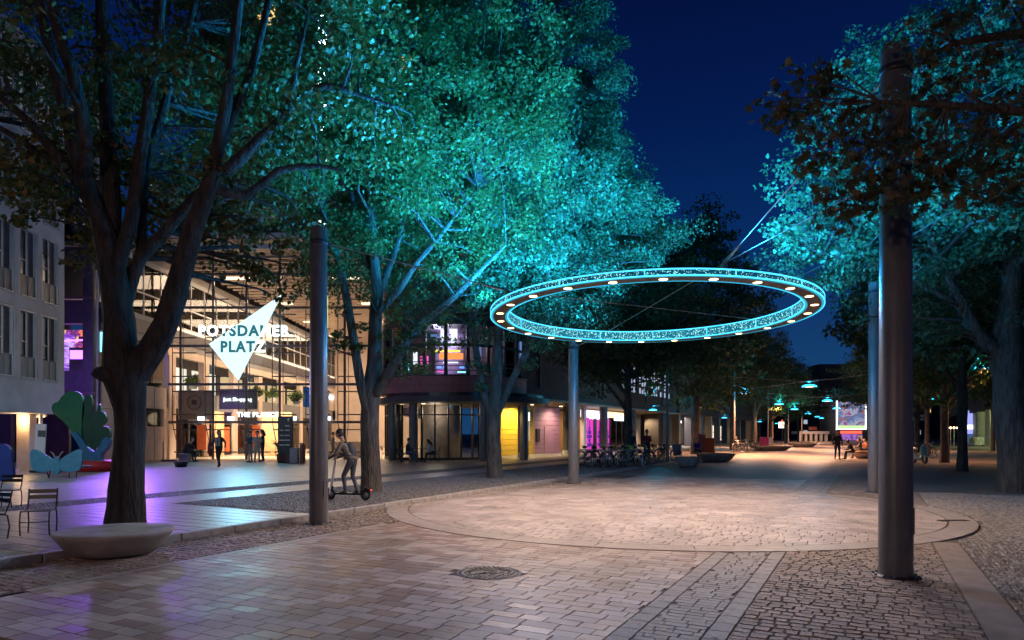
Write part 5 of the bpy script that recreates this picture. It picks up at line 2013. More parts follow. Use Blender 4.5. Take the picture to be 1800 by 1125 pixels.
ex0 = [P(*q) for q in [(1365, 185, 7.0), (1395, 150, 7.0), (1430, 140, 7.1), (1450, 160, 7.2), (1375, 210, 7), (1410, 215, 7), (1440, 250, 7), (1420, 190, 7.1), (1470, 215, 7.1), (1500, 250, 7), (1480, 280, 7), (1510, 200, 7.1), (1540, 250, 6.9), (1530, 300, 6.9), (1570, 270, 6.8), (1600, 240, 6.9), (1590, 300, 6.8), (1620, 290, 6.7), (1650, 260, 6.8), (1560, 180, 7.2),
                       (1640, 330, 6.7), (1680, 300, 6.6), (1720, 280, 6.6), (1760, 300, 6.6), (1700, 340, 6.6), (1750, 350, 6.5), (1790, 330, 6.5), (1600, 340, 6.7), (1570, 340, 6.8), (1460, 340, 7), (1480, 380, 7.1), (1520, 345, 7), (1500, 365, 7), (1700, 230, 6.8), (1750, 200, 6.8), (1790, 160, 6.8), (1660, 200, 7), (1620, 110, 7.2), (1660, 90, 7.2), (1700, 130, 7.1), (1740, 90, 7.1), (1790, 60, 7),
                       (1650, 40, 7.3), (1710, 30, 7.3), (1770, 10, 7.2), (1620, 160, 7.1), (1600, 60, 7.3), (1760, 250, 6.7), (1680, 160, 7), (1430, 290, 7.1), (1550, 310, 6.9), (1660, 300, 6.7)]]
make_tree('maple_tree', (b0.x, b0.y, 0), 'dark autumn tree whose brown branches hang in at the upper right', tr0_limbs,
          ((b0.x + .6, b0.y - .2, 8.4), 3.5, 4.2, 2.6), .125, 'leaf_autumn', 55, clumps=150, per=45, clump_r=.6, extra=ex0, hexa='maple', extra_r=.28, extra_n=34)

# --- right row inside the frame
d = 19.2
tr1_limbs = [
    LP(d, (1790, 880, .62), (1788, 860, .50), (1785, 820, .44), (1778, 740, .40), (1772, 670, .40), (1768, 620, .42), (1772, 560, .3), (1780, 470, .25), (1770, 360, .18), (1740, 200, .1), (1720, 50, .04)),
    LP(d, (1764, 640, .24), (1745, 612, .22), (1715, 585, .19), (1690, 535, .17), (1660, 470, .13), (1620, 390, .1), (1570, 300, .06), (1530, 220, .03)),
    LP(d, (1775, 590, .2), (1810, 520, .18), (1850, 400, .13), (1900, 250, .05)),
    LP(d, (1690, 540, .1), (1640, 510, .08), (1570, 480, .06), (1500, 460, .04), (1430, 440, .02)),
    LP(d, (1760, 400, .12), (1680, 300, .1), (1600, 200, .07), (1540, 100, .03)),
]
ex1 = [P(*q) for q in [(1480, 120, 18.5), (1500, 60, 18.6), (1520, 100, 18.4), (1490, 100, 18.3), (1540, 70, 18.3), (1470, 160, 18), (1440, 190, 18), (1400, 250, 17.6), (1390, 300, 17.6), (1370, 290, 17.4), (1360, 330, 17.4), (1380, 350, 17.3), (1400, 380, 17.2), (1370, 400, 17.2), (1420, 340, 17.3), (1440, 300, 17.5), (1460, 370, 17.3), (1430, 410, 17.4), (1400, 440, 17.4), (1450, 450, 17.6), (1480, 480, 17.8), (1500, 430, 17.8), (1490, 530, 18), (1470, 500, 18), (1510, 560, 18.4), (1620, 450, 18), (1650, 420, 18), (1700, 460, 18), (1640, 500, 18.2), (1680, 400, 18), (1740, 440, 18), (1620, 540, 18.4), (1640, 590, 18.8), (1700, 620, 19), (1660, 640, 19.2), (1620, 620, 19), (1380, 430, 17.3), (1415, 300, 17.5), (1480, 200, 18), (1530, 180, 18.2), (1620, 600, 18.8), (1780, 560, 18.6)]]
make_tree('leafy_tree', (P(1787, 866, d).x, d, -.02), 'large dark trunked tree at the right edge with a broken blue green crown', tr1_limbs,
          ((13.4, 19.6, 8.6), 5.6, 6.0, 3.8), .095, 'leaf_b', 66, clumps=600, per=125, clump_r=.62, extra=ex1, hexa=True, extra_r=.45, extra_n=55)


def upright(base, h, r0, rnd, spread, lean=0.0):
    b = Vector(base)
    limbs = [([b + Vector((0, 0, -.08)), b + Vector((0, 0, .15)), b + Vector((lean, 0, h * .18)), b + Vector((lean * 1.5, 0, h * .3)), b + Vector((lean, .1, h * .6)), b + Vector((0, 0, h * .95))], [r0 * 1.35, r0, r0 * .9, r0 * .8, r0 * .45, .03])]
    for i in range(6):
        a = rnd.uniform(0, 6.28)
        z = h * rnd.uniform(.2, .5)
        L = spread * rnd.uniform(.6, .95)
        o = b + Vector((lean * 1.3, 0, z))
        limbs.append(([o, o + Vector((L * .4 * math.cos(a), L * .4 * math.sin(a), L * .45)), o + Vector((L * math.cos(a), L * math.sin(a), L * .9 + .5))], [r0 * .45, r0 * .3, .03]))
    return limbs


_pr = random.Random(5)
FAR = []


def far_tree(t, s, h, r, label, mat, seed, trunk_r=.24, bark='bark', clumps=210, per=42, leafsize=.24, low=.32, group=None, mesh_from=None, zscale=1.0):
    w = S(t, s, WALK - .02 if t < -9.5 else -.02)
    if mesh_from is not None:
        o = copy_tree(mesh_from)
        o.location = w
        o.rotation_euler = (0, 0, _pr.uniform(0, 6.28))
        k = h / mesh_from['_h']
        o.scale = (k * _pr.uniform(.95, 1.1), k * _pr.uniform(.95, 1.1), k)
        o['label'] = label
        return o
    lb = upright(w, h, trunk_r, _pr, r)
    o = make_tree('street_tree', w, label, lb, ((w.x, w.y, w.z + h * .56), r, h * .44, h * (.56 - low)), leafsize, mat, seed, clumps=clumps, per=per, clump_r=.85, bark=bark, group=group, tris=7)
    o['_h'] = h
    return o


LG = 'trees along the left pavement'
RG = 'trees along the right pavement'
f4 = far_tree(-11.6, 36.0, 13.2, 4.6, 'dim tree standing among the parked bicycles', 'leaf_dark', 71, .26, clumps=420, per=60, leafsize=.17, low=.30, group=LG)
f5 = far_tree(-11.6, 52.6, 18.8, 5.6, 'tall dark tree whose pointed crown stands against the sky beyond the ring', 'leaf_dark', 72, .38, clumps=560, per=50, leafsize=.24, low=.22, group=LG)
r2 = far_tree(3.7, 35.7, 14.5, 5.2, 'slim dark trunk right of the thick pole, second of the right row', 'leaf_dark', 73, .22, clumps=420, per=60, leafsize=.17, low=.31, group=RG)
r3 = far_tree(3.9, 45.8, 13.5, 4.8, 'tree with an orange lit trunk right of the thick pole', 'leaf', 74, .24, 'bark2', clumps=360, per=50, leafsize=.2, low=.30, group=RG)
LL = ['fifth tree of the left row, beyond the curved bench planter', 'sixth tree of the left row, near the pink box', 'seventh tree of the left row, before the box sign', 'eighth tree of the left row, small in the distance', 'farthest tree of the left row, near the pavilion']
for i, s_ in enumerate((68, 83, 98, 116, 138)):
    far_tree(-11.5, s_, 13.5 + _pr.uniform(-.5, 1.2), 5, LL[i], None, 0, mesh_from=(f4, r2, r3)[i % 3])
RL = ['fourth tree of the right row, behind the orange trunk', 'fifth tree of the right row, above the seated people', 'sixth tree of the right row, left of the thick pole', 'seventh tree of the right row, before the cinema screen', 'farthest tree of the right row, near the cinema']
for i, s_ in enumerate((57, 68, 80, 97, 118)):
    o = far_tree(3.8, s_, 13.0 + _pr.uniform(-.5, 1.2), 5, RL[i], None, 0, mesh_from=(r2, f4, r2)[i % 3])
    o['group'] = RG
    if s_ == 97:
        o.scale = (o.scale[0] * 1.6, o.scale[1] * 1.6, o.scale[2])
BL = ['back row tree behind the right edge trunk', 'back row tree right of the slim dark trunk', 'back row tree near the pale pillars', 'farthest back row tree at right']
for i, (t_, s_) in enumerate(((10.2, 33), (10.5, 46), (10.5, 62), (10.5, 78))):
    o = far_tree(t_, s_, 13.5, 5, BL[i], None, 0, mesh_from=r2)
    o['group'] = 'back row of trees on the right pavement'
for o in list(bpy.data.objects):
    if '_h' in o.keys():
        del o['_h']

# ------------------------------------------------------------------ street furniture and people
# round concrete planter seat, in front of the big tree
pl = thing('round_planter', (-5.42, 9.32, 0), 'round pale concrete planter bowl at the foot of the big tree', 'planter')
pl.scale = (.92, .92, 1)
m = MB()
m.lathe([(.001, .02), (.50, .02), (.56, .05), (.66, .14), (.765, .27), (.795, .315), (.79, .335), (.765, .342), (.40, .346), (.001, .348)], 56)
m.part('bowl', M['conc'], pl)
MB().lathe([(.001, .0), (.44, .0), (.46, .02), (.44, .05)], 40).part('foot', M['dark'], pl)


def bowl(w, r, h, label, group='concrete bowl planters along the street', bench=True):
    t = thing('bowl_planter', w, label, 'planter', group)
    MB().lathe([(.001, .02), (r * .62, .02), (r * .72, .07), (r * .95, h * .8), (r, h - .03), (r * .985, h), (r * .9, h + .005)], 36).part('bowl', M['conc'], t)
    if bench:
        MB().lathe([(.001, h - .01), (r * .55, h - .01), (r * .55, h + .045), (r * 1.0, h + .045), (r * 1.02, h + .02), (r * .9, h - .01)], 36).part('seat_ring', M['wood'], t)
    else:
        MB().lathe([(.001, h), (r * .9, h - .02)], 30).part('soil', M['ground'], t)
    return t


q = G(1209, 821)
bowl((q.x, q.y, 0), .62, .46, 'small concrete bowl with timber seat beside the grey litter bin')
for px, py, r, lab in ((1258, 811, 1.15, 'wide concrete bench bowl under the dark tree with the coloured boards'), (1355, 792, 2.0, 'long concrete bench bowl in the distance, left side of the street'), (1410, 786, 1.7, 'far concrete bench bowl near the end of the left side'), (1528, 806, 1.1, 'concrete bench bowl with people sitting, beside the half hidden pole')):
    q = G(px, py)
    bowl((q.x, q.y, 0), r, .45, lab)


def mat_col(name, c, rough=.75):
    if name not in M:
        M[name] = pm(name, c, tuple(x * .8 for x in c), 14, rough, .6, 22)
    return M[name]


# ---- people
def make_body(pose, cloth, size=1.0):
    """one continuous remeshed surface; returns mesh"""
    m = MB()
    seg = []           # (a, b, region)

    def limb(pts, rad, reg, n=8):
        m.tube(pts, rad, n)
        for i, p in enumerate(pts):
            m.ball(p, rad[i] * .98, 8)
        for i in range(len(pts) - 1):
            seg.append((Vector(pts[i]), Vector(pts[i + 1]), reg))
    J = {k: Vector(v) for k, v in pose.items()}
    pel, ch, nk, hd = J['pelvis'], J['chest'], J['neck'], J['head']
    side = J.get('side', Vector((1, 0, 0))).normalized()
    # torso from three columns
    for o, k in ((-.085, .9), (0, 1.0), (.085, .9)):
        m.tube([pel + side * o * .9, pel.lerp(ch, .5) + side * o * .8, ch + side * o * 1.15, ch.lerp(nk, .55) + side * o * .9], [.115 * k, .105 * k, .118 * k, .075 * k], 10)
    seg.append((pel, pel.lerp(ch, .25), 'bottom'))
    seg.append((pel.lerp(ch, .3), ch, 'top'))
    seg.append((ch - side * .15, ch + side * .15, 'top'))
    seg.append((ch, ch.lerp(nk, .7), 'top'))
    limb([ch.lerp(nk, .6), nk, nk.lerp(hd, .5)], [.058, .052, .052], 'skin')
    up = (hd - nk).normalized()
    fw = J.get('face', Vector((0, 1, 0))).normalized()
    for c, r, s in ((hd, .098, (.88, 1.05, 1.12)), (hd - up * .055 + fw * .022, .072, (.9, 1, 1.1)), (hd + fw * .098 - up * .012, .02, (.8, 1.3, 1.5)), (hd + fw * .082 - up * .065, .026, (1.3, .8, .6))):
        m.ball(c, r, 12, 0, s)
    sx = fw.cross(up).normalized()
    for e in (-1, 1):
        m.ball(hd + sx * .088 * e - up * .01, .026, 8, 0, (.6, .9, 1.2))
        m.ball(hd + fw * .086 + sx * .035 * e + up * .012, .014, 6)
    seg.append((nk.lerp(hd, .4), hd + up * .09, 'skin'))
    for e in 'LR':
        k = -1 if e == 'L' else 1
        hip = pel + side * .085 * k - Vector((0, 0, .02))
        kn, an, to = J['knee' + e], J['ankle' + e], J['toe' + e]
        limb([hip, hip.lerp(kn, .5), kn], [.092, .078, .06], 'bottom')
        limb([kn, kn.lerp(an, .35), an], [.06, .056, .042], 'bottom')
        limb([an - Vector((0, 0, .03)), an.lerp(to, .6) - Vector((0, 0, .01)), to], [.046, .042, .034], 'shoe')
        sh = ch.lerp(nk, .35) + side * .175 * k
        el, wr = J['elbow' + e], J['wrist' + e]
        limb([ch.lerp(nk, .4) + side * .09 * k, sh], [.06, .062], 'top')
        limb([sh, sh.lerp(el, .5), el], [.06, .052, .044], 'top')
        limb([el, wr], [.044, .033], 'top')
        d = (wr - el).normalized()
        pl_ = wr + d * .075
        limb([wr, wr.lerp(pl_, .6), pl_], [.026, .034, .03], 'skin')
        bend = Vector((0, .5, -.4))
        o = d.cross(Vector((0, 0, 1)))
        o = o.normalized() if o.length > .1 else Vector((0, 1, 0))
        for f, L in ((-.024, .06), (-.008, .07), (.008, .068), (.024, .052)):
            a = pl_ + o * f
            b = a + d * L * .55
            c = b + (d * .7 + bend * .5).normalized() * L * .5
            m.tube([a - d * .01, b, c], [.0105, .0098, .009], 6)
            seg.append((a, c, 'skin'))
        a = wr + d * .03 + o * .03
        m.tube([a, a + o * .03 + d * .03, a + o * .035 + d * .06], [.012, .011, .01], 6)
    if 'skirt' in cloth:
        m.lathe([(.13, .08), (.2, -.12), (.25, -.38)], 12, c=tuple(pel))
    me = m.mesh('body')
    o = bpy.data.objects.new('body', me)
    COL.objects.link(o)
    md = o.modifiers.new('remesh', 'REMESH')
    md.mode = 'VOXEL'
    md.voxel_size = .0125
    sm_ = o.modifiers.new('smooth', 'SMOOTH')
    sm_.factor = .5
    sm_.iterations = 2
    dg = bpy.context.evaluated_depsgraph_get()
    out = bpy.data.meshes.new_from_object(o.evaluated_get(dg))
    bpy.data.objects.remove(o)
    bpy.data.meshes.remove(me)
    regs = ['skin', 'top', 'bottom', 'shoe']
    out.materials.clear()
    for r_ in regs:
        out.materials.append(cloth[r_])
    nF = len(out.polygons)
    cen = np.zeros(nF * 3)
    out.polygons.foreach_get('center', cen)
    cen = cen.reshape(-1, 3)
    best = np.full(nF, 1e9)
    mi = np.zeros(nF, dtype=np.int32)
    for a, b, reg in seg:
        a, b = np.array(a), np.array(b)
        ab = b - a
        t = np.clip(((cen - a) @ ab) / max(1e-9, ab @ ab), 0, 1)
        dd = np.linalg.norm(cen - (a + t[:, None] * ab), axis=1)
        k = dd < best
        best[k] = dd[k]
        mi[k] = regs.index(reg)
    out.polygons.foreach_set('material_index', mi)
    out.polygons.foreach_set('use_smooth', np.ones(nF, dtype=bool))
    out.update()
    return out, hd, up, fw


STAND = dict(pelvis=(0, 0, .93), chest=(0, .02, 1.28), neck=(0, .01, 1.46), head=(0, .04, 1.62),
             kneeL=(-.10, .03, .50), ankleL=(-.11, -.02, .09), toeL=(-.13, .12, .04), kneeR=(.10, .02, .50), ankleR=(.12, -.03, .09), toeR=(.15, .11, .04),
             elbowL=(-.25, -.03, 1.13), wristL=(-.24, .06, .90), elbowR=(.25, -.03, 1.13), wristR=(.24, .06, .90))
WALKP = dict(STAND, kneeL=(-.09, .20, .53), ankleL=(-.09, .26, .12), toeL=(-.1, .40, .09), kneeR=(.09, -.02, .50), ankleR=(.09, -.30, .12), toeR=(.1, -.17, .05), wristL=(-.25, -.08, .92), wristR=(.22, .24, .97), elbowR=(.26, .05, 1.13), elbowL=(-.26, -.1, 1.15))
TALK = dict(STAND, elbowL=(-.24, .03, 1.13), wristL=(-.06, .22, 1.12), elbowR=(.24, .03, 1.13), wristR=(.10, .22, 1.08))
BAGP = dict(STAND, wristR=(.34, .08, .92), elbowR=(.27, .0, 1.13))
SIT = dict(pelvis=(0, 0, .53), chest=(0, .04, .90), neck=(0, .06, 1.08), head=(0, .11, 1.23),
           kneeL=(-.11, .42, .50), ankleL=(-.12, .46, .09), toeL=(-.13, .60, .04), kneeR=(.11, .42, .50), ankleR=(.13, .50, .09), toeR=(.14, .64, .04),
           elbowL=(-.26, .12, .76), wristL=(-.14, .34, .70), elbowR=(.26, .12, .76), wristR=(.14, .34, .70))
LEANP = dict(SIT, chest=(0, .16, .86), neck=(0, .26, 1.02), head=(0, .34, 1.15), elbowL=(-.24, .30, .66), elbowR=(.24, .30, .66), wristL=(-.08, .48, .62), wristR=(.08, .48, .62))
RIDE = dict(pelvis=(0, -.10, 1.03), chest=(0, .10, 1.36), neck=(0, .17, 1.52), head=(0, .25, 1.66),
            kneeL=(-.08, .10, .63), ankleL=(-.06, .06, .24), toeL=(-.06, .21, .19), kneeR=(.09, -.06, .62), ankleR=(.06, -.22, .24), toeR=(.07, -.07, .19),
            elbowL=(-.27, .20, 1.17), wristL=(-.22, .42, 1.06), elbowR=(.27, .20, 1.17), wristR=(.22, .42, 1.06))


def person(w, rz, pose, top, bottom, label, hair='hair', shoe=(.02, .02, .02), scale=1.0, long_hair=False, group=None, extra=None, cap=None, skirt=False):
    cloth = {'skin': M['skin'], 'top': mat_col('top %s' % (top,), top), 'bottom': mat_col('bottom %s' % (bottom,), bottom), 'shoe': mat_col('shoe %s' % (shoe,), shoe)}
    if skirt:
        cloth['skirt'] = 1
    me, hd, up, fw = make_body(pose, cloth)
    t = thing('person', w, label, 'person', group, rz)
    t.scale = (scale,) * 3
    link('body', me, None, t)
    m = MB()
    m.ball(hd - fw * .022 + up * .022, .108, 12, 0, (.93, 1.02, 1.08))
    # keep the face free: cut the front lower part of the hair cap
    v, f = m.v, m.f
    keep = []
    for q in f:
        c = sum((Vector(v[i]) for i in q), Vector()) / len(q) - hd
        if c.dot(fw) > .045 and c.dot(up) < .055:
            continue
        keep.append(q)
    m.f = keep
    m.m = [0] * len(keep)
    m.sm = [True] * len(keep)
    if long_hair:
        m.tube([hd - fw * .06, hd - fw * .085 - up * .12, hd - fw * .09 - up * .26], [.085, .08, .05], 10)
    m.part('hair', cap or M[hair], t)
    if extra:
        extra(t)
    return t


# passers-by in front of the atrium
q = G(385, 822, WALK)


def coat(t):
    MB().ball((.36, .10, .88), .2, 10, 0, (.55, .8, 1.9)).part('carried_coat', mat_col('rust coat', (.2, .035, .025)), t)


def stripes(t):
    m = MB()
    for x in (-.1, -.03, .04, .11):
        m.box((x, .158, 1.18), (.028, .02, .36), 0, 0, .006)
    m.part('scarf_stripes', mat_col('white knit', (.6, .55, .52)), t)
    coat(t)


person((q.x, q.y, WALK), R(180), WALKP, (.05, .035, .04), (.02, .02, .024), 'person in a dark striped top carrying a rust red coat, walking out of the mall', extra=stripes, shoe=(.02, .02, .02), scale=.98, long_hair=True)
q = G(440, 813, WALK)
person((q.x, q.y, WALK), R(150), TALK, (.03, .06, .055), (.3, .25, .22), 'person in a dark teal top, leftmost of the three talking at the entrance', scale=.98)
q = G(452, 813, WALK)
person((q.x, q.y, WALK), R(-140), TALK, (.62, .5, .42), (.5, .42, .36), 'person in pale cream clothes, middle of the three talking at the entrance', scale=.98, hair='hair')
q = G(462, 811, WALK)


def tote(t):
    MB().box((.02, .17, .86), (.26, .1, .3), 0, 0, .04).part('orange_bag', mat_col('orange bag', (.6, .25, .06)), t)


person((q.x, q.y, WALK), R(100), BAGP, (.02, .03, .04), (.05, .04, .05), 'person in black with an orange bag, rightmost of the three talking at the entrance', extra=tote, long_hair=True, scale=1.02)
q = G(327, 812, WALK)
person((q.x, q.y, WALK), R(-100), dict(LEANP), (.015, .02, .028), (.015, .02, .028), 'person in black crouched on a low box left of the entrance', scale=1.05)
b = thing('low_box', (q.x - .05, q.y + .02, WALK), 'pale low seat box under the crouched person by the entrance', 'box')
MB().box((0, 0, .22), (.5, .45, .44), 0, 0, .03).part('box', M['conc'], b)
MB().box((0, 0, .45), (.52, .47, .03), 0, 0, .01).part('lid', M['white'], b)
q = G(585, 806, WALK)
person((q.x, q.y, WALK), R(-70), WALKP, (.14, .15, .18), (.12, .12, .15), 'person in grey standing by the doors right of the left pole', scale=.95)
q = G(467.5, 811, WALK)
# potted palm behind the group
pt = thing('potted_palm', (q.x + .55, q.y + .7, WALK), 'potted palm with thin leaves beside the people at the entrance', 'plant')
MB().lathe([(.001, 0), (.16, 0), (.2, .4), (.17, .4), (.001, .38)], 16).part('pot', M['dark'], pt)
rl = np.random.default_rng(3)
m = MB()
for i in range(18):
    a = rl.uniform(0, 6.28)
    L = rl.uniform(.4, .75)
    e = rl.uniform(.25, 1.0)
    m.tube([(0, 0, .4), (L * .4 * math.cos(a), L * .4 * math.sin(a), .75 + e * .25), (L * math.cos(a), L * math.sin(a), .7 + e * .6)], [.012, .03, .004], 4)
m.part('fronds', M['leaf_dark'], pt).__setitem__('kind', 'stuff')

# scooter and rider near the second tree
q = G(613, 879, WALK)
SCZ = R(78)


def kick_scooter(w, rz, label, col, group=None):
    t = thing('kick_scooter', w, label, 'scooter', group, rz)
    wh = MB()
    for i in range(18):
        pass
    tyre = MB()
    tyre.lathe([(.085, -.022), (.115, -.025), (.125, 0), (.115, .025), (.085, .022)], 20, closed=True)
    tm_ = tyre.mesh('tyre', M['rubber'])
    rm = MB().lathe([(.001, -.012), (.085, -.018), (.085, .018), (.001, .012)], 16).mesh('rim', M['chrome'])
    for y in (.46, -.42):
        e = link('wheel', tm_, None, t, (0, y, .125), (0, R(90), 0))
        link('rim', rm, None, e)
    m = MB()
    m.box((0, 0, .15), (.15, .72, .045), 0, 0, .015)
    m.tube([(0, .34, .15), (0, .42, .24), (0, .41, .32)], [.03, .028, .03], 8)
    m.part('deck', col, t)
    m = MB()
    m.tube([(0, .48, .13), (0, .43, .34), (0, .31, 1.08)], [.022, .03, .024], 10)
    m.tube([(.06, .46, .125), (.06, .45, .26), (0, .44, .3)], .014, 6)
    m.tube([(-.06, .46, .125), (-.06, .45, .26), (0, .44, .3)], .014, 6)
    m.part('steering_column', M['white'], t)
    m = MB().tube([(-.26, .28, 1.07), (0, .31, 1.08), (.26, .28, 1.07)], .016, 8)
    m.part('handlebar', M['black'], t)
    m = MB().tube([(0, -.30, .17), (0, -.42, .27), (0, -.55, .22)], [.02, .05, .03], 8)
    m.part('mudguard', M['black'], t)
    MB().box((0, .39, .62), (.05, .03, .06), 0, 0, .01).part('headlight', M['white'], t)
    MB().box((0, -.56, .24), (.04, .015, .03)).part('tail_light', M['red_em'], t)
    return t


def backpack(t):
    m = MB()
    m.tube([(0, -.10, 1.10), (0, -.08, 1.22), (0, -.02, 1.42)], [.09, .12, .08], 10)
    m.part('backpack', mat_col('slate fabric', (.05, .055, .07)), t)
    m = MB()
    for e in (-1, 1):
        m.tube([(.11 * e, .0, 1.46), (.13 * e, .14, 1.42), (.14 * e, .15, 1.28), (.13 * e, .0, 1.14)], .016, 6)
    m.part('straps', mat_col('slate fabric', (.05, .055, .07)), t)
    m = MB().lathe([(.165, 0), (.178, .03), (.172, .075), (.16, .08)], 16, c=(0, -.07, 1.03))
    m.part('jacket_hem', mat_col('top %s' % ((.15, .122, .092),), (.15, .122, .092)), t)


kick_scooter((q.x, q.y, WALK), SCZ, 'white and black electric kick scooter under the rider by the second tree', M['black'])
person((q.x, q.y, WALK - .02), SCZ, RIDE, (.15, .122, .092), (.06, .068, .085), 'person in a beige jacket riding the kick scooter beside the second tree', scale=.94, extra=backpack)


# ---- metal garden chairs
def chair_meshes():
    slat = MB().box((0, 0, 0), (.42, .075, .016), 0, 0, .005).mesh('seat_slat', M['black'])
    back = MB().box((0, 0, 0), (.44, .014, .075), 0, 0, .005).mesh('back_slat', M['black'])
    leg = MB().tube([(0, 0, 0), (0, .03, .22), (0, .0, .42), (0, -.06, .455)], .013, 7).mesh('leg', M['black'])
    return slat, back, leg


CH = chair_meshes()


def metal_chair(w, rz, label, group='black metal garden chairs'):
    t = thing('metal_chair', w, label, 'chair', group, rz)
    for i in range(5):
        link('seat_slat', CH[0], None, t, (0, -.18 + i * .088, .455))
    for z, y in ((.80, -.30), (.69, -.275)):
        link('back_slat', CH[1], None, t, (0, y, z), (R(12), 0, 0))
    for x in (-.22, .22):
        link('leg', CH[2], None, t, (x, .20, 0))
        l2 = link('leg', CH[2], None, t, (x, -.24, 0))
        l2.rotation_euler = (0, 0, PI)
        MB().tube([(x, .18, .45), (x, -.2, .448), (x, -.265, .62), (x, -.31, .85)], .013, 7).part('side_frame', M['black'], t)
    MB().tube([(-.22, .2, .25), (.22, .2, .25)], .009, 6).part('stretcher', M['black'], t)
    return t


q = P(70, 940, 10.6)
metal_chair((-7.32, 10.55, WALK), R(200), 'black metal chair standing alone left of the round planter')
metal_chair((-7.72, 10.0, WALK), R(150), 'black metal chair at the left edge, in front of its neighbour')
metal_chair((-8.35, 10.35, WALK), R(60), 'black metal chair cut by the left frame edge, behind the front one')
metal_chair((-10.6, 14.3, WALK), R(190), 'black metal chair further back at the left edge before the navy figure')
tb = thing('side_table', (-8.3, 9.75, WALK), 'small round metal table between the black chairs at the left edge', 'table')
MB().lathe([(.001, .46), (.3, .46), (.3, .485), (.001, .485)], 24).part('table_top', M['black'], tb)
for a in (0, 2.1, 4.2):
    MB().tube([(.22 * math.cos(a), .22 * math.sin(a), 0), (.1 * math.cos(a), .1 * math.sin(a), .46)], .012, 6).part('leg', M['black'], tb)
for _o in list(bpy.data.objects):
    if _o.get('category') == 'chair':
        _o.scale = (.86, .86, .80)
cu = thing('paper_cup', (-8.2, 9.7, WALK + .485), 'pale paper cup standing on the small round table', 'cup')
MB().lathe([(.001, 0), (.03, 0), (.04, .11), (.036, .11)], 14).part('cup', M['white'], cu)

# ---- painted wooden sculptures: butterfly bench, tree, red plinth
def outline(pts, d, yaw, name, mat, parent, th, base, bev=.0):
    """thick flat board cut to an outline given in image pixels at depth d"""
    lo = [((p[0] - base[0]) * d / FPX, (base[1] - p[1]) * d / FPX) for p in pts]
    m = MB()
    n = len(lo)
    v = [(x, -th / 2, z) for x, z in lo] + [(x, th / 2, z) for x, z in lo]
    f = [list(range(n)), list(range(2 * n - 1, n - 1, -1))] + [[i, n + i, n + (i + 1) % n, (i + 1) % n] for i in range(n)]
    m.add(v, f, 0)
    return m.part(name, mat, parent)


def smooth_poly(pts, k=3):
    out = []
    n = len(pts)
    for i in range(n):
        p0, p1, p2, p3 = [Vector((*pts[(i + j) % n], 0)) for j in (-1, 0, 1, 2)]
        for j in range(k):
            t = j / k
            q = .5 * ((2 * p1) + (p2 - p0) * t + (2 * p0 - 5 * p1 + 4 * p2 - p3) * t * t + (3 * p1 - 3 * p2 + p3 - p0) * t ** 3)
            out.append((q.x, q.y))
    return out


D = 23.5
bq = P(100, 846, D)
zb = CAMZ + (HOR - 848) / FPX * D
bf = thing('butterfly_bench', (bq.x, D, WALK), 'blue painted wooden butterfly bench before the grey building', 'bench')
BB = (100, HOR + (CAMZ - WALK) * FPX / D)
M['blue_board'] = pm('blue board', (.05, .20, .30), (.04, .16, .25), 6, .6, .1, 30)
outline(smooth_poly([(98, 822), (90, 806), (76, 797), (62, 790), (55, 795), (55, 812), (60, 826), (80, 830)]), D, 0, 'wing', M['blue_board'], bf, .09, BB)
outline(smooth_poly([(102, 822), (110, 806), (124, 797), (138, 790), (145, 795), (145, 812), (140, 826), (120, 830)]), D, 0, 'wing', M['blue_board'], bf, .09, BB)
outline(smooth_poly([(93, 826), (95, 808), (100, 802), (105, 808), (107, 826), (100, 834)]), D - .1, 0, 'torso', M['blue_board'], bf, .12, BB)
for sx_ in (-1, 1):
    a = [(100 + sx_ * 3, 805), (100 + sx_ * 7, 797), (100 + sx_ * 11, 794)]
    MB().tube([((p[0] - BB[0]) * D / FPX, 0, (BB[1] - p[1]) * D / FPX) for p in a], .02, 6).part('antenna', M['conc'], bf)
MB().bb((-.85, .05, .38), (.85, .55, .43)).part('seat', M['blue_board'], bf)
for x in (-.55, -.35, .35, .6):
    MB().tube([(x, .1 if x > -.5 else .4, 0), (x * .95, .2, .38)], .018, 6).part('leg', M['dark'], bf)

D = 29.0
q = P(160, 838, D)
BB = (160, HOR + (CAMZ - WALK) * FPX / D)
cs = thing('tree_sculpture', (q.x, D, WALK), 'painted sculpture of a green and blue cactus-like tree left of the big trunk', 'sculpture')
GRN = pm('green board', (.02, .16, .085), (.016, .13, .07), 6, .55, .1, 30)
DGR = pm('dark green board', (.012, .075, .05), (.01, .06, .04), 6, .55, .1, 30)
BLU = pm('bright blue board', (.03, .19, .36), (.02, .14, .28), 6, .55, .1, 30)
outline(smooth_poly([(147, 822), (150, 800), (140, 780), (130, 764), (138, 760), (150, 775), (162, 792), (175, 790), (186, 770), (194, 772), (190, 788), (180, 800), (178, 822)]), D, 0, 'stem', BLU, cs, .3, BB)
outline(smooth_poly([(135, 765), (112, 740), (94, 724), (94, 710), (104, 705), (110, 696), (122, 688), (138, 688), (147, 700), (150, 720), (146, 745), (148, 768), (142, 770)]), D - .2, 0, 'leaf_pad', GRN, cs, .14, BB)
outline(smooth_poly([(146, 770), (146, 730), (150, 700), (160, 695), (164, 712), (160, 735), (160, 760), (156, 786)]), D + .1, 0, 'leaf_pad', DGR, cs, .14, BB)
outline(smooth_poly([(160, 786), (160, 745), (166, 728), (172, 722), (174, 712), (177, 711), (180, 722), (186, 728), (188, 738), (182, 748), (192, 752), (195, 768), (185, 782), (172, 786)]), D - .05, 0, 'leaf_pad', DGR, cs, .16, BB)
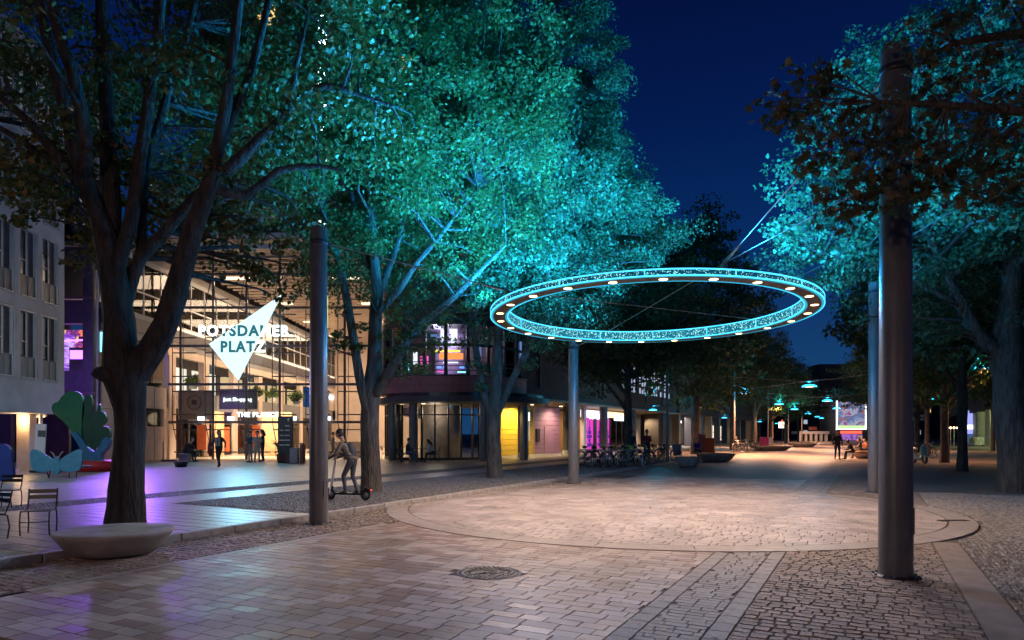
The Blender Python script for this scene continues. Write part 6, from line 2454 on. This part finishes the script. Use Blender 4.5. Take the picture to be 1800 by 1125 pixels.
outline(smooth_poly([(171, 748), (172, 720), (176, 711), (180, 720), (179, 745)]), D - .4, 0, 'leaf_pad', GRN, cs, .1, BB)
m = MB()
x0, x1 = (92 - 160) * D / FPX, (128 - 160) * D / FPX
outline(smooth_poly([(92, 722), (104, 716), (118, 710), (128, 706), (124, 716), (110, 722)]), D - .35, 0, 'pink_bird', pm('pink board', (.40, .10, .11), (.34, .08, .09), 6, .6), cs, .08, BB)
D = 28.5
q = P(168, 838, D)
rp = thing('red_plinth', (P(166, 838, D).x, D + .3, WALK), 'low round red plinth under the painted tree sculpture', 'plinth')
MB().lathe([(.001, 0), (1.28, 0), (1.28, .38), (1.22, .4), (.001, .4)], 36).part('drum', pm('red paint', (.42, .02, .022), (.36, .016, .018), 6, .5), rp)
D = 27.0
q = P(68, 775, D)
ps = thing('poster_stand', (q.x, D, WALK), 'tall narrow white poster stand behind the butterfly bench', 'sign')
MB().box((0, 0, 1.05), (.42, .06, 1.75), 0, 0, .01).part('board', M['white'], ps, None, (0, 0, 0), (0, R(3), 0))
MB().box((.06, -.036, 1.55), (.3, .01, .26)).part('picture_print', M['infill'], ps, None, (0, 0, 0), (0, R(3), 0))
MB().box((0, 0, .06), (.5, .4, .08), 0, 0, .01).part('foot', M['dark'], ps)
# navy painted figure board at the left edge
D = 21.5
q = P(6, 845, D)
BB = (6, HOR + (CAMZ - WALK) * FPX / D)
nv = thing('painted_figure_board', (q.x, D, WALK), 'navy painted figure board with white shapes at the left frame edge', 'sculpture')
outline(smooth_poly([(-14, 842), (-12, 800), (-4, 785), (8, 780), (20, 790), (23, 815), (22, 842)]), D, 0, 'board', pm('navy board', (.012, .03, .16), (.01, .024, .13), 6, .5), nv, .12, BB)
outline(smooth_poly([(-6, 820), (-5, 800), (1, 784), (5, 785), (2, 800), (4, 812), (-1, 822)]), D - .15, 0, 'white_shape', M['white'], nv, .06, BB)
outline(smooth_poly([(-6, 838), (0, 832), (7, 834), (6, 840)]), D - .15, 0, 'red_shape', pm('orange red board', (.5, .08, .03), (.42, .06, .02), 6, .5), nv, .06, BB)
for x in (-.15, .3):
    MB().tube([(x, 0, 0), (x, 0, .35)], .02, 6).part('leg', M['white'], nv)
# dark planter bowl, small posts and the information totem at the entrance
q = G(318, 821, WALK)
t = thing('dark_tub', (q.x, q.y, WALK), 'small dark tapered tub on the plaza before the entrance', 'planter')
MB().lathe([(.001, 0), (.25, 0), (.36, .26), (.33, .27), (.001, .24)], 4).part('tub', M['black'], t)
q = G(502, 814, WALK)
t = thing('information_totem', (q.x, q.y, WALK), 'dark upright information totem with white lines at the entrance', 'sign')
MB().bb((-.37, -.1, .45), (.37, .1, 2.45)).part('panel', M['dark'], t)
MB().bb((-.37, -.11, 0), (.37, .11, .449)).part('base', pm('red brown base', (.12, .05, .04), (.1, .04, .03), 5, .5), t)
m = MB()
for z, x0, x1 in ((1.95, -.0, .25), (1.72, -.28, -.08), (1.72, 0, .25), (1.45, -.26, -.06), (1.45, 0, .25), (1.2, -.3, .26), (.95, -.3, -.04), (.95, 0, .25)):
    m.bb((x0, -.106, z - .03), (x1, -.1005, z + .03))
m.add([(.1, -.105, 2.3), (.26, -.105, 2.38), (.18, -.105, 2.15)], [[0, 1, 2]])
m.part('printed_lines', M['white'], t).__setitem__('kind', 'stuff')
q = G(524, 814, WALK)
t = thing('litter_bin', (q.x, q.y, WALK), 'grey and red-brown litter bin right of the information totem', 'bin')
MB().box((-.18, 0, .4), (.42, .4, .8), 0, 0, .02).part('container', M['winframe'], t)
MB().box((.24, 0, .5), (.2, .36, 1.0), 0, 0, .02).part('post', pm('red brown steel', (.2, .07, .05), (.16, .05, .04), 5, .5), t)
q = G(287, 811, WALK)
t = thing('thin_bollard', (q.x, q.y, WALK), 'thin pale bollard by the wing wall left of the entrance', 'bollard')
MB().tube([(0, 0, 0), (0, 0, 1.1)], .04, 10).part('post', M['beige'], t)
MB().bb((-.1, -.1, 0), (.7, .1, .1)).part('foot_rail', M['steel'], t)
for i, (px, py, z) in enumerate(((340, 672, 4.4), (450, 692, 4.3), (480, 694, 4.3), (521, 700, 3.9), (335, 800, .1))):
    d_ = (46, 46.5, 50, 44, 45)[i]
    w = P(px, py, d_)
    lab = ['leafy plant in the violet lit window', 'bushy plant on the ledge above the fascia letters', 'trailing plant on the second window ledge', 'round hanging plant basket in the atrium', 'leafy plant in the lit shop at the entrance'][i]
    t = thing('indoor_plant', w, lab, 'plant', 'plants in the atrium')
    V, F = leaf_cloud(np.array([[0, 0, 0], [.25, 0, .12], [-.28, 0, .1], [.05, .1, .35]]), np.array([.42, .35, .35, .3]), np.array([120, 80, 80, 70]), .16, rl, .8)
    link('foliage', quads_mesh('foliage', V, F, M['plant']), None, t)
    MB().lathe([(.001, -.45), (.2, -.45), (.26, -.2), (.24, -.2)], 14).part('pot', M['white'], t)
    if i == 3:
        MB().tube([(0, 0, .3), (0, 0, 5)], .012, 5).part('hanger', M['steel'], t)

# ---- cafe tables under the rotunda
q = G(740, 812, WALK)
t = thing('cafe_table', (q.x, q.y, WALK), 'round cafe table between two seated people below the curved building', 'table')
MB().lathe([(.001, .72), (.35, .72), (.35, .745), (.001, .745)], 20).part('table_top', M['dark'], t)
MB().tube([(0, 0, 0), (0, 0, .72)], .03, 8).part('leg', M['dark'], t)
MB().lathe([(.001, 0), (.22, 0), (.2, .03), (.001, .03)], 16).part('base', M['dark'], t)
metal_chair((q.x - .75, q.y, WALK), R(-90), 'cafe chair under the person in dark clothes', 'cafe chairs below the curved building')
metal_chair((q.x + .72, q.y, WALK), R(90), 'cafe chair under the person in a white shirt', 'cafe chairs below the curved building')
person((q.x - .75, q.y, WALK - .04), R(-90), SIT, (.02, .02, .03), (.1, .14, .25), 'person in dark clothes sitting left at the cafe table', scale=1.0)
person((q.x + .72, q.y, WALK - .04), R(90), LEANP, (.55, .54, .55), (.03, .03, .04), 'person in a white shirt leaning forward at the cafe table', scale=1.0, long_hair=True)
for i, (px, py) in enumerate(((680, 811), (697, 812), (712, 813))):
    q = G(px, py, WALK)
    if i == 1:
        t = thing('cafe_table', (q.x, q.y, WALK), 'empty square cafe table left of the seated people', 'table')
        MB().box((0, 0, .73), (.7, .7, .03), 0, 0, .008).part('table_top', M['dark'], t)
        for a, b in ((-.3, -.3), (.3, -.3), (.3, .3), (-.3, .3)):
            MB().tube([(a, b, 0), (a, b, .72)], .018, 6).part('leg', M['dark'], t)
    else:
        metal_chair((q.x, q.y, WALK), R(-90 if i == 0 else 90), ['empty cafe chair by the lit bay, left of the square table', None, 'empty cafe chair right of the square table'][i], 'cafe chairs below the curved building')


# ---- bicycles
def make_bike(frame_mat, label, group):
    t = thing('bicycle', (0, 0, 0), label, 'bicycle', group)
    m = MB()
    m.tube([(-.02, 0, .30), (.0, 0, .30), (-.16, 0, .78), (-.17, 0, .86)], .016, 7)
    m.tube([(0, 0, .30), (.40, 0, .70)], .018, 7)
    m.tube([(-.13, 0, .70), (.38, 0, .80)], .015, 7)
    m.tube([(.36, 0, .86), (.42, 0, .66)], .018, 7)
    for e in (-.05, .05):
        m.tube([(0, e * .5, .30), (-.46, e, .33)], .010, 6)
        m.tube([(-.14, e * .3, .72), (-.46, e, .33)], .009, 6)
        m.tube([(.42, e * .4, .66), (.47, e, .52), (.54, e, .33)], .011, 6)
    m.part('frame', frame_mat, t)
    tyre = MB().lathe([(.315, -.016), (.335, -.018), (.345, 0), (.335, .018), (.315, .016)], 28, closed=True).mesh('tyre', M['rubber'])
    rimm = MB().lathe([(.30, -.010), (.316, -.012), (.316, .012), (.30, .010)], 28, closed=True).mesh('rim', M['chrome'])
    sp = MB()
    for i in range(14):
        a = 2 * PI * i / 14
        sp.tube([(.02 * math.cos(a + .5), .02 * math.sin(a + .5), 0), (.305 * math.cos(a), .305 * math.sin(a), 0)], .0025, 3, 0, False)
    sp.tube([(0, 0, -.05), (0, 0, .05)], .022, 8)
    spm = sp.mesh('spokes', M['chrome'])
    for x in (-.46, .54):
        w_ = link('wheel', tyre, None, t, (x, 0, .345), (R(90), 0, 0))
        link('rim', rimm, None, w_)
        link('spokes', spm, None, w_)['kind'] = 'stuff'
    MB().tube([(.36, 0, .86), (.35, 0, .98), (.37, 0, 1.0)], .012, 6).tube([(.22, -.28, 1.0), (.36, -.12, 1.02), (.37, 0, 1.0), (.36, .12, 1.02), (.22, .28, 1.0)], .011, 6).part('handlebar', M['chrome'], t)
    MB().tube([(-.31, 0, .90), (-.2, 0, .905), (-.02, 0, .89)], [.075, .06, .022], 8).part('saddle', M['black'], t)
    m = MB()
    m.lathe([(.001, -.006), (.09, -.006), (.09, .006), (.001, .006)], 18)
    m.tube([(0, 0, .04), (.12, .1, .04)], .01, 5).tube([(0, 0, -.04), (-.12, -.1, -.04)], .01, 5)
    m.part('crank', M['dark'], t, None, (0, 0, .30), (R(90), 0, 0))
    m = MB()
    for x in (-.46, .54):
        for i in range(9):
            pass
        pts = [(x + .37 * math.cos(a), 0, .345 + .37 * math.sin(a)) for a in np.linspace(R(20), R(165), 9)]
        m.tube(pts, .018, 5)
    m.part('mudguards', M['dark'], t)
    m = MB().tube([(-.2, -.06, .72), (-.62, -.06, .74)], .008, 5).tube([(-.2, .06, .72), (-.62, .06, .74)], .008, 5).tube([(-.6, 0, .74), (-.46, .05, .33)], .007, 5)
    m.part('carrier', M['dark'], t)
    MB().box((.45, 0, .84), (.05, .06, .06), 0, 0, .015).part('headlight', M['white'], t)
    return t


BG = 'bicycles parked under the trees'
blk = M['black']
bike0 = make_bike(blk, 'black bicycle nearest the camera, right of the far pole', BG)
BL_ = [(1033, 818, 40, 'dark bicycle leaning right beside the far pole', (.02, .02, .03)), (1052, 821, 28, None, None), (1065, 823, 62, 'silver bicycle, front one of the parked group', (.3, .3, .32)), (1081, 820, 20, 'green framed bicycle in the middle of the parked group', (.04, .13, .06)),
       (1095, 818, 70, 'blue framed bicycle behind the hooded person', (.04, .06, .2)), (1106, 821, 15, 'pale grey bicycle in front of the hooded person', (.35, .34, .33)), (1121, 820, 5, 'bicycle with a lime green crate on its carrier', (.03, .03, .03)), (1151, 811, 25, 'dark bicycle right of the person in red', (.02, .02, .02)), (1163, 810, 60, 'red framed bicycle right of the person in red', (.2, .03, .03)), (1172, 811, 10, 'thin black bicycle left of the litter bin', (.015, .015, .02)), (1128, 812, 45, 'grey bicycle behind the person in red', (.12, .12, .13)), (1042, 812, 75, 'brown bicycle at the back of the group by the far pole', (.12, .07, .04))]
for i, (px, py, rz, lab, col) in enumerate(BL_):
    q = G(px, py, WALK)
    o = bike0 if lab is None else copy_tree(bike0)
    o.location = (q.x, q.y, WALK)
    o.rotation_euler = (R(random.uniform(-7, 7)), 0, R(rz))
    if lab:
        o['label'] = lab
        mat = mat_col('bike paint %d' % i, col, .35)
        for ch in o.children:
            if ch.name.startswith('frame'):
                ch.material_slots[0].link = 'OBJECT'
                ch.material_slots[0].material = mat
    if lab and 'lime' in lab:
        MB().box((-.42, 0, .87), (.36, .28, .22), 0, 0, .03).part('crate', pm('lime plastic', (.3, .5, .08), (.25, .42, .06), 5, .5), o)
FB = [(1296, 796, 40, 'bicycle by the second lamp post, far left pavement'), (1304, 796, 15, 'second bicycle beyond the curved bench bowl'), (1313, 794, 70, 'third bicycle in the far left row'), (1322, 792, 30, 'fourth bicycle in the far left row'), (1607, 808, 60, 'bicycle half hidden by the thick pole, right pavement'), (1628, 806, 20, 'bicycle behind the parked motor scooter'), (1638, 804, 80, 'bicycle left of the orange lit trunk')]
for px, py, rz, lab in FB:
    q = G(px, py, WALK if px < 1500 else 0)
    o = copy_tree(bike0)
    o.location = (q.x, q.y, WALK if px < 1500 else 0)
    o.rotation_euler = (0, 0, R(rz))
    o['label'] = lab
    o['group'] = 'bicycles further down the street'
rk = MB()
for i in range(5):
    px = 1030 + i * 22
    q = G(px, 821, WALK)
    t = thing('bike_stand', (q.x, q.y + .25, WALK), 'grey hoop bike stand, %s from the far pole' % ['first', 'second', 'third', 'fourth', 'fifth'][i], 'bike stand', 'hoop stands for the bicycles', R(-27))
    MB().tube([(-.35, 0, 0), (-.35, 0, .7), (-.25, 0, .8), (.25, 0, .8), (.35, 0, .7), (.35, 0, 0)], .022, 8).part('hoop', M['chrome'], t)

# ---- people along the street
q = G(1137, 811, WALK)
person((q.x, q.y, WALK), R(160), TALK, (.22, .03, .035), (.015, .015, .018), 'person in a dark red jacket walking by the bicycles', scale=1.02)
q = G(1110, 812, WALK)
person((q.x, q.y, WALK), R(-30), STAND, (.03, .03, .045), (.03, .03, .04), 'hooded person in dark clothes in front of the amber shop', cap=mat_col('hood', (.03, .03, .045)), scale=1.0)
q = G(1224, 806, WALK)
person((q.x, q.y, WALK - .05), R(190), SIT, (.03, .035, .2), (.03, .03, .08), 'person in blue sitting by the small bowl planter', scale=1.0)
q = G(1472, 808)
person((q.x, q.y, 0), R(170), STAND, (.02, .022, .028), (.018, .018, .022), 'person in dark clothes standing alone in the middle of the far street', scale=1.08)
for px, py, rz, lab, top, pose in ((1500, 807, 75, 'person in black leaning forward on the right bench bowl', (.02, .02, .022), LEANP), (1513, 805, 60, 'person in grey sitting second on the right bench bowl', (.08, .08, .09), SIT), (1522, 803, 100, 'person in a rust top sitting at the back of the right bench bowl', (.22, .08, .05), SIT)):
    q = G(px, py)
    person((q.x, q.y, -.02), R(rz), pose, top, (.03, .03, .035), lab)
q = G(1296, 795, WALK)
person((q.x, q.y, WALK - .04), R(120), SIT, (.5, .5, .5), (.05, .05, .07), 'person in a white top sitting near the far bicycles', scale=1.0)

# litter bin, coloured boards, boxes, motor scooter
q = G(1190, 812, WALK)
t = thing('litter_bin', (q.x, q.y, WALK), 'dark grey litter bin on a post beside the nearest slim lamp post', 'bin')
MB().lathe([(.001, .35), (.2, .35), (.25, .95), (.22, .97), (.001, .95)], 18).part('container', M['infill'], t)
MB().tube([(0, .22, 0), (0, .22, 1.0)], .03, 8).part('post', M['dark'], t)
for px, py, w_, h_, c, lab in ((1233, 803, .55, 1.5, (.3, .1, .09), 'pink brown advertising board beside the dark tree trunk'), (1247, 803, .65, 1.25, (.42, .10, .025), 'orange advertising board right of the pink brown one')):
    q = G(px, py, WALK)
    t = thing('advertising_board', (q.x, q.y, WALK), lab, 'board')
    MB().box((0, -.12, h_ / 2), (w_, .03, h_), 0, 0, .01).part('front_panel', mat_col('board %s' % px, c), t, None, (0, 0, 0), (R(-6), 0, 0))
    MB().box((0, .12, h_ / 2), (w_, .03, h_), 0, 0, .01).part('rear_panel', mat_col('board %s' % px, c), t, None, (0, 0, 0), (R(6), 0, 0))
q = G(1343, 790, WALK)
t = thing('pink_box', (q.x, q.y, WALK), 'pink and white box beside the long bench bowl', 'box')
MB().box((0, 0, .6), (.7, .6, 1.2), 0, 0, .02).part('box', mat_col('pink paint', (.6, .06, .2)), t)
MB().box((.5, 0, .6), (.28, .58, 1.18), 0, 0, .02).part('side', M['white'], t)
q = G(1617, 815)
t = thing('motor_scooter', (q.x, q.y, 0), 'pale green and white motor scooter parked facing the camera right of the thick pole', 'scooter', None, R(175))
sc_w = MB().lathe([(.13, -.05), (.2, -.055), (.23, 0), (.2, .055), (.13, .05)], 20, closed=True).mesh('wheel', M['rubber'])
sc_r = MB().lathe([(.001, -.03), (.13, -.04), (.13, .04), (.001, .03)], 16).mesh('rim', M['chrome'])
for y in (.55, -.6):
    e = link('wheel', sc_w, None, t, (0, y, .23), (0, R(90), 0))
    link('rim', sc_r, None, e)
mint = pm('mint paint', (.35, .45, .36), (.3, .4, .32), 5, .3)
MB().tube([(0, .5, .42), (0, .42, .7), (0, .36, .98)], [.13, .2, .12], 12).part('front_shield', mint, t)
MB().tube([(0, .3, .3), (0, -.1, .28), (0, -.35, .42), (0, -.75, .5)], [.12, .13, .2, .12], 12).part('bodywork', mint, t)
MB().tube([(0, -.05, .76), (0, -.4, .8), (0, -.75, .78)], [.1, .13, .1], 10).part('saddle', M['black'], t)
MB().tube([(-.33, .28, 1.02), (0, .35, 1.0), (.33, .28, 1.02)], .02, 8).part('handlebar', M['black'], t)
MB().ball((0, .44, .98), .075, 10).part('headlight', M['white'], t)
MB().box((0, .72, .42), (.2, .34, .08), 0, 0, .03).part('front_mudguard', mint, t)
for e in (-1, 1):
    MB().tube([(.22 * e, .32, 1.03), (.3 * e, .3, 1.2)], .008, 5).ball((.3 * e, .3, 1.22), .05, 8).part('mirror', M['black'], t)
# white lettered barrier and pillar lights on the right
q = G(1716, 784)
t = thing('painted_barrier', (q.x, q.y, 0), 'low white barrier with dark scrawled pattern beside the pale pillar', 'barrier')
MB().bb((-1.0, -.05, .15), (1.0, .05, 1.15)).part('panel', M['white'], t)
m = MB()
for i in range(9):
    m.box((-.85 + i * .21, -.056, .65 + .2 * math.sin(i * 2.1)), (.05, .008, .55), 0, 0)
m.part('pattern', M['dark'], t).__setitem__('kind', 'stuff')
for x in (-.9, .9):
    MB().bb((x - .05, -.2, 0), (x + .05, .2, .16)).part('foot', M['dark'], t)
for i, px in enumerate((1666, 1671, 1677, 1683)):
    w = P(px, 752, 88)
    t = thing('table_lamp_post', (w.x, 88, 0), 'small warm globe light on a thin stick, %s of four under the right trees' % ['first', 'second', 'third', 'last'][i], 'lamp', 'globe lights on sticks')
    MB().ball((0, 0, w.z), .13, 8).part('globe', M['lens'], t)
    MB().tube([(0, 0, 0), (0, 0, w.z - .12)], .03, 6).part('stick', M['white'], t)
w = P(1614, 734, 60)
t = thing('white_street_sign', (w.x, 60, 0), 'small white rectangular sign right of the thick pole', 'sign')
MB().box((0, 0, w.z), (1.0, .06, .5), 0, 0, .01).part('plate', M['white'], t)
MB().box((0, -.034, w.z), (.8, .006, .12)).part('lettering', M['infill'], t)
MB().tube([(0, .05, 0), (0, .05, w.z + .2)], .035, 8).part('post', M['dark'], t)
